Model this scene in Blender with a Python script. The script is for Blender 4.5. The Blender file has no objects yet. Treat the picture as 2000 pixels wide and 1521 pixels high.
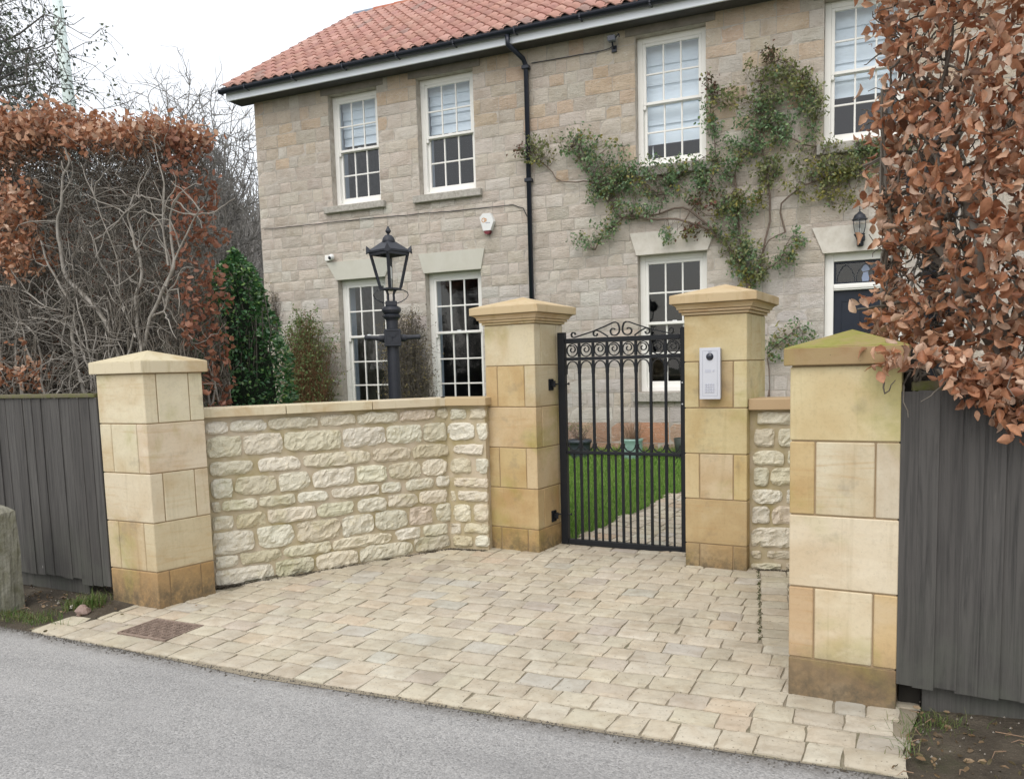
import bpy, math, random
import numpy as np
from mathutils import noise as mnoise, Vector, Matrix
random.seed(7); rng = np.random.default_rng(11)
sc = bpy.context.scene
C = sc.collection

# ------------------------------------------------------------------ camera
cam_d = bpy.data.cameras.new('camera'); cam = bpy.data.objects.new('camera', cam_d); C.objects.link(cam)
PITCH, ROLL = 0.1004, -0.0265
Fv = Vector((0, math.cos(PITCH), -math.sin(PITCH))); R0 = Vector((1, 0, 0)); U0 = R0.cross(Fv)
Rv = math.cos(ROLL) * R0 + math.sin(ROLL) * U0; Uv = -math.sin(ROLL) * R0 + math.cos(ROLL) * U0
mw = Matrix((Rv, Uv, -Fv)).transposed().to_4x4(); mw.translation = Vector((0, 0, 1.6)); cam.matrix_world = mw
cam_d.sensor_width = 36; cam_d.lens = 1580.1 * 36 / 2000
cam_d.shift_x = -23.9 / 2000; cam_d.shift_y = 119.0 / 2000
cam_d.clip_start = 0.05; cam_d.clip_end = 3000
sc.camera = cam

# ------------------------------------------------------------------ light: overcast daylight
SUN_EL, SUN_AZ = math.radians(52), math.radians(205)      # azimuth clockwise from +Y: behind the camera, to the left
world = bpy.data.worlds.new('World'); sc.world = world; world.use_nodes = True
wn = world.node_tree; wn.nodes.clear()
sky = wn.nodes.new('ShaderNodeTexSky'); sky.sky_type = 'NISHITA'; sky.sun_disc = False
sky.sun_elevation = SUN_EL; sky.sun_rotation = SUN_AZ; sky.air_density = 1.0; sky.dust_density = 3.0
bg1 = wn.nodes.new('ShaderNodeBackground'); bg1.inputs['Strength'].default_value = 0.05
wn.links.new(sky.outputs[0], bg1.inputs['Color'])
bg2 = wn.nodes.new('ShaderNodeBackground'); bg2.inputs['Color'].default_value = (1.0, 0.985, 0.955, 1); bg2.inputs['Strength'].default_value = 0.74
ads = wn.nodes.new('ShaderNodeAddShader'); wo = wn.nodes.new('ShaderNodeOutputWorld')
wtc = wn.nodes.new('ShaderNodeTexCoord'); wno = wn.nodes.new('ShaderNodeTexNoise'); wno.inputs['Scale'].default_value = 1.6; wno.inputs['Detail'].default_value = 4
wmx = wn.nodes.new('ShaderNodeMix'); wmx.data_type = 'RGBA'; wmx.inputs[6].default_value = (0.93, 0.935, 0.94, 1); wmx.inputs[7].default_value = (1.04, 1.02, 0.985, 1)
wn.links.new(wtc.outputs['Generated'], wno.inputs['Vector']); wn.links.new(wno.outputs['Fac'], wmx.inputs[0]); wn.links.new(wmx.outputs[2], bg2.inputs['Color'])
wn.links.new(bg1.outputs[0], ads.inputs[0]); wn.links.new(bg2.outputs[0], ads.inputs[1]); wn.links.new(ads.outputs[0], wo.inputs[0])
sun_d = bpy.data.lights.new('sun', 'SUN'); sun_d.energy = 0.95; sun_d.angle = math.radians(50); sun_d.color = (1.0, 0.965, 0.91)
sun = bpy.data.objects.new('sun', sun_d); C.objects.link(sun)
sdir = Vector((math.sin(SUN_AZ) * math.cos(SUN_EL), math.cos(SUN_AZ) * math.cos(SUN_EL), math.sin(SUN_EL)))
sun.rotation_euler = sdir.to_track_quat('Z', 'Y').to_euler()
sc.view_settings.view_transform = 'Standard'; sc.view_settings.look = 'None'; sc.view_settings.exposure = 0.5
sc.view_settings.gamma = 1.0; sc.view_settings.use_curve_mapping = False

# ------------------------------------------------------------------ node helpers
class G:
    def __init__(s, name):
        s.m = bpy.data.materials.new(name); s.m.use_nodes = True; s.t = s.m.node_tree; s.t.nodes.clear()
        s.out = s.t.nodes.new('ShaderNodeOutputMaterial')
    def n(s, ty, ins=None, **pr):
        x = s.t.nodes.new('ShaderNode' + ty)
        for k, v in pr.items(): setattr(x, k, v)
        for k, v in (ins or {}).items():
            if v is None: continue
            if isinstance(v, bpy.types.NodeSocket): s.t.links.new(v, x.inputs[k])
            else:
                if isinstance(v, tuple) and len(v) == 3 and x.inputs[k].type == 'RGBA': v = v + (1,)
                x.inputs[k].default_value = v
        return x
    def noise(s, vec, scale, det=4, rough=0.6, dist=0, fac=True):
        x = s.n('TexNoise', {'Vector': vec, 'Scale': scale, 'Detail': det, 'Roughness': rough, 'Distortion': dist})
        return x.outputs['Fac'] if fac else x.outputs['Color']
    def vor(s, vec, scale, feature='F1', out='Distance', rnd=1.0):
        x = s.n('TexVoronoi', {'Vector': vec, 'Scale': scale, 'Randomness': rnd}, feature=feature)
        return x.outputs[out]
    def mix(s, a, b, f, mode='MIX'):
        x = s.t.nodes.new('ShaderNodeMix'); x.data_type = 'RGBA'; x.blend_type = mode
        for i, v in ((0, f), (6, a), (7, b)):
            if isinstance(v, bpy.types.NodeSocket): s.t.links.new(v, x.inputs[i])
            else: x.inputs[i].default_value = (v + (1,)) if isinstance(v, tuple) and len(v) == 3 else v
        return x.outputs[2]
    def ma(s, op, a, b=0.0, c=0.0, clamp=False):
        x = s.t.nodes.new('ShaderNodeMath'); x.operation = op; x.use_clamp = clamp
        for i, v in enumerate((a, b, c)):
            if isinstance(v, bpy.types.NodeSocket): s.t.links.new(v, x.inputs[i])
            else: x.inputs[i].default_value = v
        return x.outputs[0]
    def mr(s, v, a, b, c=0.0, d=1.0):
        return s.n('MapRange', {'Value': v, 'From Min': a, 'From Max': b, 'To Min': c, 'To Max': d}).outputs[0]
    def vm(s, op, a, b):
        x = s.t.nodes.new('ShaderNodeVectorMath'); x.operation = op
        for i, v in enumerate((a, b)):
            if isinstance(v, bpy.types.NodeSocket): s.t.links.new(v, x.inputs[i])
            else: x.inputs[i].default_value = v
        return x.outputs[0]
    def pos(s): return s.n('NewGeometry').outputs['Position']
    def rnd(s, stuff):
        return s.n('NewGeometry').outputs['Random Per Island'] if stuff else s.n('ObjectInfo').outputs['Random']
    def piece(s, stuff):
        """tint, shifted world position, random number of this piece"""
        r = s.rnd(stuff)
        col = s.n('Attribute', attribute_name='tint').outputs['Color'] if stuff else s.n('ObjectInfo').outputs['Color']
        off = s.n('CombineXYZ', {'X': s.ma('MULTIPLY', r, 37.0), 'Y': s.ma('MULTIPLY', r, 91.0), 'Z': s.ma('MULTIPLY', r, 53.0)}).outputs[0]
        return col, s.vm('ADD', s.pos(), off), r
    def scl(s, vec, v3): return s.vm('MULTIPLY', vec, v3)
    def bsdf(s, col, rough=0.8, bump=None, bs=0.3, bd=0.01, spec=0.3, metal=0.0, **kw):
        nm = None
        if bump is not None:
            nm = s.n('Bump', {'Height': bump, 'Strength': bs, 'Distance': bd}).outputs[0]
        ins = {'Base Color': col, 'Roughness': rough, 'Specular IOR Level': spec, 'Metallic': metal, 'Normal': nm}
        ins.update(kw)
        b = s.n('BsdfPrincipled', ins)
        s.t.links.new(b.outputs[0], s.out.inputs[0]); return s.m

def both(fn):
    return (fn(False), fn(True))

def m_sandstone(st):
    g = G('sandstone' + ('_joined' if st else '')); c, p, r = g.piece(st); w = g.pos()
    cloud = g.noise(p, 2.6, 3, 0.55, 0.6); fine = g.noise(p, 55, 4, 0.7)
    bed = g.noise(g.scl(p, (1.5, 1.5, 16)), 1.4, 4, 0.6, 1.2)
    col = g.mix(c, g.mix(c, (0.62, 0.42, 0.19), 0.75, 'MULTIPLY'), g.mr(cloud, 0.45, 0.72, 0, 0.6))
    col = g.mix(col, (0.66, 0.61, 0.50), g.mr(cloud, 0.42, 0.22, 0, 0.3))
    col = g.mix(col, (0.42, 0.26, 0.11), g.ma('MULTIPLY', g.mr(bed, 0.55, 0.74, 0, 0.45), g.mr(r, 0.35, 0.75, 0, 1)))
    col = g.mix(col, (0.30, 0.29, 0.07), g.mr(g.noise(w, 1.9, 4, 0.6, 0.3), 0.54, 0.70, 0, 0.55))
    col = g.mix(col, (0.15, 0.14, 0.12), g.mr(g.noise(w, 5.1, 5, 0.65), 0.58, 0.78, 0, 0.45))
    zz = g.n('SeparateXYZ', {'Vector': w}).outputs['Z']
    col = g.mix(col, (0.10, 0.085, 0.06), g.ma('MULTIPLY', g.mr(g.ma('ADD', zz, g.ma('MULTIPLY', g.noise(w, 9, 4), 0.14)), 0.42, 0.20, 0, 0.85), g.mr(g.noise(w, 22, 5, 0.75), 0.30, 0.60, 0.25, 1)))
    col = g.mix(col, g.mix(c, (1.12, 1.15, 1.2), 1.0, 'MULTIPLY'), g.mr(g.noise(g.scl(p, (3, 3, 7)), 1.3, 4, 0.6), 0.56, 0.72, 0, 0.5))
    col = g.mix(col, (0.12, 0.10, 0.07), g.mr(g.vor(p, 34), 0.07, 0.03, 0, 0.45))
    col = g.mix(col, g.mix(col, (0.5, 0.5, 0.5), 1.0, 'MULTIPLY'), g.mr(fine, 0.5, 0.8, 0, 0.3))
    run = g.noise(g.scl(w, (16, 16, 1.1)), 1.3, 4, 0.65); col = g.mix(col, g.mix(col, (0.62, 0.60, 0.52), 1.0, 'MULTIPLY'), g.mr(run, 0.58, 0.74, 0, 0.3))
    h = g.ma('ADD', g.ma('MULTIPLY', fine, 0.5), g.noise(p, 12, 4, 0.7))
    return g.bsdf(col, 0.86, h, 0.28, 0.006)
SAND = both(m_sandstone)

def m_cap(st):
    g = G('cap_stone'); c, p, r = g.piece(False); w = g.pos()
    nz = g.n('SeparateXYZ', {'Vector': g.n('NewGeometry').outputs['Normal']}).outputs['Z']
    cloud = g.noise(p, 3.2, 4, 0.6, 0.5)
    moss = g.n('Attribute', attribute_name='moss', attribute_type='OBJECT').outputs['Fac']
    col = g.mix(c, g.mix(c, (0.66, 0.48, 0.28), 0.8, 'MULTIPLY'), g.mr(cloud, 0.5, 0.7, 0, 0.7))
    streak = g.noise(g.scl(w, (9, 9, 1.0)), 1.6, 3, 0.6)
    col = g.mix(col, (0.33, 0.25, 0.10), g.mr(streak, 0.58, 0.72, 0, 0.42))
    mm = g.ma('MULTIPLY', g.mr(g.noise(w, 7, 5, 0.7), 0.30, 0.55, 0, 1), g.ma('MULTIPLY', moss, g.mr(nz, 0.3, 0.8, 0.12, 1)))
    col = g.mix(col, g.mix((0.20, 0.20, 0.035), (0.33, 0.31, 0.10), g.noise(w, 30, 3)), mm)
    col = g.mix(col, (0.10, 0.09, 0.06), g.mr(g.vor(p, 20), 0.06, 0.03, 0, 0.6))
    return g.bsdf(col, 0.88, g.noise(p, 60, 4, 0.7), 0.25, 0.005)
CAP = m_cap(False)

def m_rubble(st):
    g = G('rubble_stone' + ('_joined' if st else '')); c, p, r = g.piece(st); w = g.pos()
    big = g.noise(p, 7, 5, 0.65, 0.8); fine = g.noise(p, 60, 5, 0.7)
    col = g.mix(c, g.mix(c, (0.78, 0.72, 0.62), 1.0, 'MULTIPLY'), g.mr(big, 0.5, 0.75, 0, 0.6))
    col = g.mix(col, (0.46, 0.38, 0.18), g.mr(g.noise(p, 11, 4, 0.7), 0.55, 0.75, 0, 0.45))
    col = g.mix(col, (0.22, 0.17, 0.11), g.mr(g.noise(p, 13, 5, 0.75, 0.5), 0.70, 0.8, 0, 0.6))
    col = g.mix(col, (0.26, 0.27, 0.08), g.mr(g.noise(w, 2.6, 4, 0.6), 0.56, 0.72, 0, 0.4))
    rid = g.ma('ABSOLUTE', g.ma('SUBTRACT', g.noise(p, 17, 5, 0.6, 1.2), 0.5))
    h = g.ma('ADD', g.ma('MULTIPLY', rid, 3.0), g.ma('MULTIPLY', fine, 0.7))
    return g.bsdf(col, 0.9, h, 0.6, 0.016)
RUB = both(m_rubble)

def m_ashlar(st):
    g = G('ashlar_stone' + ('_joined' if st else '')); c, p, r = g.piece(st); w = g.pos()
    big = g.noise(p, 4, 4, 0.6, 0.5); fine = g.noise(p, 38, 5, 0.72)
    tool = g.noise(g.scl(g.vm('ADD', p, (0, 0, 0)), (6, 6, 20)), 2.2, 5, 0.7, 1.5)
    col = g.mix(c, g.mix(c, (0.70, 0.64, 0.58), 1.0, 'MULTIPLY'), g.mr(big, 0.45, 0.75, 0, 0.7))
    col = g.mix(col, (0.58, 0.56, 0.51), g.mr(g.noise(p, 15, 5, 0.75, 0.7), 0.57, 0.68, 0, 0.5))
    col = g.mix(col, (0.10, 0.09, 0.075), g.mr(g.noise(p, 22, 5, 0.75, 1.0), 0.67, 0.76, 0, 0.65))
    col = g.mix(col, (0.24, 0.215, 0.185), g.mr(g.noise(w, 1.1, 5, 0.65), 0.54, 0.78, 0, 0.3))
    pk = g.noise(g.scl(p, (14, 14, 34)), 1.5, 4, 0.75, 1.2)
    col = g.mix(col, (0.62, 0.60, 0.56), g.mr(pk, 0.57, 0.64, 0, 0.55)); col = g.mix(col, (0.17, 0.15, 0.13), g.mr(pk, 0.42, 0.33, 0, 0.38))
    h = g.ma('ADD', g.ma('ADD', g.ma('MULTIPLY', tool, 1.3), g.ma('MULTIPLY', pk, 1.5)), g.ma('MULTIPLY', fine, 0.8))
    return g.bsdf(col, 0.92, h, 0.75, 0.018)
ASH = both(m_ashlar)

def m_sett(st):
    g = G('sett_stone' + ('_joined' if st else '')); c, p, r = g.piece(st); w = g.pos()
    big = g.noise(p, 9, 4, 0.6, 0.6); fine = g.noise(p, 90, 4, 0.7)
    lam = g.noise(g.scl(p, (9, 22, 9)), 0.8, 5, 0.6, 1.6)
    col = g.mix(c, g.mix(c, (0.72, 0.64, 0.56), 1.0, 'MULTIPLY'), g.mr(big, 0.42, 0.72, 0, 0.6))
    col = g.mix(col, g.mix(c, (1.25, 1.2, 1.1), 1.0, 'MULTIPLY'), g.mr(lam, 0.6, 0.66, 0, 0.3))
    col = g.mix(col, (0.10, 0.08, 0.06), g.mr(g.vor(p, 30), 0.13, 0.08, 0, 0.7)); col = g.mix(col, (0.22, 0.185, 0.135), g.mr(g.noise(p, 40, 5, 0.85), 0.54, 0.68, 0, 0.55))
    col = g.mix(col, (0.22, 0.19, 0.14), g.mr(g.noise(w, 3.1, 6, 0.7), 0.46, 0.72, 0, 0.42)); col = g.mix(col, (0.28, 0.255, 0.21), g.mr(g.noise(w, 0.9, 4, 0.6), 0.5, 0.68, 0, 0.35))
    h = g.ma('ADD', g.ma('MULTIPLY', lam, 0.9), g.ma('MULTIPLY', fine, 0.35))
    return g.bsdf(col, 0.8, h, 0.4, 0.008, spec=0.35)
SETT = both(m_sett)

def m_tile(st):
    g = G('roof_tile' + ('_joined' if st else '')); c, p, r = g.piece(st); w = g.pos()
    col = g.mix(c, g.mix(c, (0.6, 0.55, 0.55), 1.0, 'MULTIPLY'), g.mr(g.noise(p, 10, 5, 0.7), 0.45, 0.75, 0, 0.7))
    col = g.mix(col, (0.45, 0.36, 0.30), g.mr(g.noise(w, 3, 5, 0.7), 0.55, 0.75, 0, 0.35))
    return g.bsdf(col, 0.8, g.noise(p, 70, 3), 0.2, 0.004)
TILE = both(m_tile)

def simple(name, col, rough=0.6, scale=20.0, amt=0.25, bs=0.1, bd=0.004, dark=(0.5, 0.5, 0.5), spec=0.4, metal=0.0, stretch=(1, 1, 1)):
    g = G(name); p = g.scl(g.pos(), stretch); n1 = g.noise(p, scale, 5, 0.65)
    c = g.mix(col, g.mix(col, dark, 1.0, 'MULTIPLY'), g.mr(n1, 0.4, 0.75, 0, amt * 2))
    return g.bsdf(c, rough, g.noise(p, scale * 3, 4), bs, bd, spec, metal)
MORTAR_SAND = simple('pillar_mortar', (0.34, 0.25, 0.15), 0.95, 12, 0.3, 0.4)
MORTAR_RUB = simple('rubble_mortar', (0.50, 0.43, 0.33), 0.95, 3.2, 0.5, 0.5, 0.006, (0.62, 0.60, 0.34))
MORTAR_HOUSE = simple('house_mortar', (0.50, 0.46, 0.41), 0.95, 9, 0.45, 0.5, 0.006, (0.55, 0.52, 0.48))
def m_bed():
    g = G('sett_bedding'); p = g.pos()
    c = g.mix((0.33, 0.29, 0.22), (0.19, 0.165, 0.125), g.noise(p, 40, 4, 0.7))
    mk = g.ma('MULTIPLY', g.mr(g.noise(p, 1.3, 3, 0.6), 0.5, 0.62, 0, 1), g.mr(g.noise(p, 14, 4), 0.4, 0.6, 0, 0.9))
    c = g.mix(c, (0.09, 0.10, 0.04), g.ma('MULTIPLY', mk, 0.6))
    return g.bsdf(c, 0.95, g.noise(p, 150, 4), 0.6, 0.004)
BED = m_bed()
IRON = simple('black_iron_paint', (0.010, 0.012, 0.016), 0.45, 30, 0.3, 0.15, 0.002, (0.6, 0.6, 0.6), 0.3)
LAMP_IRON = simple('lamp_iron_paint', (0.028, 0.032, 0.042), 0.5, 22, 0.3, 0.25, 0.003, (0.6, 0.6, 0.6), 0.4)
PLASTIC = simple('black_plastic', (0.018, 0.022, 0.035), 0.35, 8, 0.2, 0.05, 0.002)
WHITE = simple('cream_window_paint', (0.84, 0.835, 0.80), 0.5, 5, 0.1, 0.05, 0.002, (0.85, 0.84, 0.78))
FASCIA = simple('white_fascia_board', (0.80, 0.84, 0.90), 0.45, 3, 0.1, 0.03, 0.002, (0.9, 0.9, 0.9))
SILL = simple('sill_stone', (0.44, 0.42, 0.38), 0.9, 26, 0.4, 0.5, 0.006, (0.45, 0.42, 0.38))
LINT_G = simple('lintel_grey_green', (0.55, 0.54, 0.475), 0.85, 4, 0.22, 0.2, 0.004, (0.8, 0.78, 0.72))
LINT_W = simple('lintel_pale_stone', (0.64, 0.61, 0.55), 0.9, 9, 0.3, 0.4, 0.008, (0.7, 0.66, 0.6))
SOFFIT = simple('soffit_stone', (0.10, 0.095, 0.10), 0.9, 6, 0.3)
DARKROOM = simple('dark_room_wall', (0.035, 0.037, 0.045), 0.9, 2, 0.2)  # near-black wall colour carries the gloom of the unlit rooms
ROOMWHITE = simple('shutter_paint', (0.66, 0.72, 0.80), 0.6, 3, 0.1)
BLIND = simple('blind_cloth', (0.86, 0.92, 0.97), 0.9, 3, 0.12, 0.2, 0.01, (0.8, 0.83, 0.86), stretch=(1, 1, 8))
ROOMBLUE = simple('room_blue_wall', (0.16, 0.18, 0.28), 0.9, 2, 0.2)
DOOR = simple('door_paint', (0.012, 0.018, 0.032), 0.4, 6, 0.2, 0.05, 0.002)
CONCRETE = simple('concrete', (0.24, 0.235, 0.19), 0.95, 14, 0.5, 0.7, 0.012, (0.55, 0.55, 0.42))
SILVER = simple('intercom_paint', (0.60, 0.62, 0.68), 0.35, 10, 0.06, 0.02, 0.001, (0.9, 0.9, 0.9), 0.5, 0.25)
SILVER2 = simple('intercom_inset', (0.52, 0.54, 0.62), 0.35, 10, 0.06, 0.02, 0.001, (0.9, 0.9, 0.9), 0.5, 0.25)
CAMWHITE = simple('white_plastic', (0.75, 0.76, 0.75), 0.4, 8, 0.06)
RED = simple('red_plastic', (0.17, 0.02, 0.03), 0.35, 8, 0.1)
ORANGE = simple('logo_orange', (0.60, 0.33, 0.16), 0.6, 8, 0.1)
NAVY = simple('logo_navy', (0.05, 0.07, 0.2), 0.6, 8, 0.1)
TEAL = simple('teal_glaze', (0.27, 0.42, 0.37), 0.3, 8, 0.15, 0.1, 0.003, (0.75, 0.8, 0.78))
PLANTER = simple('planter_plastic', (0.05, 0.062, 0.075), 0.5, 9, 0.2)
PLANTER_G = simple('dark_green_pot', (0.045, 0.055, 0.045), 0.5, 9, 0.2)
SOIL = simple('soil', (0.045, 0.033, 0.024), 0.98, 30, 0.4, 0.8, 0.01)
ROCK = simple('pebble_stone', (0.30, 0.22, 0.19), 0.9, 18, 0.4, 0.6, 0.01)
PALE_PEB = simple('pale_pebble', (0.50, 0.48, 0.42), 0.9, 18, 0.3, 0.4, 0.005)
RUST = simple('rusty_cast_iron', (0.28, 0.215, 0.175), 0.8, 40, 0.45, 0.5, 0.003, (0.45, 0.42, 0.4))
POLE_M = simple('pale_pole_paint', (0.62, 0.72, 0.70), 0.5, 2, 0.08)
LEAD = simple('lead_ridge', (0.20, 0.24, 0.30), 0.6, 10, 0.2)
BARK_L = simple('grey_beech_bark', (0.30, 0.28, 0.25), 0.9, 18, 0.45, 0.4, 0.004, (0.45, 0.42, 0.36))
BARK_D = simple('brown_twig_bark', (0.15, 0.135, 0.115), 0.92, 18, 0.4, 0.4, 0.004, (0.55, 0.5, 0.42))
BARK_R = simple('reddish_twigs', (0.21, 0.115, 0.06), 0.9, 18, 0.4, 0.4, 0.004, (0.5, 0.46, 0.4))
BARK_ROSE = simple('rose_stem_bark', (0.19, 0.145, 0.115), 0.9, 20, 0.4, 0.4, 0.004)
BARK_FAR = simple('distant_bark', (0.22, 0.21, 0.20), 0.95, 2, 0.4, 0.2, 0.01, (0.6, 0.6, 0.5))
STRAW = simple('dried_stems', (0.30, 0.20, 0.13), 0.9, 20, 0.4)

def m_wood():
    g = G('dark_stained_boards'); p = g.pos(); r = g.rnd(False)
    off = g.n('CombineXYZ', {'X': g.ma('MULTIPLY', r, 31.0), 'Z': g.ma('MULTIPLY', r, 7.0)}).outputs[0]
    q = g.scl(g.vm('ADD', p, off), (30, 30, 1.2)); n1 = g.noise(q, 1.6, 5, 0.7, 0.6)
    base = g.mix((0.070, 0.066, 0.062), (0.100, 0.096, 0.090), r)
    c = g.mix(base, (0.032, 0.031, 0.030), g.mr(n1, 0.42, 0.68, 0, 0.8))
    c = g.mix(c, (0.19, 0.18, 0.16), g.mr(g.noise(g.scl(p, (45, 45, 1.6)), 1.0, 5, 0.75), 0.63, 0.74, 0, 0.45))
    z = g.n('SeparateXYZ', {'Vector': p}).outputs['Z']
    c = g.mix(c, (0.085, 0.09, 0.075), g.ma('MULTIPLY', g.mr(z, 0.75, 0.2, 0, 0.7), g.mr(g.noise(p, 6, 4), 0.35, 0.65, 0, 1)))
    c = g.mix(c, (0.35, 0.34, 0.32), g.mr(g.vor(g.scl(p, (1, 1, 0.5)), 7), 0.045, 0.03, 0, 0.7))
    return g.bsdf(c, 0.75, n1, 0.4, 0.004, spec=0.3)
WOOD = m_wood()
MOSSRAIL = simple('mossy_rail', (0.13, 0.115, 0.075), 0.95, 20, 0.5, 0.5, 0.006, (0.8, 1.0, 0.35))

def m_asphalt():
    g = G('asphalt'); p = g.pos()
    ag = g.vor(p, 130, out='Color'); agd = g.vor(p, 130)
    v = g.n('SeparateColor', {'Color': ag}).outputs[0]
    base = g.mix((0.285, 0.283, 0.278), (0.47, 0.465, 0.455), g.mr(v, 0.5, 1.0, 0, 0.6))
    base = g.mix(base, (0.15, 0.15, 0.15), g.mr(v, 0.22, 0.0, 0, 0.7))
    base = g.mix(base, (0.20, 0.20, 0.20), g.mr(g.noise(p, 0.9, 4, 0.6, 0.5), 0.5, 0.75, 0, 0.35))
    base = g.mix(base, (0.36, 0.355, 0.35), g.mr(g.noise(p, 2.3, 5, 0.6), 0.5, 0.75, 0, 0.35))
    sp = g.n('SeparateXYZ', {'Vector': p}); al_ = g.ma('ADD', g.ma('MULTIPLY', sp.outputs[0], 0.907), g.ma('MULTIPLY', sp.outputs[1], -0.42)); ac_ = g.ma('ADD', g.ma('MULTIPLY', sp.outputs[0], 0.42), g.ma('MULTIPLY', sp.outputs[1], 0.907))
    tr = g.noise(g.n('CombineXYZ', {'X': g.ma('MULTIPLY', al_, 0.35), 'Y': g.ma('MULTIPLY', ac_, 3.2)}).outputs[0], 1.0, 4, 0.6, 0.4)
    base = g.mix(base, (0.40, 0.395, 0.385), g.mr(tr, 0.52, 0.72, 0, 0.4)); base = g.mix(base, (0.19, 0.19, 0.19), g.mr(tr, 0.46, 0.28, 0, 0.4))
    e = g.n('Attribute', attribute_name='edge').outputs['Fac']
    em = g.ma('MULTIPLY', e, g.mr(g.noise(p, 16, 5, 0.7), 0.25, 0.55, 0, 1), clamp=True)
    base = g.mix(base, g.mix((0.085, 0.078, 0.066), (0.17, 0.16, 0.145), g.noise(p, 90, 3)), em)
    st = g.mr(g.n('VectorMath', {0: g.vm('ADD', p, g.scl(g.noise(p, 30, 3, 0.6, 0, False), (0.05, 0.05, 0))), 1: (-0.02, 2.78, 0)}, operation='DISTANCE').outputs['Value'], 0.05, 0.03, 0, 0.7)
    base = g.mix(base, (0.09, 0.09, 0.09), st)
    h = g.ma('SUBTRACT', g.noise(p, 60, 3), agd)
    return g.bsdf(base, 0.85, h, 0.6, 0.004, spec=0.3)
ASPHALT = m_asphalt()
def m_earth():
    g = G('bare_earth'); p = g.pos()
    n1 = g.noise(p, 5, 6, 0.7); c = g.mix((0.060, 0.049, 0.036), (0.125, 0.105, 0.078), g.mr(n1, 0.35, 0.7))
    c = g.mix(c, (0.05, 0.062, 0.024), g.mr(g.noise(p, 2.1, 5, 0.65), 0.56, 0.68, 0, 0.7))
    c = g.mix(c, (0.19, 0.165, 0.13), g.mr(g.vor(p, 46), 0.14, 0.08, 0, 0.6))
    return g.bsdf(c, 0.95, g.ma('ADD', n1, g.noise(p, 45, 5, 0.75)), 0.9, 0.02)
EARTH = m_earth()
def m_lawn():
    g = G('lawn_soil'); p = g.pos()
    c = g.mix((0.040, 0.105, 0.014), (0.070, 0.155, 0.022), g.noise(p, 6, 5, 0.7))
    return g.bsdf(c, 0.95, g.noise(p, 60, 4, 0.75), 0.9, 0.02)
LAWN = m_lawn()
def m_far():
    g = G('distant_ground'); p = g.pos()
    c = g.mix((0.06, 0.075, 0.035), (0.10, 0.09, 0.05), g.noise(p, 0.3, 5, 0.7))
    return g.bsdf(c, 0.95, g.noise(p, 5, 4), 0.5, 0.05)
FARG = m_far()

def m_leaf(name, cols, trans=0.35, rough=0.5, st=True, spec=0.4):
    g = G(name); gi = g.n('NewGeometry'); r = gi.outputs['Random Per Island'] if st else g.n('ObjectInfo').outputs['Random']
    cr = g.n('ValToRGB', {'Fac': r}); e = cr.color_ramp
    e.elements[0].color = cols[0] + (1,); e.elements[1].color = cols[-1] + (1,)
    for i in range(1, len(cols) - 1): e.elements.new(i / (len(cols) - 1)).color = cols[i] + (1,)
    p = g.pos(); c = g.mix(cr.outputs[0], g.mix(cr.outputs[0], (0.6, 0.55, 0.5), 1.0, 'MULTIPLY'), g.mr(g.noise(p, 60, 3), 0.4, 0.7, 0, 0.6))
    b = g.n('BsdfPrincipled', {'Base Color': c, 'Roughness': rough, 'Specular IOR Level': spec, 'Normal': g.n('Bump', {'Height': g.noise(p, 90, 2), 'Strength': 0.3, 'Distance': 0.003}).outputs[0]})
    t = g.n('BsdfTranslucent', {'Color': c}); mx = g.n('MixShader', {0: trans, 1: b.outputs[0], 2: t.outputs[0]})
    g.t.links.new(mx.outputs[0], g.out.inputs[0]); return g.m
BEECH_C = [(0.36, 0.155, 0.08), (0.52, 0.26, 0.145), (0.66, 0.42, 0.28), (0.41, 0.175, 0.09), (0.30, 0.13, 0.075), (0.76, 0.56, 0.42), (0.20, 0.10, 0.065)]
BEECH = m_leaf('beech_leaf', BEECH_C, 0.3, 0.45); BEECH_O = m_leaf('beech_leaf_single', BEECH_C, 0.3, 0.45, False)
BEECH_R = m_leaf('beech_leaf_red', [(0.25, 0.105, 0.065), (0.36, 0.165, 0.10), (0.28, 0.12, 0.08), (0.44, 0.24, 0.16)], 0.3, 0.5)
LAUREL = m_leaf('laurel_leaf', [(0.035, 0.11, 0.04), (0.065, 0.17, 0.06), (0.10, 0.23, 0.075), (0.045, 0.13, 0.065), (0.25, 0.40, 0.11)], 0.15, 0.3, True, 0.6)
ROSE0 = m_leaf('rose_leaf_green', [(0.13, 0.22, 0.11), (0.19, 0.30, 0.15), (0.25, 0.36, 0.17), (0.13, 0.22, 0.14)], 0.3)
ROSE1 = m_leaf('rose_leaf_olive', [(0.20, 0.24, 0.10), (0.29, 0.31, 0.14), (0.16, 0.22, 0.10), (0.35, 0.34, 0.14)], 0.3)
ROSE2 = m_leaf('rose_leaf_yellow', [(0.32, 0.29, 0.07), (0.19, 0.22, 0.07), (0.42, 0.36, 0.10), (0.15, 0.19, 0.07)], 0.3)
ROSE3 = m_leaf('rose_leaf_red', [(0.16, 0.05, 0.04), (0.12, 0.09, 0.05), (0.10, 0.11, 0.05), (0.20, 0.07, 0.05)], 0.3)
SHRUBL = m_leaf('shrub_leaf', [(0.15, 0.25, 0.08), (0.22, 0.32, 0.12), (0.13, 0.19, 0.08), (0.28, 0.27, 0.12)], 0.3)
DEADL = m_leaf('dead_leaf', [(0.16, 0.13, 0.08), (0.12, 0.10, 0.065), (0.30, 0.25, 0.10), (0.09, 0.08, 0.055)], 0.3)
EVERG = m_leaf('far_evergreen_leaf', [(0.11, 0.14, 0.10), (0.15, 0.18, 0.12), (0.09, 0.12, 0.10)], 0.2)
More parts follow.
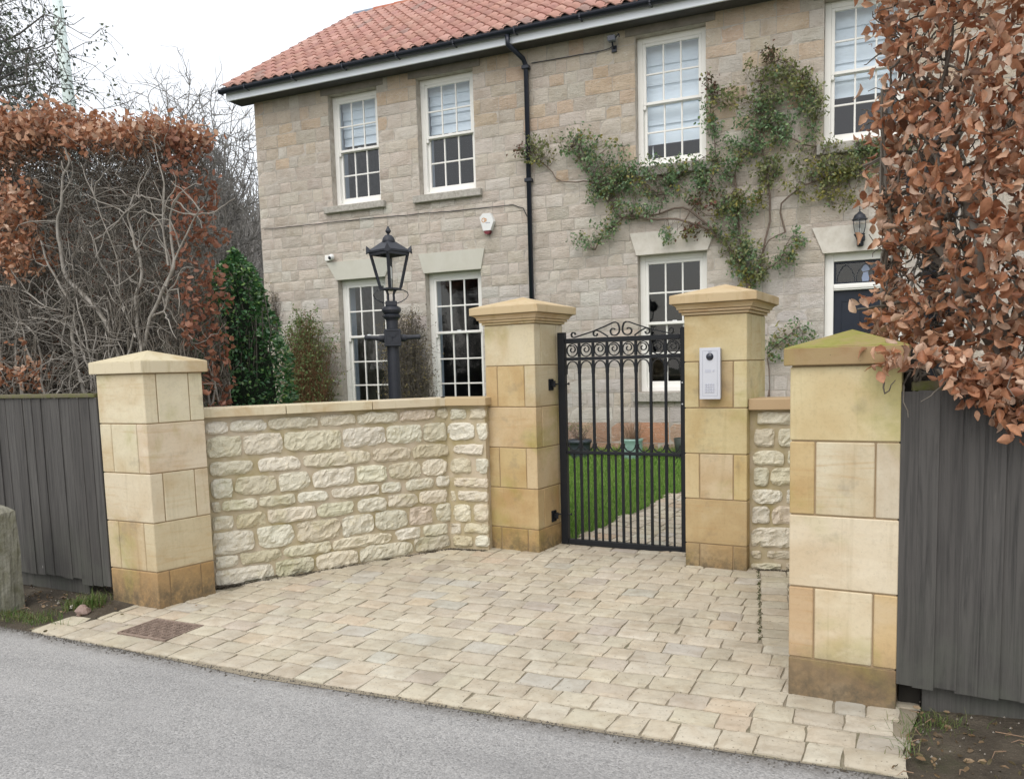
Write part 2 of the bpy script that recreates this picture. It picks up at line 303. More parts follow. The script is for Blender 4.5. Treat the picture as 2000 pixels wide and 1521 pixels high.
GRASSM = m_leaf('grass_blade', [(0.17, 0.36, 0.05), (0.25, 0.45, 0.08), (0.33, 0.50, 0.13), (0.13, 0.29, 0.04), (0.36, 0.42, 0.16)], 0.4)
GRASSV = m_leaf('verge_grass_blade', [(0.08, 0.17, 0.03), (0.14, 0.24, 0.06), (0.26, 0.24, 0.12), (0.10, 0.18, 0.04)], 0.4)
LITTER = m_leaf('dead_litter', [(0.20, 0.13, 0.07), (0.30, 0.21, 0.12), (0.10, 0.07, 0.04), (0.16, 0.14, 0.07)], 0.2)

def m_glass(name, tint, spec):
    g = G(name); fr = g.ma('ADD', g.ma('MULTIPLY', g.ma('POWER', g.n('LayerWeight', {'Blend': 0.5}).outputs['Facing'], 5.0), 0.96), 0.04)
    t = g.n('BsdfTransparent', {'Color': tint}); gl = g.n('BsdfGlossy', {'Color': (1, 1, 1), 'Roughness': 0.02, 'Normal': g.n('Bump', {'Height': g.noise(g.pos(), 2.2, 2), 'Strength': 0.08, 'Distance': 0.05}).outputs[0]})
    mx = g.n('MixShader', {0: g.ma('MULTIPLY', fr, spec, clamp=True), 1: t.outputs[0], 2: gl.outputs[0]})
    g.t.links.new(mx.outputs[0], g.out.inputs[0]); return g.m
GLASS = m_glass('window_glass', (0.90, 0.94, 0.97), 1.5)
LGLASS = m_glass('lantern_glass', (0.95, 0.96, 0.96), 1.2)
LENS = simple('dark_lens', (0.012, 0.016, 0.03), 0.08, 4, 0.05, 0.0, 0.001, (0.8, 0.8, 0.8), 0.8)
LEFTW=[(-0.005, 0.146, 1.28, 1.197), (0.161, 0.425, 1.281, 1.199), (0.432, 0.807, 1.284, 1.201), (0.823, 1.103, 1.287, 1.204), (1.117, 1.453, 1.289, 1.206), (1.47, 1.774, 1.292, 1.208), (1.794, 1.892, 1.293, 1.21), (-0.004, 0.234, 1.176, 1.027), (0.248, 0.53, 1.176, 1.027), (0.539, 0.981, 1.176, 1.027), (0.993, 1.339, 1.177, 1.027), (1.349, 1.651, 1.177, 1.027), (1.665, 1.872, 1.178, 1.027), (0.003, 0.307, 0.994, 0.894), (0.345, 0.651, 0.997, 0.895), (0.674, 1.21, 1.0, 0.896), (1.227, 1.55, 1.003, 0.897), (1.57, 1.895, 1.006, 0.898), (0.004, 0.152, 0.872, 0.733), (0.173, 0.466, 0.873, 0.735), (0.488, 0.72, 0.874, 0.737), (0.741, 1.071, 0.875, 0.739), (1.09, 1.339, 0.876, 0.741), (1.355, 1.631, 0.877, 0.743), (1.648, 1.867, 0.878, 0.745), (0.001, 0.059, 0.705, 0.627), (0.074, 0.324, 0.708, 0.629), (0.335, 0.602, 0.712, 0.631), (0.621, 0.854, 0.716, 0.634), (0.886, 1.266, 0.721, 0.637), (1.284, 1.458, 0.726, 0.639), (1.498, 1.744, 0.73, 0.641), (1.772, 1.891, 0.733, 0.643), (-0.001, 0.147, 0.6, 0.494), (0.164, 0.375, 0.603, 0.496), (0.39, 0.753, 0.607, 0.5), (0.765, 1.052, 0.611, 0.504), (1.084, 1.325, 0.615, 0.507), (1.334, 1.594, 0.618, 0.51), (1.615, 1.858, 0.621, 0.513), (0.0, 0.286, 0.484, 0.317), (0.31, 0.575, 0.487, 0.323), (0.593, 0.94, 0.49, 0.33), (0.952, 1.21, 0.493, 0.337), (1.224, 1.5, 0.496, 0.343), (1.52, 1.732, 0.498, 0.349), (1.76, 1.895, 0.5, 0.353), (-0.003, 0.163, 0.304, 0.22), (0.179, 0.475, 0.309, 0.223), (0.492, 0.857, 0.316, 0.228), (0.872, 1.354, 0.325, 0.234), (1.391, 1.612, 0.333, 0.239), (1.639, 1.854, 0.338, 0.242), (-0.005, 0.411, 0.206, 0.078), (0.423, 0.718, 0.215, 0.089), (0.733, 1.071, 0.222, 0.099), (1.083, 1.536, 0.232, 0.111), (1.553, 1.871, 0.241, 0.123)]
RETW=[(0.044, 0.187, 1.287, 1.204), (0.21, 0.362, 1.286, 1.203), (0.011, 0.256, 1.172, 1.033), (0.282, 0.366, 1.172, 1.034), (0.064, 0.328, 0.994, 0.914), (0.028, 0.219, 0.878, 0.753), (0.258, 0.363, 0.881, 0.756), (0.057, 0.359, 0.717, 0.641), (0.017, 0.063, 0.606, 0.517), (0.092, 0.358, 0.608, 0.526), (0.041, 0.197, 0.494, 0.353), (0.228, 0.357, 0.5, 0.36), (0.01, 0.102, 0.332, 0.239), (0.13, 0.357, 0.337, 0.251), (0.023, 0.211, 0.228, 0.137), (0.235, 0.359, 0.238, 0.145)]
RIGHTW=[(0.04, 0.322, 1.252, 1.167), (0.023, 0.159, 1.135, 1.008), (0.186, 0.357, 1.135, 1.009), (0.016, 0.225, 0.979, 0.878), (0.248, 0.392, 0.979, 0.879), (0.023, 0.125, 0.858, 0.73), (0.138, 0.325, 0.859, 0.734), (0.013, 0.216, 0.703, 0.604), (0.243, 0.394, 0.707, 0.608), (0.013, 0.133, 0.58, 0.454), (0.147, 0.327, 0.584, 0.46), (0.003, 0.328, 0.431, 0.287), (0.003, 0.071, 0.259, 0.194), (0.113, 0.312, 0.263, 0.205), (0.003, 0.208, 0.169, 0.125), (0.246, 0.398, 0.179, 0.135)]
STEMS={'A': [(-1.503, 2.592), (-1.662, 2.955), (-1.919, 3.265), (-2.312, 3.45), (-2.684, 3.498), (-3.1, 3.604), (-3.352, 3.427), (-3.538, 3.171)], 'B': [(-1.919, 3.265), (-2.344, 3.628), (-2.649, 3.573), (-3.171, 3.545), (-3.416, 3.905), (-3.558, 4.089), (-4.001, 4.105), (-4.297, 4.413), (-4.408, 4.565)], 'C': [(-1.503, 2.592), (-1.567, 2.948), (-1.662, 3.401), (-1.662, 3.716), (-1.694, 3.971), (-1.599, 4.148), (-1.351, 4.271), (-1.109, 4.33), (-0.869, 4.208)], 'D': [(-1.662, 3.811), (-1.917, 4.061), (-1.947, 4.568), (-2.01, 5.014)], 'E': [(-1.409, 2.681), (-1.286, 3.24), (-1.226, 3.546), (-1.289, 3.986), (-1.351, 4.178), (-1.414, 4.8), (-1.293, 5.145)], 'F': [(-1.072, 3.189), (-1.165, 3.539), (-0.925, 3.686), (-0.631, 3.775), (-0.343, 3.784), (-0.032, 3.659)], 'G': [(-1.293, 5.145), (-1.173, 5.257), (-0.935, 5.086), (-0.728, 4.846), (-0.686, 4.632), (-0.753, 4.373)], 'H': [(-1.421, 2.65), (-1.223, 2.795), (-1.07, 2.909), (-1.011, 3.122)], 'I': [(-0.869, 4.208), (-0.634, 4.136), (-0.349, 4.199), (-0.011, 4.067)], 'J': [(-1.072, 3.189), (-1.286, 3.114), (-1.421, 2.65)], 'K': [(-3.416, 3.905), (-3.627, 4.265), (-3.842, 4.561)], 'L': [(-2.649, 3.573), (-2.51, 3.937), (-2.176, 4.155), (-1.948, 4.254)], 'M': [(-2.312, 3.45), (-2.112, 3.765), (-1.917, 3.997)], 'N': [(-1.281, 1.714), (-1.095, 1.9), (-0.913, 2.019)], 'O': [(-1.662, 3.811), (-1.918, 3.425), (-2.311, 3.689)], 'P': [(-1.503, 2.592), (-1.515, 2.175), (-1.47, 1.655), (-1.437, 1.197)], 'Q': [(-1.28, 1.649), (-1.248, 1.26), (-1.278, 0.999)]}
BLOBS=[(-4.292, 4.585, 0.264, 0.191, 1), (-3.73, 4.614, 0.275, 0.167, 0), (-3.444, 4.376, 0.354, 0.233, 0), (-3.27, 4.089, 0.351, 0.232, 0), (-2.988, 4.057, 0.344, 0.197, 0), (-2.643, 4.115, 0.401, 0.162, 0), (-2.923, 3.72, 0.411, 0.184, 0), (-3.416, 3.905, 0.214, 0.134, 0), (-3.646, 3.316, 0.219, 0.089, 0), (-3.352, 3.46, 0.179, 0.135, 0), (-2.309, 3.979, 0.263, 0.269, 0), (-1.917, 3.966, 0.286, 0.24, 0), (-1.662, 4.218, 0.311, 0.249, 0), (-1.947, 4.693, 0.127, 0.324, 0), (-1.662, 4.899, 0.155, 0.172, 1), (-1.293, 5.145, 0.269, 0.181, 1), (-0.934, 4.907, 0.246, 0.191, 1), (-0.744, 4.64, 0.128, 0.25, 1), (-1.051, 4.655, 0.307, 0.181, 0), (-1.414, 4.617, 0.244, 0.195, 0), (-1.291, 4.404, 0.242, 0.183, 0), (-0.929, 4.294, 0.247, 0.133, 0), (-0.692, 4.035, 0.289, 0.18, 1), (-0.748, 3.8, 0.348, 0.182, 1), (-0.57, 3.508, 0.288, 0.121, 2), (-1.505, 3.574, 0.236, 0.157, 2), (-1.726, 3.407, 0.253, 0.253, 0), (-1.662, 3.083, 0.19, 0.203, 1), (-1.472, 2.686, 0.157, 0.159, 2), (-0.98, 3.026, 0.132, 0.198, 0), (-1.07, 2.846, 0.121, 0.1, 0), (-0.122, 4.082, 0.232, 0.082, 0), (-0.231, 3.86, 0.279, 0.165, 1), (-0.942, 1.945, 0.217, 0.164, 0), (-1.187, 1.775, 0.099, 0.141, 0), (-2.529, 3.273, 0.095, 0.079, 0), (-1.757, 3.632, 0.221, 0.158, 1), (-1.292, 4.782, 0.181, 0.152, 1), (-1.978, 5.072, 0.076, 0.124, 3), (-1.234, 5.316, 0.084, 0.071, 3), (-2.015, 3.658, 0.194, 0.115, 3), (-0.515, 3.774, 0.172, 0.12, 2), (-1.472, 3.067, 0.112, 0.164, 0), (-4.562, 4.584, 0.093, 0.083, 3), (0.02, 4.02, 0.30, 0.12, 1), (-0.35, 3.98, 0.25, 0.10, 1), (-1.10, 4.02, 0.22, 0.12, 1), (-1.30, 3.85, 0.20, 0.18, 1), (-1.60, 2.85, 0.16, 0.20, 0), (-1.35, 2.75, 0.12, 0.14, 1), (-2.10, 3.30, 0.25, 0.10, 3), (-1.02, 5.02, 0.22, 0.14, 1)]

# ------------------------------------------------------------------ geometry helpers
ORG = {}                                                    # world origin of parents (none of them is rotated)
def tag(o, label=None, cat=None, group=None, kind=None):
    if label: o['label'] = label
    if cat: o['category'] = cat
    if group: o['group'] = group
    if kind: o['kind'] = kind
    return o
def thing(name, loc, label, cat, group=None):
    o = bpy.data.objects.new(name, None); o.empty_display_size = 0.2; C.objects.link(o); o.location = loc
    ORG[o] = Vector(loc); return tag(o, label, cat, group)
def mesh_obj(name, V, F, mat, parent=None, origin=None, smooth=False, color=None, kind=None, tint=None, mats=None, fm=None):
    V = np.asarray(V, float)
    if origin is None: origin = V.mean(0) if parent is not None else np.array([0, 0, 0.])
    origin = np.asarray(origin, float)
    me = bpy.data.meshes.new(name)
    if isinstance(F, np.ndarray):
        k = F.shape[1]; W = V - origin
        me.vertices.add(len(W)); me.vertices.foreach_set('co', W.astype(np.float32).ravel())
        me.loops.add(F.size); me.loops.foreach_set('vertex_index', F.astype(np.int32).ravel())
        me.polygons.add(len(F)); me.polygons.foreach_set('loop_start', np.arange(0, F.size, k, dtype=np.int32))
        me.update(calc_edges=True); me.validate()
    else:
        me.from_pydata((V - origin).tolist(), [], F)
    for m in (mats or [mat]): me.materials.append(m)
    if fm is not None: me.polygons.foreach_set('material_index', np.asarray(fm, dtype=np.int32))
    if smooth: me.polygons.foreach_set('use_smooth', np.ones(len(me.polygons), dtype=bool))
    if tint is not None:
        a = me.attributes.new('tint', 'FLOAT_COLOR', 'POINT'); a.data.foreach_set('color', np.asarray(tint, dtype=np.float32).ravel())
    me.update()
    o = bpy.data.objects.new(name, me); C.objects.link(o)
    if parent is not None:
        o.parent = parent; o.location = Vector(origin) - ORG[parent]
    else: o.location = origin
    ORG[o] = Vector(origin)
    if color is not None: o.color = tuple(color) + (1,)
    if kind: o['kind'] = kind
    return o
class MB:
    """collects simple solids in a local frame"""
    def __init__(s, fr=None): s.V = []; s.F = []; s.fr = fr
    def add(s, V, F):
        n = len(s.V); s.V += [tuple(v) for v in V]; s.F += [tuple(i + n for i in f) for f in F]
    def box(s, x0, x1, y0, y1, z0, z1, b=0.0):
        V, F = cbox(x0, x1, y0, y1, z0, z1, b); s.add(V, F)
    def tube(s, P, r, n=8, cap=True):
        V, F = tube(P, r, n, cap); s.add(V, F)
    def ribbon(s, P, w, t):
        """flat bar bent along P in the x-z plane: w wide in y, t thick"""
        P = np.array(P, float); T = np.gradient(P, axis=0); T /= np.linalg.norm(T, axis=1)[:, None] + 1e-9
        N = np.stack([-T[:, 2], T[:, 0] * 0, T[:, 0]], 1); V = []; F = []
        for i in range(len(P)):
            for a, c in ((-1, -1), (1, -1), (1, 1), (-1, 1)): V.append(P[i] + N[i] * a * t / 2 + np.array([0, c * w / 2, 0]))
        for i in range(len(P) - 1):
            for k in range(4): F.append((4 * i + k, 4 * i + (k + 1) % 4, 4 * i + 4 + (k + 1) % 4, 4 * i + 4 + k))
        F += [(3, 2, 1, 0), tuple(4 * len(P) - 4 + k for k in range(4))]; s.add(V, F)
    def lathe(s, cx, cy, prof, n=20):
        V = []; F = []
        for r, z in prof:
            for k in range(n): V.append((cx + r * math.cos(2 * math.pi * k / n), cy + r * math.sin(2 * math.pi * k / n), z))
        for i in range(len(prof) - 1):
            for k in range(n): F.append((i * n + k, i * n + (k + 1) % n, (i + 1) * n + (k + 1) % n, (i + 1) * n + k))
        F += [tuple(range(n))[::-1], tuple((len(prof) - 1) * n + k for k in range(n))]; s.add(V, F)
    def build(s, name, mat, parent=None, smooth=False, **kw):
        V = np.array(s.V)
        if s.fr is not None: V = s.fr.w(V)
        return mesh_obj(name, V, s.F, mat, parent, smooth=smooth, **kw)
class Frame:
    def __init__(s, o, ang, z0=0.0):
        s.o = np.array([o[0], o[1], z0]); s.x = np.array([math.cos(ang), math.sin(ang), 0]); s.y = np.array([-math.sin(ang), math.cos(ang), 0])
        s.ang = ang
    def w(s, V):
        V = np.atleast_2d(np.asarray(V, float)); return s.o + V[:, :1] * s.x + V[:, 1:2] * s.y + np.array([0, 0, 1.]) * V[:, 2:3]
    def p(s, x, y, z=0.0): return s.w([(x, y, z)])[0]
    def loc(s, P):
        P = np.atleast_2d(P)[:, :2] - s.o[:2]; return np.stack([P @ s.x[:2], P @ s.y[:2]], 1)
_CB = None
def cbox(x0, x1, y0, y1, z0, z1, b=0.0):
    global _CB
    if b <= 0:
        V = [(x, y, z) for x in (x0, x1) for y in (y0, y1) for z in (z0, z1)]
        return V, [(0, 1, 3, 2), (4, 6, 7, 5), (0, 4, 5, 1), (2, 3, 7, 6), (0, 2, 6, 4), (1, 5, 7, 3)]
    if _CB is None:
        cs = [(i, j, k) for i in (0, 1) for j in (0, 1) for k in (0, 1)]; idx = {}
        for c in cs:
            for a in range(3): idx[(c, a)] = len(idx)
        F = []
        for a in range(3):
            u, v = (a + 1) % 3, (a + 2) % 3
            for sd in (0, 1):
                q = []
                for uu, vv in ((0, 0), (1, 0), (1, 1), (0, 1)):
                    c = [0, 0, 0]; c[a] = sd; c[u] = uu; c[v] = vv; q.append(idx[(tuple(c), a)])
                F.append(tuple(q if sd else q[::-1]))
        for a in range(3):                                   # edges along axis a
            u, v = (a + 1) % 3, (a + 2) % 3
            for uu in (0, 1):
                for vv in (0, 1):
                    c0 = [0, 0, 0]; c0[u] = uu; c0[v] = vv; c1 = list(c0); c1[a] = 1
                    q = (idx[(tuple(c0), u)], idx[(tuple(c1), u)], idx[(tuple(c1), v)], idx[(tuple(c0), v)])
                    F.append(q if (uu ^ vv) else q[::-1])
        for c in cs:
            q = tuple(idx[(c, a)] for a in range(3)); F.append(q if (sum(c) % 2) else q[::-1])
        _CB = (idx, F)
    idx, F = _CB; V = [None] * 24; lo = (x0, y0, z0); hi = (x1, y1, z1)
    for (c, a), i in idx.items():
        V[i] = tuple((hi[k] - (0 if k == a else b)) if c[k] else (lo[k] + (0 if k == a else b)) for k in range(3))
    return V, F
def tube(P, r, n=6, cap=True):
    P = np.asarray(P, float); m = len(P); r = np.full(m, r) if np.isscalar(r) else np.asarray(r)
    T = np.gradient(P, axis=0); T /= np.linalg.norm(T, axis=1)[:, None] + 1e-12
    ref = np.array([0.31, 0.22, 0.92]) if abs(T[:, 2].mean()) < 0.8 else np.array([0.94, 0.3, 0.1])
    A = np.cross(T, ref); A /= np.linalg.norm(A, axis=1)[:, None] + 1e-12; B = np.cross(T, A)
    th = np.arange(n) * 2 * math.pi / n
    V = P[:, None] + r[:, None, None] * (np.cos(th)[None, :, None] * A[:, None] + np.sin(th)[None, :, None] * B[:, None])
    i = np.arange(m - 1)[:, None] * n; k = np.arange(n)[None]
    F = np.stack([i + k, i + (k + 1) % n, i + n + (k + 1) % n, i + n + k], -1).reshape(-1, 4)
    V = V.reshape(-1, 3)
    F = [tuple(f) for f in F.tolist()]
    if cap: F += [tuple(range(n))[::-1], tuple((m - 1) * n + j for j in range(n))]
    return V, F
def twigs_mesh(name, polys, n, mat, parent, kind=None, smooth=True):
    """many crooked twigs in one mesh (quads only)"""
    Vs = []; Fs = []; off = 0
    th = np.arange(n) * 2 * math.pi / n; ct, s_ = np.cos(th)[None, :, None], np.sin(th)[None, :, None]
    for P, r in polys:
        P = np.asarray(P, float); m = len(P); r = np.asarray(r, float)
        T = np.empty_like(P); T[1:-1] = P[2:] - P[:-2]; T[0] = P[1] - P[0]; T[-1] = P[-1] - P[-2]
        T /= np.sqrt((T * T).sum(1))[:, None] + 1e-12
        ref = np.array([0.31, 0.22, 0.92]) if abs(T[:, 2].mean()) < 0.8 else np.array([0.94, 0.3, 0.1])
        A = np.cross(T, ref); A /= np.sqrt((A * A).sum(1))[:, None] + 1e-12; B = np.cross(T, A)
        V = P[:, None] + r[:, None, None] * (ct * A[:, None] + s_ * B[:, None])
        i = np.arange(m - 1)[:, None] * n + off; k = np.arange(n)[None]
        Fs.append(np.stack([i + k, i + (k + 1) % n, i + n + (k + 1) % n, i + n + k], -1).reshape(-1, 4)); Vs.append(V.reshape(-1, 3)); off += m * n
    return mesh_obj(name, np.concatenate(Vs), np.concatenate(Fs), mat, parent, smooth=smooth, kind=kind)
def rot_from(D, spin):
    """rotation matrices whose x axis is D (n,3), spun about it"""
    D = D / (np.linalg.norm(D, axis=1)[:, None] + 1e-9)
    ref = np.where(np.abs(D[:, 2:3]) < 0.9, np.array([[0, 0, 1.]]), np.array([[1., 0, 0]]))
    A = np.cross(ref, D); A /= np.linalg.norm(A, axis=1)[:, None] + 1e-9; B = np.cross(D, A)
    c, s_ = np.cos(spin)[:, None], np.sin(spin)[:, None]
    return np.stack([D, c * A + s_ * B, -s_ * A + c * B], -1)
def leaf_template(kind):
    if kind == 'beech':                                      # folded, curled dry leaf: 5 stations x 3
        xs = [0, 0.16, 0.34, 0.52, 0.70, 0.86, 1.0]; w = [0.02, 0.19, 0.285, 0.30, 0.235, 0.13, 0.008]; V = []
        for i, (x, ww) in enumerate(zip(xs, w)):
            z = -0.26 * (x - 0.1) ** 2 * 2; rp = 0.035 if i % 2 else -0.035; sr = 1.06 if i % 2 else 0.95
            V += [(x + .02, -ww * sr, z + 0.62 * ww + rp), (x, -ww * .5, z + 0.20 * ww - rp * .5), (x, 0, z), (x, ww * .5, z + 0.16 * ww + rp * .5), (x + .02, ww * sr, z + 0.5 * ww - rp)]
        F = [(5 * i + j, 5 * i + 5 + j, 5 * i + 6 + j, 5 * i + 1 + j) for i in range(6) for j in range(4)]
    elif kind == 'kite':
        V = [(0, 0, 0), (0.45, -0.27, 0.10), (1, 0, -0.10), (0.45, 0.27, 0.10)]; F = [(0, 1, 2, 3)]
    elif kind == 'oval':
        V = [(0, 0, 0), (0.3, -0.27, 0.07), (0.75, -0.22, 0.04), (1, 0, -0.1), (0.75, 0.22, 0.04), (0.3, 0.27, 0.07), (0.3, 0, 0), (0.75, 0, -0.04)]
        F = [(0, 1, 6, 5), (1, 2, 7, 6), (2, 3, 4, 7), (6, 7, 4, 5)]
    return np.array(V, float), np.array(F, int)
def leaves(P, D, size, kind='kite', curl=None):
    T, F = leaf_template(kind); n = len(P); size = np.broadcast_to(size, (n,))
    R = rot_from(D, rng.uniform(0, 2 * math.pi, n))
    Tn = np.broadcast_to(T, (n,) + T.shape).copy()
    c = rng.normal(0, 0.35, (n, 1)) if curl is None else np.full((n, 1), curl)
    Tn[:, :, 2] += c * (Tn[:, :, 0] - 0.3) ** 2 + rng.normal(0, 0.5, (n, 1)) * Tn[:, :, 1] ** 2 * 2
    Tn[:, :, 1] *= rng.uniform(0.7, 1.25, (n, 1))
    V = P[:, None] + np.einsum('nij,nkj->nki', R, Tn * size[:, None, None])
    Fs = F[None] + (np.arange(n) * len(T))[:, None, None]
    return V.reshape(-1, 3), Fs.reshape(-1, F.shape[1])
def dist(c): return math.hypot(c[0], c[1])
def emit(name, pcs, mats, parent, limit=300, smooth=False, joined=None):
    """pieces = (V, F, colour): the nearest `limit` become parts, the rest one joined part"""
    pcs = sorted(pcs, key=lambda q: np.linalg.norm(np.mean(q[0], 0) - np.array([0, 0, 1.6])))
    for V, F, col in pcs[:limit]: mesh_obj(name, V, F, mats[0], parent, color=col, smooth=smooth)
    if len(pcs) > limit:
        Vs = []; Fs = []; Ts = []; off = 0
        for V, F, col in pcs[limit:]:
            Vs.append(V); Fs += [tuple(i + off for i in f) for f in F]; Ts.append(np.tile(np.array(tuple(col) + (1,)), (len(V), 1))); off += len(V)
        mesh_obj(joined or (name + '_field'), np.concatenate(Vs), Fs, mats[1], parent, smooth=smooth, kind='stuff', tint=np.concatenate(Ts))
def jit(c, a=0.08, h=0.03):
    k = 1 + random.uniform(-a, a); return tuple(max(0.0, x * k * (1 + random.uniform(-h, h))) for x in c)
def pick(tab):
    r = random.random() * sum(t[0] for t in tab)
    for t in tab:
        r -= t[0]
        if r <= 0: return t[1]
    return tab[-1][1]

# ------------------------------------------------------------------ the lie of the land
GATE_A = np.array([0.300, 6.700]); GATE = Frame(GATE_A, -0.466)
def gz(x, y):
    x = np.asarray(x, float); y = np.asarray(y, float)
    z = -0.0014 + 0.0114 * np.clip(x, -12, 12) + 0.0185 * np.clip(y, -4, 14)
    d = (x - GATE_A[0]) * GATE.y[0] + (y - GATE_A[1]) * GATE.y[1]
    return z + 0.045 * np.clip(d - 0.2, 0, 4.6)
def gzf(x, y): return float(gz(x, y))
def grid_sheet(name, x0, x1, y0, y1, nx, ny, fr, dz, mat, zf=None, kind='structure', amp=0.0, edge=None, keep=None, parent=None):
    X, Y = np.meshgrid(np.linspace(x0, x1, nx), np.linspace(y0, y1, ny)); L = np.stack([X.ravel(), Y.ravel(), 0 * X.ravel()], 1)
    if edge is not None: L = edge(L)
    V = fr.w(L) if fr is not None else L.copy(); V[:, 2] = gz(V[:, 0], V[:, 1]) + dz
    if amp: V[:, 2] += [amp * mnoise.noise(Vector((v[0] * 2.3, v[1] * 2.3, 1.7))) + 0.4 * amp * mnoise.noise(Vector((v[0] * 9, v[1] * 9, 4.7))) for v in V]
    if zf is not None: V[:, 2] += zf(L)
    i = (np.arange(ny - 1)[:, None] * nx + np.arange(nx - 1)[None]).ravel(); F = np.stack([i, i + 1, i + 1 + nx, i + nx], 1)
    if keep is not None: F = F[keep(V[F].mean(1))]
    return mesh_obj(name, V, F, mat, parent, origin=(0, 0, 0), smooth=True, kind=kind), L

# distant ground to the horizon
xs = np.concatenate([np.linspace(-900, -30, 8), np.linspace(-20, 20, 21), np.linspace(30, 900, 8)])
ys = np.concatenate([np.linspace(-900, -30, 8), np.linspace(-20, 30, 26), np.linspace(40, 900, 8)])
Xg, Yg = np.meshgrid(xs, ys); Vg = np.stack([Xg.ravel(), Yg.ravel(), gz(Xg.ravel(), Yg.ravel()) - 0.09], 1)
ii = (np.arange(len(ys) - 1)[:, None] * len(xs) + np.arange(len(xs) - 1)[None]).ravel()
def hillz(x, y):
    u = np.clip((y - 30) / 34, 0, 1); v = np.clip((-4 - x) / 14, 0, 1) * np.clip((x + 95) / 30, 0, 1)
    return 9.5 * (u * u * (3 - 2 * u)) * v
mesh_obj('ground', Vg, np.stack([ii, ii + 1, ii + 1 + len(xs), ii + len(xs)], 1), FARG, origin=(0, 0, 0), smooth=True, kind='structure')

Xh, Yh = np.meshgrid(np.linspace(-95, 0, 40), np.linspace(28, 120, 36)); Vh = np.stack([Xh.ravel(), Yh.ravel(), gz(Xh.ravel(), Yh.ravel()) - 0.4 + hillz(Xh.ravel(), Yh.ravel())], 1)
ii = (np.arange(35)[:, None] * 40 + np.arange(39)[None]).ravel()
mesh_obj('hill', Vh, np.stack([ii, ii + 1, ii + 41, ii + 40], 1), simple('hill_leaf_mould', (0.115, 0.10, 0.08), 0.95, 0.6, 0.4, 0.5, 0.1), origin=(0, 0, 0), smooth=True, kind='structure')

# road frame: origin on the road edge, x along the edge (to the right), y away from the road
RD = Frame((0.35, 3.31), -0.434)
def bow(x): return 0.04 * ((np.clip(x, -4.2, 1.2) + 1.45) / 2.4) ** 2 - 0.035
def road_edge(L):
    L = L.copy(); t = (L[:, 1] + 7.5) / 7.5; L[:, 1] += (bow(L[:, 0])) * t
    L[:, 1] += t ** 8 * np.array([0.012 * mnoise.noise(Vector((x * 5, 3, 0))) + 0.006 * mnoise.noise(Vector((x * 19, 8, 0))) for x in L[:, 0]])
    return L
ROADX = np.linspace(-40, 40, 10)
road, L = grid_sheet('road', -14, 14, -7.5, 0.006, 281, 60, RD, -0.0075, ASPHALT, edge=road_edge)
a = road.data.attributes.new('edge', 'FLOAT', 'POINT'); dd = -(L[:, 1] - bow(L[:, 0]) * (L[:, 1] + 7.5) / 7.5)
a.data.foreach_set('value', np.clip(1.25 - dd / 0.085, 0, 1).astype(np.float32))
road['kind'] = 'structure'
# broken tarmac crumbs and dirt along the edge of the setts
P = []
for i in range(1500):
    x = rng.uniform(-4.4, 1.15); y = -abs(rng.normal(0, 0.028)) + 0.004 + bow(x)
    P.append((x, y, rng.uniform(0.0015, 0.006) * (1 if rng.random() < 0.93 else 1.8)))
mb = MB()
for x, y, r in P:
    w = RD.p(x, y); z = gzf(w[0], w[1]) - 0.005; k = [rng.uniform(0.6, 1.3) for _ in range(4)]
    mb.add([(w[0] + r * k[0], w[1], z - r * .3), (w[0], w[1] + r * k[1], z - r * .3), (w[0] - r * k[2], w[1], z - r * .3), (w[0], w[1] - r * k[3], z - r * .3), (w[0] + r * .2, w[1], z + r * .9)],
           [(0, 1, 4), (1, 2, 4), (2, 3, 4), (3, 0, 4)])
tag(mb.build('road_edge_grit', simple('edge_grit', (0.12, 0.11, 0.095), 0.95, 60, 0.5)), 'dark grit and crumbs along the edge where tarmac meets the setts', 'grit', kind='stuff')

# sett bedding and paving
def inside(px, py, poly):
    c = False; n = len(poly)
    for i in range(n):
        x1, y1 = poly[i]; x2, y2 = poly[(i + 1) % n]
        if (y1 > py) != (y2 > py) and px < (x2 - x1) * (py - y1) / (y2 - y1) + x1: c = not c
    return c
W0, W1, W2 = np.array([-2.257, 5.743]), np.array([-0.643, 6.703]), np.array([-0.314, 6.580])
RW0, RW1, RW2 = np.array([1.612, 5.725]), np.array([1.935, 5.626]), np.array([1.52, 4.00])
POLY = [(-3.16, 4.98), (-2.74, 5.44), (-2.48, 5.36), (-2.20, 5.72), (-0.66, 6.80), (-0.30, 6.72), (0.27, 6.80), (1.40, 6.26), (1.60, 5.80), (1.98, 5.66), (1.56, 4.02), (1.70, 3.50), (1.66, 3.34), (1.33, 2.86),
        (0.35, 3.27), (-0.71, 3.74), (-1.44, 4.05)]
bed = [(p[0], p[1], gzf(*p) - 0.0050) for p in POLY]
paving = mesh_obj('paving', bed, [tuple(range(len(bed)))], BED, origin=(0, 0, 0), kind='structure')
SETT_C = [(6, (0.52, 0.475, 0.375)), (6, (0.50, 0.455, 0.36)), (4, (0.485, 0.44, 0.35)), (3, (0.54, 0.50, 0.41)), (1.5, (0.465, 0.42, 0.345)), (1.0, (0.51, 0.435, 0.335)), (0.25, (0.49, 0.39, 0.28)), (1.0, (0.475, 0.455, 0.395)), (0.5, (0.44, 0.40, 0.345))]
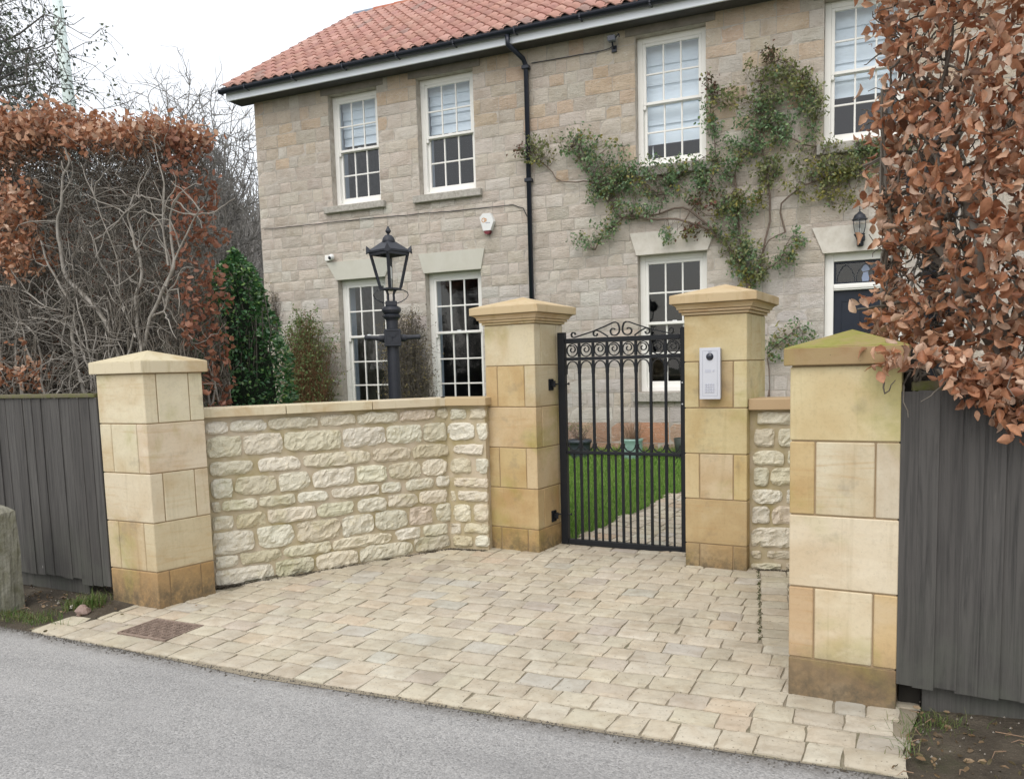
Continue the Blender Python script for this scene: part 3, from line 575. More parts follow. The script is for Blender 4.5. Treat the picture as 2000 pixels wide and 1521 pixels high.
def sett_mesh(l, d, h=0.035, nx=7, ny=5):
    """a tumbled stone sett: irregular outline, rounded rim, dished riven top"""
    sx, sy = random.uniform(0, 99), random.uniform(0, 99); V = []; F = []; sk = random.uniform(-0.006, 0.006)
    for j in range(ny):
        for i in range(nx):
            u, v = i / (nx - 1) * 2 - 1, j / (ny - 1) * 2 - 1
            uu = math.copysign(abs(u) ** 0.6, u); vv = math.copysign(abs(v) ** 0.6, v)
            x = uu * l / 2 + sk * vv; y = vv * d / 2 + sk * uu
            x += 0.0075 * mnoise.noise(Vector((sx + x * 22, sy + y * 22, 0))); y += 0.0075 * mnoise.noise(Vector((sx + x * 22, sy + y * 22, 9)))
            e = max(abs(u), abs(v)); z = -0.0042 * max(0, (e - 0.6) / 0.4) ** 2.2 + 0.0038 * mnoise.noise(Vector((sx + x * 14, sy + y * 14, 3)))
            V.append((x, y, z))
    for j in range(ny - 1):
        for i in range(nx - 1): a = j * nx + i; F.append((a, a + 1, a + 1 + nx, a + nx))
    rim = [i for i in range(nx)] + [nx * j + nx - 1 for j in range(1, ny)] + [nx * (ny - 1) + i for i in range(nx - 2, -1, -1)] + [nx * j for j in range(ny - 2, 0, -1)]
    n0 = len(V)
    for r in rim: x, y, z = V[r]; V.append((x * 1.02, y * 1.02, z - h))
    m = len(rim)
    for k in range(m): F.append((rim[(k + 1) % m], rim[k], n0 + k, n0 + (k + 1) % m))
    return np.array(V), F
def lay(fr, lx, ly, l, d, extra=0.0, dz=0.0):
    V, F = sett_mesh(l, d); c, s_ = math.cos(extra + random.uniform(-.012, .012)), math.sin(extra + random.uniform(-.012, .012))
    V2 = np.stack([lx + c * V[:, 0] - s_ * V[:, 1], ly + s_ * V[:, 0] + c * V[:, 1], V[:, 2]], 1); W = fr.w(V2)
    W[:, 2] = V[:, 2] + gz(W[:, 0], W[:, 1]) + random.uniform(-0.0012, 0.0018) + 0.004 + dz + random.uniform(-.015, .015) * V[:, 0] + random.uniform(-.015, .015) * V[:, 1]
    return W, F
CH = [(1.66, 5.70), (1.41, 4.81), (1.26, 4.29), (1.12, 4.04), (0.84, 3.71), (0.60, 3.36), (0.45, 3.16)]     # the straight joint on the right
dl = RD.loc([(-2.30, 4.79)])[0]; DRX = (dl[0] - 0.205, dl[0] + 0.205); DRY = [0, 0]
pcs = []
y = 0.004; row = 0
while y < 3.9:
    d = random.uniform(0.142, 0.162) if row else 0.165
    if row == 1: DRY[0] = y
    if row == 2: DRY[1] = y + d
    xe = 2.2                                                  # the straight joint cuts the rows short on the right
    for q in np.linspace(-0.5, 2.2, 271):
        p = RD.p(q, y + d / 2)
        if p[1] > 4.22 and p[0] > np.interp(p[1], [4.04, 4.29, 4.81, 5.7], [1.12, 1.26, 1.41, 1.66]): xe = q; break
    x = -4.05 + random.uniform(0, 0.15)
    while x < xe:
        l = random.choice((0.14, 0.16, 0.175, 0.18, 0.19, 0.205, 0.22)) * random.uniform(0.95, 1.06)
        if row in (1, 2):
            if x < DRX[0] < x + l + 0.07: l = DRX[0] - x
            elif DRX[0] - .001 <= x < DRX[1]: x = DRX[1]; continue
        if x + l > xe - 0.06: l = xe - x + (0.0 if xe < 2.2 else 0.1)
        cx, cy = x + l / 2, y + d / 2 + float(bow(x + l / 2)) * max(0, 1 - y / 2.5)
        p = RD.p(cx, cy)
        if inside(p[0], p[1], POLY) and l > 0.03:
            W, F = lay(RD, cx, cy, l - random.uniform(0.005, 0.009), d - random.uniform(0.005, 0.009))
            pcs.append((W, F, jit(pick(SETT_C), 0.045, 0.012)))
        x += l
    y += d; row += 1
dy0, dy1 = DRY; dcx = (DRX[0] + DRX[1]) / 2; DR = Frame(RD.p(dcx, (dy0 + dy1) / 2 + float(bow(dcx)))[:2], -0.434)
CF = Frame((1.26, 4.29), math.radians(74)); y = -0.10                      # setts beside the right-hand wall
while y < 1.5:
    d = random.uniform(0.115, 0.15); x = 0.006
    while x < 0.5:
        l = random.uniform(0.15, 0.21); lx, ly = y + d / 2, -(x + l / 2)
        p = CF.p(lx, ly)
        if inside(p[0], p[1], POLY) and p[1] > 4.20:
            W, F = lay(CF, lx, ly, d - 0.012, l - 0.012); pcs.append((W, F, jit(pick(SETT_C), 0.08, 0.02)))
        x += l
    y += d
emit('sett', pcs, SETT, paving, 300, smooth=False, joined='far_setts')
# rusty drain cover let into the setts
dc = thing('drain_cover', (DR.o[0], DR.o[1], gzf(DR.o[0], DR.o[1])), 'rusty brown rectangular drain cover set in the paving by the left pillar', 'drain cover')
g0 = gzf(DR.o[0], DR.o[1]); fr = Frame(DR.o[:2], -0.434, g0)
m = MB(fr); m.box(-0.19, 0.19, -0.135, 0.135, -0.02, -0.001, 0); m.build('plate', RUST, dc)
m = MB(fr)
for a_, b_ in ((-0.203, -0.191), (0.191, 0.203)): m.box(a_, b_, -0.149, 0.149, -0.02, 0.007, 0.002)
for a_, b_ in ((-0.148, -0.136), (0.136, 0.148)): m.box(-0.190, 0.190, a_, b_, -0.02, 0.006, 0.002)
m.build('rim', RUST, dc)
m = MB(fr)
for i in range(9):
    for j in range(6):
        cx, cy = -0.166 + i * 0.0415, -0.104 + j * 0.0415
        for k in (-1, 0, 1):
            if (i + j) % 2: m.box(cx - 0.016, cx + 0.016, cy + k * 0.012 - 0.003, cy + k * 0.012 + 0.003, -0.001, 0.006)
            else: m.box(cx + k * 0.012 - 0.003, cx + k * 0.012 + 0.003, cy - 0.016, cy + 0.016, -0.001, 0.006)
m.build('tread', RUST, dc)
fr = Frame(DR.o[:2], -0.434, g0)

# garden behind the wall: lawn, path, bed; verges in front of the fences
def off_poly(c):
    return np.array([not inside(p[0], p[1], POLY) for p in c])
PATH = [(0.36, 6.74), (0.52, 6.98), (1.75, 8.62), (2.35, 9.35), (2.9, 10.2), (4.7, 9.7), (3.6, 8.4), (1.62, 6.0), (1.36, 6.16)]
LAWNK = lambda c: np.array([(Frame((0, 0), 0) is not None) and ((p[0] - GATE_A[0]) * GATE.y[0] + (p[1] - GATE_A[1]) * GATE.y[1]) > (0.05 if -0.3 < p[0] < 1.6 else -1.6) and not inside(p[0], p[1], POLY) for p in c])
gfr = Frame(GATE_A, -0.4127)
lawn, _ = grid_sheet('lawn', -12, 9, 0.12, 7.5, 150, 60, gfr, -0.012, LAWN, amp=0.012)
path_bed = [(p[0], p[1], gzf(*p) - 0.002) for p in PATH]
gp = mesh_obj('garden_path', path_bed, [tuple(range(len(PATH)))], BED, origin=(0, 0, 0), kind='structure')
pcs = []; PF = Frame((0.3, 6.7), math.radians(-38)); y = 0.0
while y < 4.6:
    d = random.uniform(0.13, 0.155); x = -1.2
    while x < 3.2:
        l = random.uniform(0.14, 0.21); p = PF.p(x + l / 2, y + d / 2)
        if inside(p[0], p[1], PATH):
            W, F = lay(PF, x + l / 2, y + d / 2, l - 0.013, d - 0.013, 0, 0.012); pcs.append((W, F, jit(pick(SETT_C), 0.06, 0.02)))
        x += l
    y += d
emit('sett', pcs, SETT, gp, 150, joined='far_setts')
def blades(n, sample, h, w, mat, name, label, lean=0.5, nseg=2, cat='grass', z_off=0.0):
    P = sample(n); n = len(P); H = rng.uniform(h[0], h[1], n); A = rng.uniform(0, 2 * math.pi, n); L = np.abs(rng.normal(0, lean, n)); B = rng.uniform(0, 2 * math.pi, n)
    d = np.stack([np.cos(A), np.sin(A), 0 * A], 1); s_ = np.stack([np.cos(B), np.sin(B), 0 * B], 1) * w / 2
    b = P.copy(); b[:, 2] += z_off; mid = b + d * (L * H * 0.25)[:, None] + np.array([0, 0, 1]) * (H * 0.55)[:, None]; tip = b + d * (L * H * 0.9)[:, None] + np.array([0, 0, 1]) * (H * (1 - 0.35 * np.clip(L, 0, 1.4)))[:, None]
    V = np.stack([b - s_, b + s_, mid + s_ * 0.75, mid - s_ * 0.75, tip + s_ * .12, tip - s_ * .12], 1).reshape(-1, 3); k = (np.arange(n) * 6)[:, None]
    F = np.concatenate([k + np.array([[0, 1, 2, 3]]), k + np.array([[3, 2, 4, 5]])], 0)
    return tag(mesh_obj(name, V, F, mat, None, origin=(0, 0, 0), smooth=True), label, cat, kind='stuff')
def lawn_sample(n):
    x = rng.uniform(-2.2, 2.4, n * 2); y = rng.uniform(0.15, 4.25, n * 2); W = gfr.w(np.stack([x, y, 0 * x], 1))
    k = np.array([not inside(p[0], p[1], PATH) for p in W]) & (rng.random(n * 2) < np.clip(1.25 - y * 0.15, 0.3, 1)); W = W[k][:n]; W[:, 2] = gz(W[:, 0], W[:, 1]) - 0.01; return W
blades(38000, lawn_sample, (0.035, 0.075), 0.006, GRASSM, 'lawn_grass', 'bright green mown grass on the lawn behind the gate', 0.6)
def border_sample(n):
    x = rng.uniform(-2.6, 3.2, n); y = rng.normal(4.25, 0.07, n); W = gfr.w(np.stack([x, y, 0 * x], 1)); W[:, 2] = gz(W[:, 0], W[:, 1]) - 0.01; return W
blades(4500, border_sample, (0.08, 0.19), 0.012, GRASSM, 'border_plants', 'strappy green leaves along the foot of the house wall', 1.1, cat='plants')
# bare verges
FLA, FRA = np.array([-2.871, 5.478]), np.array([1.585, 3.386])
def verge_bump(L): return 0.035 * np.clip((L[:, 1]) / 0.5, 0, 1)
verge_l, _ = grid_sheet('verge', -12.0, -3.62, -0.02, 1.6, 190, 44, RD, -0.016, EARTH, zf=lambda L: 0.03 * np.clip((L[:, 1] - 0.02) / 0.35, 0, 1), amp=0.02)
verge_m, _ = grid_sheet('verge', -3.64, -2.75, 0.0, 1.6, 46, 60, RD, -0.016, EARTH, zf=lambda L: 0.03 * np.clip((L[:, 1] - 0.02) / 0.35, 0, 1) * np.clip((-3.35 - L[:, 0] + L[:, 1] * 0.5) / 0.2, 0, 1), amp=0.014, keep=lambda c: off_poly(c))
verge_r, _ = grid_sheet('verge', 0.90, 6.0, -0.02, 1.5, 150, 50, RD, -0.012, EARTH, zf=lambda L: 0.03 * np.clip((L[:, 0] - 1.05) / 0.35, 0, 1), amp=0.022, keep=lambda c: off_poly(c))
verge_e, _ = grid_sheet('verge', 0.4, 6.0, -0.10, 0.0, 120, 6, RD, -0.0125, EARTH, amp=0.012, keep=lambda c: (RD.loc(c)[:, 1] > -0.02 - 0.05 * np.clip((RD.loc(c)[:, 0] - 0.8) / 0.6, 0, 1)) & off_poly(c))

# ------------------------------------------------------------------ gate pillars
COURSE = 0.33
def pillar(corner, la, wa, ra, wb, z1, ztop, base, order, cap, label, name='gate_pillar', first=None, tints=None, moss=0.0, captint=(0.55, 0.44, 0.27), over=0.05, caph=0.08, apex=0.10, mould=False):
    """corner nearest the road; la: direction of the left face pointing left, ra: direction of the right face pointing away"""
    cx, cy = corner; da = np.array([math.cos(la), math.sin(la)]); db = np.array([math.cos(ra), math.sin(ra)])
    g0 = gzf(cx, cy)
    t = thing(name, (cx, cy, g0), label, 'pillar')
    def pt(a, b): return np.array([cx, cy]) + da * a * wa + db * b * wb
    def prism(a0, a1, b0, b1, z0, z1_, bev=0.004):
        V, F = cbox(a0 * wa, a1 * wa, b0 * wb, b1 * wb, z0, z1_, bev); V = np.array(V)
        W = np.array([cx, cy, 0]) + V[:, :1] * np.array([da[0], da[1], 0]) + V[:, 1:2] * np.array([db[0], db[1], 0]) + V[:, 2:3] * np.array([0, 0, 1])
        return W, [f[::-1] for f in F]
    i_ = 0.007
    W, F = prism(i_ / wa, 1 - i_ / wa, i_ / wb, 1 - i_ / wb, base - 0.05, ztop + 0.006, 0); mesh_obj('mortar_core', W, F, MORTAR_SAND, t)
    j = 0.0035; z_hi = ztop; z_lo = z1; k = 0
    while z_hi > base + 0.02:
        ty = order[k % 2]; bot = max(z_lo, base - 0.03)
        cuts = [(0, .215), (.215, .76), (.76, 1)]
        for q, (u0, u1) in enumerate(cuts):
            g0_ = (j if u0 > 0 else 0); g1_ = (j if u1 < 1 else 0)
            if ty == 'A': W, F = prism(0, 1, u0 + g0_ / wb, u1 - g1_ / wb, bot + (j if bot > base else 0), z_hi - j)
            else: W, F = prism(u0 + g0_ / wa, u1 - g1_ / wa, 0, 1, bot + (j if bot > base else 0), z_hi - j)
            c = tints[min(k, len(tints) - 1)]; c = c[q] if isinstance(c[0], tuple) else c
            mesh_obj('stone_block', W, F, SAND[0], t, color=jit(c, 0.05, 0.02))
        z_hi = z_lo; z_lo -= COURSE; k += 1
    # cap
    ctr = pt(.5, .5)
    def slab(o, z0, z1_, bev=0.004): return prism(-o / wa, 1 + o / wa, -o / wb, 1 + o / wb, z0, z1_, bev)
    z = ztop
    if mould:
        for o0, h in ((0.015, 0.020), (0.031, 0.020)):
            W, F = slab(o0, z + 0.002, z + h, 0.003); mesh_obj('moulding', W, F, CAP, t, color=jit(captint, .03)); z += h
        n = 5; Vs = []; Fs = []
        prof = [(0.042 + 0.034 * (1 - math.cos(u * math.pi / 2)), z + 0.002 + 0.034 * math.sin(u * math.pi / 2)) for u in np.linspace(0, 1, n)]
        for o, zz in prof:
            for a_, b_ in ((0, 0), (1, 0), (1, 1), (0, 1)):
                p = np.array([cx, cy]) + da * ((wa + o) if a_ else -o) + db * ((wb + o) if b_ else -o); Vs.append((p[0], p[1], zz))
        for r in range(n - 1):
            for q in range(4): Fs.append((r * 4 + q, r * 4 + 4 + q, r * 4 + 4 + (q + 1) % 4, r * 4 + (q + 1) % 4))
        Fs += [(0, 1, 2, 3), (4 * n - 1, 4 * n - 2, 4 * n - 3, 4 * n - 4)]
        mesh_obj('moulding', Vs, Fs, CAP, t, color=jit(captint, .03)); z += 0.038
    W, F = slab(over, z + 0.002, z + caph, 0.004); W = list(map(tuple, W)); z += caph
    o = over - 0.003; n0 = len(W)
    for a_, b_ in ((0, 0), (1, 0), (1, 1), (0, 1)):
        p = np.array([cx, cy]) + da * ((wa + o) if a_ else -o) + db * ((wb + o) if b_ else -o); W.append((p[0], p[1], z + 0.0005))
    W.append((ctr[0], ctr[1], z + apex)); F = list(F) + [(n0 + (q + 1) % 4, n0 + q, n0 + 4) for q in range(4)]
    co = mesh_obj('coping_cap', np.array(W), F, CAP, t, color=captint); co['moss'] = float(moss)
    return t
BUFF = (0.56, 0.475, 0.315); PALE = (0.60, 0.53, 0.385); GOLD = (0.50, 0.375, 0.20); OCH = (0.44, 0.30, 0.135); DK = (0.30, 0.205, 0.115)
pillar((-2.463, 5.277), math.pi - 0.458, 0.455, 0.9135, 0.416, 1.306, 1.636, gzf(-2.46, 5.28), 'AB', None,
       'pale sandstone pillar with a low pyramid cap at the left end of the rubble wall', tints=[PALE, PALE, PALE, BUFF, (0.42, 0.28, 0.13)], captint=(0.60, 0.53, 0.38), moss=0.15, caph=0.080, apex=0.076, over=0.028)
pillar((0.100, 6.411), math.pi - 0.561, 0.474, math.pi / 2 - 0.561, 0.46, 1.626, 1.956, gzf(0.1, 6.41), 'AB', None,
       'tall moulded sandstone pillar on the hinge side of the iron gate', tints=[PALE, (BUFF, (0.54, 0.42, 0.23), (0.50, 0.38, 0.20)), (0.54, 0.42, 0.25), ((0.55, 0.44, 0.27), (0.50, 0.38, 0.2), GOLD), GOLD, OCH],
       captint=(0.53, 0.42, 0.26), mould=True, caph=0.062, apex=0.088, over=0.086)
pillar((1.566, 5.657), math.pi - 0.499, 0.448, math.pi / 2 - 0.499, 0.58, 1.617, 1.947, gzf(1.57, 5.66), 'AB', None,
       'tall moulded sandstone pillar carrying the intercom beside the iron gate', tints=[(0.56, 0.48, 0.29), ((0.56, 0.47, 0.28), (0.52, 0.42, 0.25), (0.55, 0.47, 0.28)), (0.54, 0.46, 0.26), ((0.53, 0.42, 0.22), (0.56, 0.47, 0.30), (0.56, 0.46, 0.28)), (0.47, 0.36, 0.20), (0.42, 0.30, 0.16)],
       captint=(0.53, 0.42, 0.26), mould=True, caph=0.062, apex=0.090, over=0.084)
pillar((1.585, 3.386), math.pi - 0.488, 0.450, math.pi / 2 - 0.488, 0.56, 1.249, 1.580, gzf(1.5, 3.4) - 0.01, 'AB', None,
       'nearest sandstone pillar with a mossy green pyramid cap beside the right-hand fence', tints=[(0.55, 0.46, 0.28), ((0.56, 0.49, 0.37), (0.60, 0.53, 0.39), (0.50, 0.37, 0.20)), (0.60, 0.52, 0.38), ((0.52, 0.38, 0.21), (0.58, 0.50, 0.36), (0.50, 0.37, 0.22)), DK],
       captint=(0.33, 0.235, 0.13), moss=1.0, caph=0.080, apex=0.080, over=0.025)

# ------------------------------------------------------------------ rubble walls with copings
RUB_C = [(5, (0.665, 0.63, 0.515)), (4, (0.635, 0.59, 0.465)), (3, (0.69, 0.66, 0.565)), (2, (0.60, 0.56, 0.435)), (1.2, (0.60, 0.535, 0.43)), (1.0, (0.54, 0.495, 0.355))]
def rubble(fr, s0, s1, z0, z1, depth=0.021, nx=None, nz=None, dens=0.018):
    w, h = s1 - s0, z1 - z0; nx = nx or max(6, int(w / dens)); nz = nz or max(6, int(h / dens) + 1)
    sx, sz = random.uniform(0, 99), random.uniform(0, 99); V = []; F = []
    tl = random.uniform(-0.05, 0.05); cr = [random.uniform(0.02, 0.14) for _ in range(4)]
    for j in range(nz):
        for i in range(nx):
            u, v = i / (nx - 1) * 2 - 1, j / (nz - 1) * 2 - 1
            uu = math.copysign(abs(u) ** 0.75, u); vv = math.copysign(abs(v) ** 0.75, v)
            # pull in each corner by its own amount
            c = cr[(0 if u < 0 else 1) + (0 if v < 0 else 2)]; k = 1 - c * (abs(uu) * abs(vv)) ** 3 * 1.6
            x = (s0 + s1) / 2 + uu * k * w / 2; z = (z0 + z1) / 2 + vv * k * h / 2 + tl * 0.3 * h * uu
            q = Vector((sx + x * 15, sz + z * 15, 0)); x += 0.010 * mnoise.noise(q); z += 0.009 * mnoise.noise(q + Vector((31, 7, 2)))
            e = max(abs(u), abs(v)); fall = max(0.0, (e - 0.55) / 0.45) ** 1.8
            q = Vector((sx + x * 9, sz + z * 11, 3)); rr = abs(mnoise.noise(q)) + 0.55 * abs(mnoise.noise(q * 2.7)) + 0.3 * mnoise.noise(q * 6.1)
            y = -depth * (1 - 0.62 * fall) * 0.8 + 0.030 * (rr - 0.3)
            V.append((x, y, z))
    for j in range(nz - 1):
        for i in range(nx - 1): a = j * nx + i; F.append((a, a + 1, a + 1 + nx, a + nx))
    rim = [i for i in range(nx)] + [nx * j + nx - 1 for j in range(1, nz)] + [nx * (nz - 1) + i for i in range(nx - 2, -1, -1)] + [nx * j for j in range(nz - 2, 0, -1)]
    n0 = len(V); m = len(rim)
    for r in rim: V.append((V[r][0], 0.02, V[r][2]))
    for k in range(m): F.append((rim[(k + 1) % m], rim[k], n0 + k, n0 + (k + 1) % m))
    return fr.w(V), F
def angle(a, b): return math.atan2(b[1] - a[1], b[0] - a[0])
def rand_rows(length, z0, z1):
    out = []; z = z1
    while z > z0 + 0.05:
        h = random.choice((0.075, 0.09, 0.10, 0.13, 0.15)); s_ = random.uniform(-0.15, 0)
        while s_ < length:
            l = random.uniform(0.14, 0.38); out.append((max(s_, 0.005), min(s_ + l, length - 0.005), z, max(z - h, z0))); s_ += l + 0.02
        z -= h + 0.028
    return [o for o in out if o[1] - o[0] > 0.05]
def wall_run(t, a, b, stones, back, ztop, step=0.0):
    fr = Frame(a, angle(a, b)); L = float(np.linalg.norm(np.array(b) - np.array(a)))
    m = MB(fr); m.box(-0.02, L + 0.0, 0.003, back, -0.02, ztop - 0.001); m.build('mortar', MORTAR_RUB, t)
    for s0, s1, zt, zb in stones:
        W, F = rubble(fr, s0, s1, zb, zt); mesh_obj('stone', W, F, RUB[0], t, color=jit(pick(RUB_C), 0.07, 0.02))
    return fr, L
def coping(t, fr, s0, s1, z0, z1, cuts, back=0.27, m0=0.0, m1=0.0, col=(0.57, 0.48, 0.32)):
    """coping stones; m0/m1: slant of the mitred ends"""
    cs = [s0] + cuts + [s1]
    for k in range(len(cs) - 1):
        a, b = cs[k] + (0.003 if k else 0), cs[k + 1] - (0.003 if k < len(cs) - 2 else 0)
        V, F = cbox(a, b, -0.05, back, z0, z1, 0.004); V = np.array(V)
        if k == 0: V[V[:, 0] < a + 0.01, 0] += (V[V[:, 0] < a + 0.01, 1] + 0.05) * m0
        if k == len(cs) - 2: V[V[:, 0] > b - 0.01, 0] += (V[V[:, 0] > b - 0.01, 1] + 0.05) * m1
        mesh_obj('coping_stone', fr.w(V), F, CAP, t, color=jit(col, 0.04, 0.015))
lw = thing('rubble_wall', (W0[0], W0[1], gzf(*W0)), 'cream rubble stone wall with sandstone coping between the left pillar and the gate', 'wall')
f1, L1 = wall_run(lw, W0, W1, [s for s in LEFTW], 0.22, 1.312)
f2, L2 = wall_run(lw, W1, W2, [s for s in RETW], 0.22, 1.312)
kk = math.tan((f1.ang - f2.ang) / 2)
coping(lw, f1, -0.03, L1 - 0.05 * kk, 1.314, 1.380, [0.56, 1.23], 0.27, 0, kk, (0.60, 0.53, 0.385)); coping(lw, f2, 0.003 - 0.05 * kk, L2 + 0.03, 1.314, 1.380, [], 0.27, -kk, 0, (0.50, 0.39, 0.24))
rw = thing('rubble_wall', (RW0[0], RW0[1], gzf(*RW0)), 'short mossy rubble wall with brown coping between the intercom pillar and the nearest pillar', 'wall')
f3, L3 = wall_run(rw, RW0, RW1, [(a, min(b, 0.33), c, d) for a, b, c, d in RIGHTW if a < 0.3], 0.22, 1.268)
f4, L4 = wall_run(rw, RW1, RW2, rand_rows(1.66, 0.13, 1.25), 0.22, 1.268)
coping(rw, f3, -0.015, L3 - 0.052, 1.270, 1.348, [], 0.27, 0, 0, (0.47, 0.35, 0.21)); coping(rw, f4, -0.30, L4 + 0.02, 1.2705, 1.3475, [0.5, 1.15], 0.27, 0, 0, (0.47, 0.35, 0.21))

# ------------------------------------------------------------------ iron gate
gt = thing('iron_gate', (GATE_A[0], GATE_A[1], 0.13), 'black wrought iron gate with scrolls, rings and arched bars between the two tall pillars', 'gate')
def gbox(name, x0, x1, y, hw, z0, z1, b=0.003, n=None):
    m = MB(GATE); m.box(x0, x1, y - hw, y + hw, z0, z1, b); return m.build(name, IRON, gt)
gbox('stile', 0.004, 0.066, 0, 0.025, 0.135, 1.886); gbox('stile', 1.030, 1.092, 0, 0.025, 0.135, 1.886)
gbox('rail', 0.067, 1.029, 0, 0.02, 1.795, 1.834); gbox('rail', 0.0665, 1.0295, 0, 0.017, 1.656, 1.682)
gbox('rail', 0.067, 1.029, 0, 0.018, 0.892, 0.917); gbox('rail', 0.067, 1.029, 0, 0.022, 0.135, 0.178)
PIT = (1.029 - 0.067) / 8
for i in range(1, 8):
    x = 0.067 + i * PIT
    gbox('bar', x - 0.0105, x + 0.0105, 0, 0.0105, 0.918, 1.655, 0.002); gbox('bar', x - 0.0105, x + 0.0105, 0, 0.0105, 0.179, 0.891, 0.002); gbox('bar', x - 0.0105, x + 0.0105, 0, 0.0105, 1.683, 1.794, 0.002)
for i in range(8):
    x = 0.067 + (i + .5) * PIT
    gbox('thin_bar', x - 0.007, x + 0.007, 0, 0.007, 0.179, 0.891, 0.0015)
    m = MB(GATE); R_ = PIT / 2 - 0.0115
    th = np.linspace(0, 2 * math.pi, 25); m.ribbon(np.stack([x + R_ * 0.97 * np.cos(th), 0 * th, 1.7385 + 0.051 * np.sin(th)], 1), 0.016, 0.0075)
    th = np.linspace(0, 1, 18); r_ = 0.034 - 0.022 * th; an = 2.2 - th * 6.6
    m.ribbon(np.stack([x + r_ * np.cos(an), 0 * th, 1.744 + r_ * np.sin(an)], 1), 0.016, 0.0075); m.build('ring_scroll', IRON, gt)
    m = MB(GATE); th = np.linspace(math.pi, 0, 13); m.ribbon([(x + R_ * math.cos(q), 0, 1.593 + 0.057 * math.sin(q)) for q in th], 0.016, 0.0075)
    m.ribbon([(x - R_, 0, 1.593), (x - R_, 0, 1.56), (x - R_ - .002, 0, 1.545)], 0.014, 0.005); m.ribbon([(x + R_, 0, 1.593), (x + R_, 0, 1.56), (x + R_ + .002, 0, 1.545)], 0.014, 0.005)
    m.build('arch', IRON, gt)
    m = MB(GATE); th = np.linspace(math.pi, 2 * math.pi, 13); m.ribbon([(x + R_ * math.cos(q), 0, 0.978 + 0.056 * math.sin(q)) for q in th], 0.016, 0.0075)
    m.tube([(x - R_ + .004, 0.008, 0.979), (x - R_ + .004, -0.014, 0.979)], 0.005, 6); m.build('cup_scroll', IRON, gt)
def scroll(flip, cx):
    """one half of the cresting: big volute near the middle, long slope, volutes at the ends"""
    S = lambda x, z: (cx + (-x if flip else x), 0, z)
    m = MB(GATE); pts = []
    for k in np.linspace(0, 1, 26):                           # big volute beside the centre, from its eye outwards
        an = math.pi + 1.75 * math.pi * (1 - k); r = 0.013 + 0.034 * k; pts.append(S(0.060 + r * math.cos(an), 1.882 + r * 0.98 * math.sin(an)))
    pts += [S(0.013, 1.905), S(0.024, 1.938), S(0.044, 1.949), S(0.068, 1.946), S(0.13, 1.921), S(0.24, 1.884), S(0.37, 1.850)]
    for k in np.linspace(0.05, 1, 16):
        an = -2.0 + k * 5.4; r = 0.026 - 0.014 * k; pts.append(S(0.395 + r * math.cos(an) + 0.01, 1.866 + r * math.sin(an)))
    m.ribbon(pts, 0.022, 0.0085)
    pts = []
    for k in np.linspace(0, 1, 20):
        an = 2.9 + k * 5.0; r = 0.010 + 0.018 * k; pts.append(S(0.212 + r * math.cos(an), 1.864 + r * math.sin(an) * 1.0))
    pts += [S(0.205, 1.893), S(0.17, 1.877), S(0.135, 1.855), S(0.112, 1.839)]
    m.ribbon(pts, 0.022, 0.0085)
    m.build('scroll_crest', IRON, gt)
scroll(True, 0.548); scroll(False, 0.548)
P3F = Frame((0.100, 6.411), math.pi / 2 - 0.561)
for z in (1.468, 0.385):
    m = MB(P3F); m.box(0.205, 0.275, -0.010, 0.0, z - 0.048, z + 0.045, 0.002)
    for a_, b_ in ((0.216, z - 0.036), (0.216, z + 0.033), (0.264, z - 0.036), (0.264, z + 0.033)): m.box(a_ - .006, a_ + .006, -0.015, -0.0095, b_ - .006, b_ + .006, 0.001)
    m.box(0.232, 0.252, -0.034, -0.0095, z - 0.018, z + 0.018, 0.002); m.tube([(0.242, -0.036, z - 0.022), (0.242, -0.036, z + 0.03)], 0.011, 10)
    m.tube([P3F.loc([(GATE.p(-0.03, -0.03)[0], GATE.p(-0.03, -0.03)[1])])[0].tolist() + [z], (0.242, -0.036, z)], 0.008, 8); m.build('hinge', IRON, gt)
    m = MB(GATE); m.tube([(-0.035, -0.03, z), (0.095, 0.0, z)], 0.006, 8); m.tube([(0.085, 0, z), (0.093, 0, z)], 0.011, 6); m.build('hinge_bolt', IRON, gt)
m = MB(GATE)
for z in (1.465, 1.30): m.tube([(1.045, -0.0265, z), (1.045, -0.0285, z)], 0.006, 10)
m.build('latch_bolt', SILVER, gt)

# intercom on the pillar
IF = Frame((1.173, 5.871), -0.499)
ic = thing('intercom', tuple(IF.p(0.2, 0, 1.35)), 'silver video intercom with round camera eye and keypad on the sandstone pillar', 'intercom')
m = MB(IF); m.box(0.135, 0.270, -0.056, -0.001, 1.357, 1.708, 0.003); m.build('housing', simple('intercom_side', (0.36, 0.36, 0.35), 0.4, 9, 0.1), ic)
m = MB(IF); m.box(0.128, 0.277, -0.062, -0.0565, 1.352, 1.714, 0.002); m.build('front_plate', SILVER, ic)
m = MB(IF)
for a_, b_, c_, d_ in ((0.150, 0.1515, 1.375, 1.692), (0.2545, 0.256, 1.375, 1.692), (0.1520, 0.2540, 1.375, 1.3765), (0.1520, 0.2540, 1.6905, 1.692)): m.box(a_, b_, -0.0628, -0.0615, c_, d_)
m.build('inset_line', simple('intercom_groove', (0.30, 0.32, 0.38), 0.5, 9, 0.1), ic)
m = MB(); L_ = IF.p(0.202, -0.062, 1.651); nrm = -IF.y
th = np.linspace(0, 2 * math.pi, 25)[:-1]; Vv = [tuple(L_ + IF.x * 0.0265 * math.cos(q) * k + np.array([0, 0, 1]) * 0.0265 * math.sin(q) * k + nrm * h_) for k, h_ in ((1, 0), (0.95, 0.006), (0.7, 0.012), (0.35, 0.015)) for q in th]
Ff = [(r * 24 + k, r * 24 + (k + 1) % 24, r * 24 + 24 + (k + 1) % 24, r * 24 + 24 + k) for r in range(3) for k in range(24)] + [tuple(72 + k for k in range(24))]
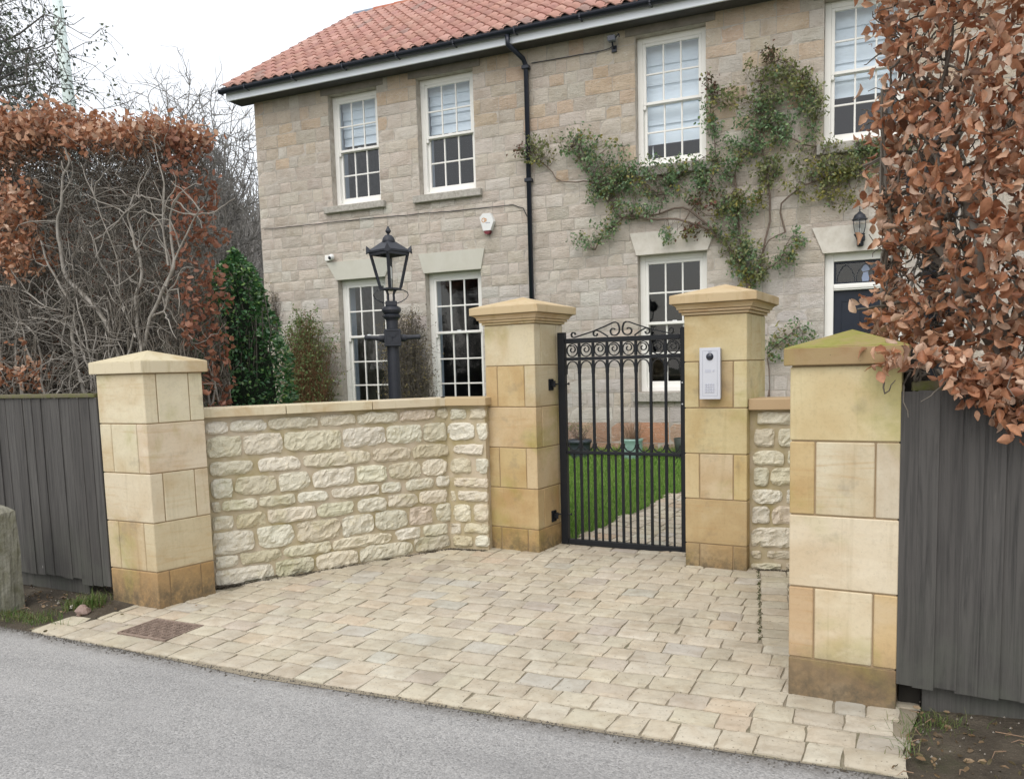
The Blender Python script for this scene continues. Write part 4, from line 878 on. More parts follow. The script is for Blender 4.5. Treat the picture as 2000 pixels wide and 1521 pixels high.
m.add(Vv, Ff); m.build('camera_eye', LENS, ic, smooth=True)
m = MB(IF); m.box(0.190, 0.214, -0.0635, -0.0615, 1.6855, 1.6875); m.build('slot', NAVY, ic)
m = MB(IF); m.box(0.168, 0.210, -0.0640, -0.0618, 1.540, 1.562, 0.0008); m.build('name_plate', SILVER2, ic); m = MB(IF); m.box(0.222, 0.233, -0.066, -0.0618, 1.545, 1.558, 0.001); m.build('button', SILVER2, ic)
for i in range(4):
    for j in range(4):
        m = MB(IF); m.box(0.168 + i * 0.0175, 0.180 + i * 0.0175, -0.0660, -0.0618, 1.398 + j * 0.0175, 1.410 + j * 0.0175, 0.0015); m.build('key', SILVER2, ic)

# ------------------------------------------------------------------ fences
def fence(fr, s0, s1, widths, label, ztop, zbot, rail_z, steps=None, recess=None, post=None):
    t = thing('board_fence', tuple(fr.p(s0, 0, 0.1)), label, 'fence')
    m = MB(fr); m.box(s0, s1, 0.03, 0.075, 0.45, 0.52); m.build('back_rail', WOOD, t); m = MB(fr); m.box(s0, s1, 0.03, 0.075, 1.15, 1.22); m.build('back_rail', WOOD, t)
    s_ = s0; k = 0
    while s_ < s1:
        w = widths[k % len(widths)] * random.uniform(0.94, 1.06); z0 = zbot(s_) + random.uniform(-0.006, 0.008); zt = ztop + random.uniform(-0.006, 0.004); tk = 0.006
        w = min(w, s1 - s_)
        V = [(s_ - 0.006, 0.0015, z0), (s_ + w, -0.002 - random.uniform(0, .002), z0), (s_ + w, 0.010, z0), (s_ - 0.006, 0.012, z0)]
        y0 = random.uniform(-.003, .003); V = [(a, b + y0, c) for a, b, c in V] + [(a + random.uniform(-.002, .002), b + y0, zt) for a, b, c in V]
        F = [(3, 2, 1, 0), (4, 5, 6, 7), (0, 1, 5, 4), (1, 2, 6, 5), (2, 3, 7, 6), (3, 0, 4, 7)]
        mesh_obj('board', fr.w(V), F, WOOD, t); s_ += w; k += 1
    return t
FLF = Frame(FLA - 5.2 * np.array([math.cos(-.458), math.sin(-.458)]), -0.458)
fl = fence(FLF, 0.0, 5.19, [0.105, 0.10, 0.11], 'dark grey vertical board fence to the left of the pale pillar', 1.482, lambda s: 0.200 - (0.03 if s > 4.85 else 0), 1.50)
m = MB(FLF); m.box(0.0, 5.185, -0.018, 0.06, 1.484, 1.512, 0.005); m.build('top_rail', MOSSRAIL, fl)
m = MB(FLF); m.box(3.9, 4.89, 0.045, 0.068, 0.08, 0.40, 0.002); m.build('gravel_board', WOOD, fl)
FRF = Frame(FRA, -0.488)
fr_ = fence(FRF, 0.006, 4.5, [0.062, 0.078, 0.083, 0.08, 0.077, 0.079], 'dark grey vertical board fence to the right of the mossy-capped pillar', 1.468, lambda s: 0.198 + 0.004 * math.sin(s * 9), 1.49)
m = MB(FRF); m.box(0.035, 4.5, 0.022, 0.085, 1.462, 1.506, 0.006); m.build('top_rail', MOSSRAIL, fr_)
m = MB(FRF); m.box(0.004, 0.095, 0.10, 0.20, 0.0, 1.64, 0.004); m.build('fence_post', simple('dark_post', (0.025, 0.022, 0.018), 0.9, 12, 0.3), fr_)
m = MB(FRF); m.box(0.10, 4.5, 0.060, 0.10, 0.05, 0.30, 0.002); m.build('gravel_board', WOOD, fr_)
# concrete post at the left edge
cp = thing('concrete_post', (-3.60, 5.42, 0.05), 'weathered concrete bollard standing before the left fence', 'bollard')
V = []; F = []; nn = 14; CPF = Frame((-3.615, 5.40), -0.50)
for zi, (z, sc_) in enumerate([(0.0, 1), (0.15, 1), (0.3, 0.99), (0.45, 0.99), (0.6, 0.98), (0.68, 0.97), (0.73, 0.90), (0.76, 0.70), (0.775, 0.3)]):
    for k in range(4 * nn):
        s_ = k / nn; e = int(s_); u = (s_ - e) * 2 - 1; x, y = [(u, -1), (1, u), (-u, 1), (-1, -u)][e]
        x = math.copysign(min(abs(x), 0.93 + 0.07 * (1 - abs(y))), x); y = math.copysign(min(abs(y), 0.93 + 0.07 * (1 - abs(x))), y)
        n_ = 0.012 * mnoise.noise(Vector((x * 3, y * 3, z * 14))) + 0.006 * mnoise.noise(Vector((x * 9, y * 9, z * 40)))
        V.append((x * 0.135 * sc_ + x * n_, y * 0.11 * sc_ + y * n_, z + (0.02 * mnoise.noise(Vector((x * 4, y * 4, 1))) if z > 0.6 else 0)))
R4 = 4 * nn
for r in range(8):
    for k in range(R4): F.append((r * R4 + k, r * R4 + (k + 1) % R4, (r + 1) * R4 + (k + 1) % R4, (r + 1) * R4 + k))
F.append(tuple(8 * R4 + k for k in range(R4)))
mesh_obj('shaft', CPF.w(V), F, CONCRETE, cp)

# ------------------------------------------------------------------ the house
HN = np.array([0.40113, 0.91602]); HD = 10.7102
HF = Frame(HN * HD, math.atan2(-0.40113, 0.91602))          # x along the facade to the right, y into the house, z up
HS0, HS1, HZ0, HZ1, HDEP = -9.28, 4.2, 0.10, 5.965, 6.4
house = thing('stone_house', tuple(HF.p(-2.5, 0, 0.4)), 'two-storey pale stone house with red pantile roof and white sash windows', 'house')
UP = [(-7.84, -6.95), (-6.27, -5.335), (-2.97, -2.05), (-0.65, 0.27)]
OPEN = [(a, b, 4.19, 5.860, 'U') for a, b in UP] + [(-7.82, -6.935, 0.90, 3.065, 'G'), (-6.235, -5.30, 0.90, 3.060, 'G'), (-2.965, -2.045, 1.245, 3.065, 'H'), (-0.62, 0.285, 0.36, 2.905, 'D')]
# core wall with real openings, cut on a grid
xs = sorted({HS0, HS1} | {o[0] for o in OPEN} | {o[1] for o in OPEN}); zs = sorted({HZ0, HZ1} | {o[2] for o in OPEN} | {o[3] for o in OPEN})
m = MB(HF)
for i in range(len(xs) - 1):
    z_run = None
    for j in range(len(zs)):
        solid = j < len(zs) - 1 and not any(o[0] < (xs[i] + xs[i + 1]) / 2 < o[1] and o[2] < (zs[j] + zs[j + 1]) / 2 < o[3] for o in OPEN)
        if solid and z_run is None: z_run = zs[j]
        if not solid and z_run is not None: m.box(xs[i], xs[i + 1], 0.0, 0.33, z_run, zs[j]); z_run = None
m.build('wall', MORTAR_HOUSE, house)
m = MB(HF)
m.box(HS0 + 0.002, HS0 + 0.33, 0.331, HDEP, HZ0, HZ1); m.box(HS1 - 0.33, HS1 - 0.002, 0.331, HDEP, HZ0, HZ1); m.box(HS0 + 0.331, HS1 - 0.331, HDEP - 0.33, HDEP - 0.002, HZ0, HZ1)
m.build('side_and_rear_wall', MORTAR_HOUSE, house)
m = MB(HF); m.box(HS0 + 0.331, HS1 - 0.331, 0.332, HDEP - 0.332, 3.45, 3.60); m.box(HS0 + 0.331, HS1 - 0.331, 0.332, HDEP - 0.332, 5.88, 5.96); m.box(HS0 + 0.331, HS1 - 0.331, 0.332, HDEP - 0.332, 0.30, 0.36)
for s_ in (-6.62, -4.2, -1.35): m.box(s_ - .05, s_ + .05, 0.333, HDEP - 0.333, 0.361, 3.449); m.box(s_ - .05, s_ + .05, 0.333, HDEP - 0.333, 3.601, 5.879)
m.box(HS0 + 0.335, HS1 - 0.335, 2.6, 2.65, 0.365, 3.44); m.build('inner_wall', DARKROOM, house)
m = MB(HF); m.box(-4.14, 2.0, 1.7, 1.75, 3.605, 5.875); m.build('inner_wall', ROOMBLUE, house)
# coursed stones
ASH_UL = [(4, (0.55, 0.495, 0.43)), (3, (0.525, 0.475, 0.415)), (2, (0.575, 0.525, 0.465)), (1.2, (0.485, 0.435, 0.375)), (0.8, (0.585, 0.55, 0.49))]
ASH_TOP = [(3, (0.51, 0.445, 0.36)), (2, (0.53, 0.43, 0.325)), (2, (0.475, 0.425, 0.36)), (1, (0.54, 0.51, 0.45)), (0.7, (0.52, 0.41, 0.31))]
ASH_LO = [(4, (0.55, 0.515, 0.475)), (3, (0.52, 0.485, 0.45)), (2, (0.58, 0.545, 0.50)), (1, (0.54, 0.48, 0.42))]
ASH_RED = [(3, (0.42, 0.265, 0.185)), (2, (0.45, 0.32, 0.225)), (2, (0.36, 0.26, 0.20)), (1, (0.47, 0.26, 0.16))]
def ash_col(s_, z):
    if z < 0.98: return pick(ASH_RED)
    r = random.random()
    if z > 5.0 and r < 0.35 + (z - 5.0) * 0.7: return pick(ASH_TOP)
    if z > 4.2 and s_ > -4.4 and r < 0.55: return pick(ASH_TOP)
    if z < 2.9 and r < 0.7: return pick(ASH_LO)
    return pick(ASH_UL)
_ac = ash_col
def ash_col(s_, z):
    c = _ac(s_, z); return (c[0] * 1.11, c[1] * 1.105, c[2] * 1.10)
def ash_block(s0, s1, z0, z1, prow, big=False):
    w, h = s1 - s0, z1 - z0; nx = max(4, int(w / 0.085)) ; nz = 4; V = []; F = []; sx, sz = random.uniform(0, 99), random.uniform(0, 99)
    for j in range(nz):
        for i in range(nx):
            u, v = i / (nx - 1) * 2 - 1, j / (nz - 1) * 2 - 1
            uu = math.copysign(abs(u) ** 0.7, u) if abs(u) < 1 else u; vv = math.copysign(abs(v) ** 0.6, v) if abs(v) < 1 else v
            x = (s0 + s1) / 2 + uu * w / 2; z = (z0 + z1) / 2 + vv * h / 2; q = Vector((sx + x * 9, sz + z * 9, 0))
            x += 0.006 * mnoise.noise(q); z += 0.006 * mnoise.noise(q + Vector((9, 3, 1)))
            e = max(abs(u), abs(v)); y = -prow + 0.004 * mnoise.noise(q * 1.5 + Vector((0, 0, 5))) + (0.006 if e > 0.99 else 0)
            V.append((x, y, z))
    for j in range(nz - 1):
        for i in range(nx - 1): a = j * nx + i; F.append((a, a + 1, a + 1 + nx, a + nx))
    rim = [i for i in range(nx)] + [nx * j + nx - 1 for j in range(1, nz)] + [nx * (nz - 1) + i for i in range(nx - 2, -1, -1)] + [nx * j for j in range(nz - 2, 0, -1)]
    n0 = len(V); mm = len(rim)
    for r in rim: V.append((V[r][0], 0.012, V[r][2]))
    for k in range(mm): F.append((rim[(k + 1) % mm], rim[k], n0 + k, n0 + (k + 1) % mm))
    return HF.w(V), F
pcs = []; z = HZ1; row = 0
while z > 0.25:
    h = random.choice((0.155, 0.165, 0.175, 0.185, 0.20, 0.21)); 
    if z < 1.0: h = random.choice((0.24, 0.28, 0.30))
    z0 = z - h; segs = [(HS0, HS1)]
    for o in OPEN:
        if min(z, o[3]) - max(z0, o[2]) > 0.05 * 0 + 0.004:
            n_ = []
            for a, b in segs:
                if o[1] <= a or o[0] >= b: n_.append((a, b)); continue
                if a < o[0]: n_.append((a, o[0]))
                if o[1] < b: n_.append((o[1], b))
            segs = n_
    for a, b in segs:
        L_ = b - a; x = a; first = True
        while x < b - 0.02:
            l = random.choice((0.16, 0.19, 0.22, 0.25, 0.28, 0.32, 0.38)) * (1.25 if z < 1 else 1)
            if first and row % 2: l *= 0.6
            first = False
            if b - x - l < 0.10: l = b - x
            g_ = 0.005; zz0, zz1 = z0 + g_, z - g_
            for o in OPEN:                                    # trim what would poke into an opening
                if x + l > o[0] + .001 and x < o[1] - .001:
                    if zz0 < o[3] < zz1: zz0 = o[3] + .002
                    if zz0 < o[2] < zz1: zz1 = o[2] - .002
            if zz1 - zz0 > 0.03:
                W, F = ash_block(x + (0.0 if x == a else g_), x + l - (g_ if x + l < b - .001 else 0), zz0, zz1, random.uniform(0.005, 0.012))
                pcs.append((W, F, jit(ash_col(x, z), 0.05, 0.015)))
            x += l
    z = z0; row += 1
emit('stone', pcs, ASH, house, 300, joined='far_stones')
LINT_UP = simple('upper_lintel_stone', (0.25, 0.225, 0.195), 0.9, 8, 0.3, 0.4, 0.008)  # eaves shade and dirt are both put into this darker stone colour
# reveals (rough stone cheeks of the openings) are the core wall itself; lintels and sills
def prism_xz(fr, pts, y0, y1, name, mat, par, **kw):
    n = len(pts); V = [(x, y0, z) for x, z in pts] + [(x, y1, z) for x, z in pts]
    F = [tuple(range(n)), tuple(range(2 * n - 1, n - 1, -1))] + [((i + 1) % n, i, n + i, n + (i + 1) % n) for i in range(n)]
    return mesh_obj(name, fr.w(V), F, mat, par, **kw)
for pts, mt in (([(-7.83, 3.062), (-6.925, 3.062), (-6.78, 3.345), (-8.005, 3.345)], LINT_G), ([(-6.245, 3.057), (-5.29, 3.057), (-5.225, 3.345), (-6.325, 3.345)], LINT_G),
                ([(-2.975, 3.062), (-2.035, 3.062), (-1.915, 3.345), (-3.065, 3.355)], LINT_W), ([(-0.635, 2.902), (0.30, 2.902), (0.455, 3.215), (-0.765, 3.215)], LINT_W)):
    prism_xz(HF, pts, -0.024, 0.20, 'lintel', mt, house)
for a, b in UP: prism_xz(HF, [(a - .12, 5.862), (b + .12, 5.862), (b + .12, 5.962), (a - .12, 5.962)], -0.022, 0.20, 'lintel', LINT_UP, house)
for a, b, zt, zb in [(-7.97, -6.86, 4.186, 4.085), (-6.355, -5.235, 4.186, 4.080), (-3.02, -1.97, 4.186, 4.06), (-0.72, 0.36, 4.186, 4.06), (-7.95, -6.83, 0.897, 0.78), (-6.35, -5.2, 0.897, 0.78), (-3.04, -1.95, 1.242, 1.115)]:
    m = MB(HF); m.box(a, b, -0.075, 0.13, zb, zt, 0.008); m.build('window_sill', SILL, house)
# sash windows
def sash_window(s0, s1, z0, z1, meet, top_rows, bot_rows, blind=None, room='dark', left=0.0):
    w = mesh_obj('window', *(lambda m: (HF.w(np.array(m.V)), m.F))((lambda m: (
        m.box(s0 + 0.002, s0 + 0.075, 0.115, 0.215, z0, z1, 0.004), m.box(s1 - 0.075, s1 - 0.002, 0.115, 0.215, z0, z1, 0.004),
        m.box(s0 + 0.0755, s1 - 0.0755, 0.118, 0.215, z1 - 0.075, z1 - 0.001, 0.003), m.box(s0 + 0.0755, s1 - 0.0755, 0.105, 0.215, z0 + 0.001, z0 + 0.055, 0.004), m)[-1])(MB())), WHITE, house)
    a, b = s0 + 0.076, s1 - 0.076; zt = z1 - 0.076; zb = z0 + 0.056
    def sash(y, za, zc, rows, bot):
        m = MB(HF); st = 0.040
        m.box(a, a + st, y, y + 0.04, za, zc, 0.003); m.box(b - st, b, y, y + 0.04, za, zc, 0.003)
        m.box(a + st + .0005, b - st - .0005, y, y + 0.04, za, za + bot, 0.003); m.box(a + st + .0005, b - st - .0005, y, y + 0.04, zc - 0.038, zc, 0.003)
        ga, gb, gc, gd = a + st, b - st, za + bot, zc - 0.038; bw = 0.011
        for k in (1, 2): x = ga + (gb - ga) * k / 3; m.box(x - bw, x + bw, y + 0.008, y + 0.034, gc, gd, 0.003)
        for k in range(1, rows):
            z_ = gc + (gd - gc) * k / rows
            for q in range(3): m.box(ga + (gb - ga) * q / 3 + (bw if q else 0), ga + (gb - ga) * (q + 1) / 3 - (bw if q < 2 else 0), y + 0.009, y + 0.033, z_ - bw, z_ + bw, 0.003)
        if bot < 0.05: 
            for sx in (0, ): m.box(a - 0.0, a + 0.035, y - 0.002, y + 0.038, za - 0.055, za - 0.0005, 0.006)
        m.build('sash', WHITE, w)
        for k in range(rows):
            for q in range(3):
                m = MB(HF); x0, x1 = ga + (gb - ga) * q / 3 + bw * .5, ga + (gb - ga) * (q + 1) / 3 - bw * .5
                ya, yb = y + 0.02 + random.uniform(-.0012, .0012), y + 0.02 + random.uniform(-.0012, .0012)
                m.add([(x0, ya, gc + (gd - gc) * k / rows), (x1, yb, gc + (gd - gc) * k / rows), (x1, yb, gc + (gd - gc) * (k + 1) / rows), (x0, ya, gc + (gd - gc) * (k + 1) / rows)], [(0, 1, 2, 3)]); m.build('pane', GLASS, w)
    sash(0.120, meet - 0.018, zt, top_rows, 0.036); sash(0.163, zb, meet + 0.016, bot_rows, 0.080)
    m = MB(HF); m.box(s0 + 0.01, s0 + 0.03, 0.216, 0.42, z0, z1); m.box(s1 - 0.03, s1 - 0.01, 0.216, 0.42, z0, z1); m.box(s0 + 0.03, s1 - 0.03, 0.216, 0.42, z0, z0 + .03); m.build('inner_lining', ROOMWHITE, w)
    m = MB(HF); m.box((s0 + s1) / 2 - 0.03, (s0 + s1) / 2 + 0.03, 0.14, 0.165, meet + 0.0165, meet + 0.032, 0.004); m.build('sash_catch', CAMWHITE, w)
    if blind:
        m = MB(HF); zz = zt + 0.03; n = 5; step = (zz - blind) / n
        for k in range(n):
            y = 0.30 + 0.006 * k
            m.add([(s0 + 0.06, y, zz - k * step), (s1 - 0.035, y, zz - k * step), (s1 - 0.035, y - 0.022, zz - (k + 1) * step - .012), (s0 + 0.06, y - 0.022, zz - (k + 1) * step - .012), (s0 + 0.06, y + .012, zz - (k + 1) * step), (s1 - 0.035, y + .012, zz - (k + 1) * step)], [(3, 2, 1, 0), (4, 5, 2, 3)])
        m.build('roman_blind', BLIND, w)
    return w
sash_window(*UP[0], 4.19, 5.858, 5.035, 2, 2, 5.16); sash_window(*UP[1], 4.19, 5.858, 5.035, 2, 2, 5.13)
w3 = sash_window(*UP[2], 4.19, 5.858, 5.025, 2, 2, 4.55); sash_window(*UP[3], 4.19, 5.858, 5.035, 2, 2, 4.80)
sash_window(-7.82, -6.935, 0.90, 3.058, 2.175, 2, 3); sash_window(-6.235, -5.30, 0.90, 3.055, 2.175, 2, 3); g3 = sash_window(-2.965, -2.045, 1.247, 3.060, 2.165, 2, 2)
# things seen on the inner sills
prism_xz(HF, [(-2.83, 4.245), (-2.775, 4.245), (-2.808, 4.52)], 0.262, 0.272, 'toy_sail', CAMWHITE, w3)
m = MB(HF); m.box(-2.25, -2.13, 0.24, 0.30, 1.28, 1.36, 0.01); m.box(-2.60, -2.36, 0.235, 0.30, 1.28, 1.38, 0.02); m.build('sill_ornament', SILVER2, g3)
# front door with gothic fanlight
dr = mesh_obj('door', *(lambda m: (HF.w(np.array(m.V)), m.F))((lambda m: (m.box(-0.515, 0.200, 0.135, 0.18, 0.40, 2.452, 0.003), m)[-1])(MB())), DOOR, house)
m = MB(HF)
m.box(-0.618, -0.516, 0.085, 0.20, 0.36, 2.902, 0.004); m.box(0.201, 0.283, 0.085, 0.20, 0.36, 2.902, 0.004); m.box(-0.515, 0.200, 0.087, 0.20, 2.805, 2.901, 0.004); m.box(-0.515, 0.200, 0.082, 0.20, 2.455, 2.532, 0.004); m.box(-0.515, 0.200, 0.072, 0.082, 2.475, 2.512, 0.003)
m.build('door_frame', WHITE, house)
m = MB(HF)
for a, b in ((-0.43, -0.20), (-0.115, 0.115)):
    for za, zb in ((1.40, 2.33), (0.60, 1.22)):
        m.box(a, b, 0.129, 0.1345, za, za + 0.012, 0.002); m.box(a, b, 0.129, 0.1345, zb - 0.012, zb, 0.002); m.box(a, a + 0.012, 0.129, 0.1345, za + .0125, zb - .0125, 0.002); m.box(b - 0.012, b, 0.129, 0.1345, za + .0125, zb - .0125, 0.002)
m.build('door_moulding', DOOR, dr)
m = MB(HF); m.lathe(0.0, 0.0, [(0.0, 0), (0.018, 0), (0.025, .02), (0.0, .03)], 10); m.V = [(0.14 + z_ * 0, 0.135 - z_, 1.45 + x_) if False else (0.14 + x_, 0.13 - z_, 1.45 + y_) for x_, y_, z_ in m.V]; m.build('door_handle', simple('brass', (0.4, 0.3, 0.12), 0.3, 5, .05, metal=0.8), dr)
fl_ = mesh_obj('fanlight', *(lambda m: (HF.w(np.array(m.V)), m.F))((lambda m: (m.box(-0.514, -0.490, 0.125, 0.16, 2.533, 2.804), m.box(0.175, 0.199, 0.125, 0.16, 2.533, 2.804), m.box(-0.4895, 0.1745, 0.125, 0.16, 2.533, 2.552), m.box(-0.4895, 0.1745, 0.125, 0.16, 2.780, 2.804), m)[-1])(MB())), DOOR, house)
m = MB(HF)
for k in range(3):
    cx = -0.4895 + (k + .5) * 0.2213; hw = 0.100; R_ = 0.20; zc = 2.575
    for sgn in (-1, 1):
        P = [(cx + sgn * hw, 0.13, 2.552)]
        for q in np.linspace(0, math.acos((R_ - hw) / R_), 9): P.append((cx + sgn * hw - sgn * R_ * (1 - math.cos(q)), 0.13, zc + R_ * 1.08 * math.sin(q)))
        m.ribbon(P, 0.012, 0.008)
m.build('tracery', DOOR, fl_)
m = MB(HF); m.add([(-0.489, 0.146, 2.553), (0.174, 0.143, 2.553), (0.174, 0.143, 2.779), (-0.489, 0.146, 2.779)], [(0, 1, 2, 3)]); m.build('pane', GLASS, fl_)
m = MB(HF)
V = []
for z_, w_ in ((2.553, .035), (2.60, .045), (2.66, .028), (2.70, .05), (2.76, .02)): V += [(-0.155 - w_, 0.20, z_), (-0.155 + w_ * .9, 0.20, z_)]
m.add(V, [(2 * i, 2 * i + 1, 2 * i + 3, 2 * i + 2) for i in range(4)]); m.build('hanging_ornament', simple('pale_blue_ornament', (0.35, 0.42, 0.6), 0.6, 9, .1), fl_)
# eaves
m = MB(HF); m.box(HS0 - 0.30, HS1 + 0.3, -0.292, -0.265, 5.955, 6.095, 0.002); m.build('fascia_board', FASCIA, house)
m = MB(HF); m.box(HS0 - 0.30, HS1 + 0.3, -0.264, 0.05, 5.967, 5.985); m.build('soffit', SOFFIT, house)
GX0, GX1 = HS0 - 0.34, HS1 + 0.3
V = []; F = []
prof = [(-0.296 - 0.058 + 0.058 * math.cos(q), 6.108 + 0.058 * math.sin(q)) for q in np.linspace(0, -math.pi, 11)]
prof = prof + [(y + (0.004 if i < 5 else -0.004) * 0 , z_ ) for i, (y, z_) in enumerate([( -0.296 - 0.058 + 0.052 * math.cos(q), 6.110 + 0.050 * math.sin(q)) for q in np.linspace(-math.pi, 0, 11)])]
for x in (GX0, GX1): V += [(x, y, z_) for y, z_ in prof]
n = len(prof); F = [(i, (i + 1) % n, n + (i + 1) % n, n + i) for i in range(n)]
mesh_obj('gutter', HF.w(V), F, PLASTIC, house)
m = MB(HF); m.box(GX0 - .006, GX0 - .001, -0.416, -0.293, 6.045, 6.112, 0.0); m.build('gutter_end', PLASTIC, house)
for k in range(14):
    x = -9.1 + k * 0.92; m = MB(HF); m.box(x - 0.011, x + 0.011, -0.412, -0.293, 6.044, 6.050, 0.0); m.box(x - 0.011, x + 0.011, -0.4165, -0.4125, 6.060, 6.112, 0.0); m.build('gutter_bracket', PLASTIC, house)
m = MB(HF); m.tube([(-4.62, -0.354, 6.05), (-4.62, -0.354, 5.93), (-4.50, -0.12, 5.80), (-4.485, -0.065, 5.72), (-4.485, -0.065, 0.45)], 0.034, 12)
m.build('downpipe', PLASTIC, house, smooth=True)
for z_ in (5.70, 4.2, 2.55, 1.2): m = MB(HF); m.box(-4.537, -4.433, -0.108, -0.020, z_ - .025, z_ + .025, 0.006); m.build('pipe_clip', PLASTIC, house)
# pantile roof
AL = math.radians(33.5); E0 = (-0.385, 6.130); rows_n = 15; ex = 0.30; TW = 0.205
def tile_shape():
    V = []; F = []; n = 9
    for t_, y in ((0, 0.0), (0, 0.36)):
        for i in range(n):
            u = i / (n - 1); x = u * (TW + 0.03); zz = 0.030 * math.sin(u * 2 * math.pi * 0.94 + 0.25) ; V.append((x, y, zz + (0.020 if y == 0 else 0.0)))
    for i in range(n): x, y, zz = V[i]; V.append((x, y + 0.001, zz - 0.014))
    F = [(i, i + 1, n + i + 1, n + i) for i in range(n - 1)] + [(2 * n + i, 2 * n + i + 1, i + 1, i) for i in range(n - 1)]
    return np.array(V), F
TV, TF = tile_shape(); ca, sa = math.cos(AL), math.sin(AL)
m = MB(HF); L_ = rows_n * ex + 0.25
m.add([(GX0 + .04, E0[0] + .02, E0[1] - .035), (HS1 + .3, E0[0] + .02, E0[1] - .035), (HS1 + .3, E0[0] + .02 + L_ * ca, E0[1] - .035 + L_ * sa), (GX0 + .04, E0[0] + .02 + L_ * ca, E0[1] - .035 + L_ * sa),
       (GX0 + .04, 2 * (E0[0] + L_ * ca) - E0[0], E0[1] - .035), (HS1 + .3, 2 * (E0[0] + L_ * ca) - E0[0], E0[1] - .035)], [(0, 1, 2, 3), (3, 2, 5, 4), (0, 3, 4), (1, 5, 2)])
roof = m.build('roof', simple('roof_underlay', (0.09, 0.05, 0.04), 0.9, 9, .2), house)
tl = []
me_t = bpy.data.meshes.new('roof_tile'); 
Vt = np.stack([TV[:, 0] * HF.x[0] + (TV[:, 1] * ca - TV[:, 2] * sa) * HF.y[0], TV[:, 0] * HF.x[1] + (TV[:, 1] * ca - TV[:, 2] * sa) * HF.y[1], TV[:, 1] * sa + TV[:, 2] * ca], 1)
me_t.from_pydata(Vt.tolist(), [], TF); me_t.materials.append(TILE[0]); me_t.polygons.foreach_set('use_smooth', [True] * (8) + [False] * 8)
for r in range(rows_n):
    for c_ in range(int((HS1 + 0.3 - GX0) / TW)):
        x = GX0 + 0.02 + c_ * TW; yy = E0[0] + r * ex * ca; zz = E0[1] + r * ex * sa
        col = jit(pick([(5, (0.45, 0.25, 0.205)), (3, (0.49, 0.29, 0.24)), (2, (0.41, 0.225, 0.19)), (0.5, (0.35, 0.23, 0.20))]), 0.07, 0.02)
        P = HF.p(x + random.uniform(-.003, .003), yy, zz + random.uniform(-.003, .003)); tl.append((math.hypot(P[0], P[1], P[2] - 1.6), P, col, r))
def seen(P):
    d = Vector((P[0], P[1], P[2] - 1.6)); z_ = d.dot(Fv); return abs(d.dot(Rv) / z_) < 0.66 and d.dot(Uv) / z_ < 0.58
vis = sorted([q for q in tl if seen(q[1])], key=lambda q: q[0]); near = vis[:300]; ids = {id(q) for q in near}
for _, P, col, r in near:
    o = bpy.data.objects.new('roof_tile', me_t); C.objects.link(o); o.parent = roof; o.location = Vector(P) - ORG[roof]; o.color = col + (1,)
Vs = []; Fs = []; Ts = []; off = 0
for q in tl:
    if id(q) in ids: continue
    Vs.append(Vt + q[1]); Fs += [tuple(i + off for i in f) for f in TF]; Ts.append(np.tile(np.array(q[2] + (1,)), (len(Vt), 1))); off += len(Vt)
mesh_obj('far_tiles', np.concatenate(Vs), Fs, TILE[1], roof, kind='stuff', tint=np.concatenate(Ts))
# dark mortar bedding under the eaves course
m = MB(HF); m.box(GX0 + .03, HS1 + .3, E0[0] + 0.012, E0[0] + 0.06, E0[1] - 0.032, E0[1] + 0.012); m.build('eaves_filler', simple('eaves_filler', (0.035, 0.035, 0.04), 0.9, 9, .2), roof)
m = MB(HF); RZ = E0[1] + rows_n * ex * sa; RY = E0[0] + rows_n * ex * ca
th = np.linspace(0.1, math.pi - 0.1, 7)
for k in range(28):
    x0 = GX0 + .02 + k * 0.47; mm = MB(HF); P = [(RY + 0.10 * math.cos(q) + .07, RZ + 0.10 * math.sin(q) - 0.02) for q in th]
    V = [(x0, a, b + .01) for a, b in P] + [(x0 + 0.465, a, b) for a, b in P]; mm.add(V, [(i, 7 + i, 8 + i, i + 1) for i in range(6)]); mm.build('ridge_tile', LEAD if k == 0 else TILE[0], roof, color=(0.42, 0.16, 0.10))

# things fixed to the facade
def on(P): return [tuple(p) for p in P]
al = thing('alarm_box', tuple(HF.p(-5.145, -0.01, 3.66)), 'white hexagonal alarm box with red base and round logo on the wall', 'alarm box')
pts = [(-5.255, 3.765), (-5.205, 3.815), (-5.085, 3.815), (-5.035, 3.70), (-5.09, 3.575), (-5.205, 3.575)]
prism_xz(HF, pts, -0.085, -0.014, 'case', CAMWHITE, al)
prism_xz(HF, [(-5.20, 3.573), (-5.095, 3.573), (-5.115, 3.535), (-5.145, 3.522), (-5.18, 3.535)], -0.080, -0.016, 'strobe', RED, al)
def ring(fr, cx, cz, r0, r1, y, n=20):
    V = []; F = []
    for k in range(n):
        q = 2 * math.pi * k / n; V += [(cx + r0 * math.cos(q), y, cz + r0 * math.sin(q)), (cx + r1 * math.cos(q), y, cz + r1 * math.sin(q))]
    for k in range(n): a = 2 * k; b = 2 * ((k + 1) % n); F.append((a, a + 1, b + 1, b))
    return V, F
m = MB(HF); m.add(*ring(HF, -5.19, 3.722, 0.022, 0.034, -0.0865)); m.add(*ring(HF, -5.163, 3.722, 0.014, 0.024, -0.0872)); m.build('logo', ORANGE, al)
m = MB(HF)
for k, (w_, h_) in enumerate(((.007, .010), (.006, .007), (.007, .007), (.004, .012), (.006, .007), (.007, .009), (.005, .007))): m.box(-5.158 + k * 0.010, -5.158 + k * 0.010 + w_, -0.0870, -0.0855, 3.676, 3.676 + h_)
m.build('lettering', NAVY, al)
cm = thing('security_camera', tuple(HF.p(-7.93, -0.02, 3.40)), 'small white security camera on the wall above the left ground-floor window', 'camera')
m = MB(HF); m.box(-8.005, -7.905, -0.055, -0.012, 3.365, 3.455, 0.006); m.build('mount', WHITE, cm)
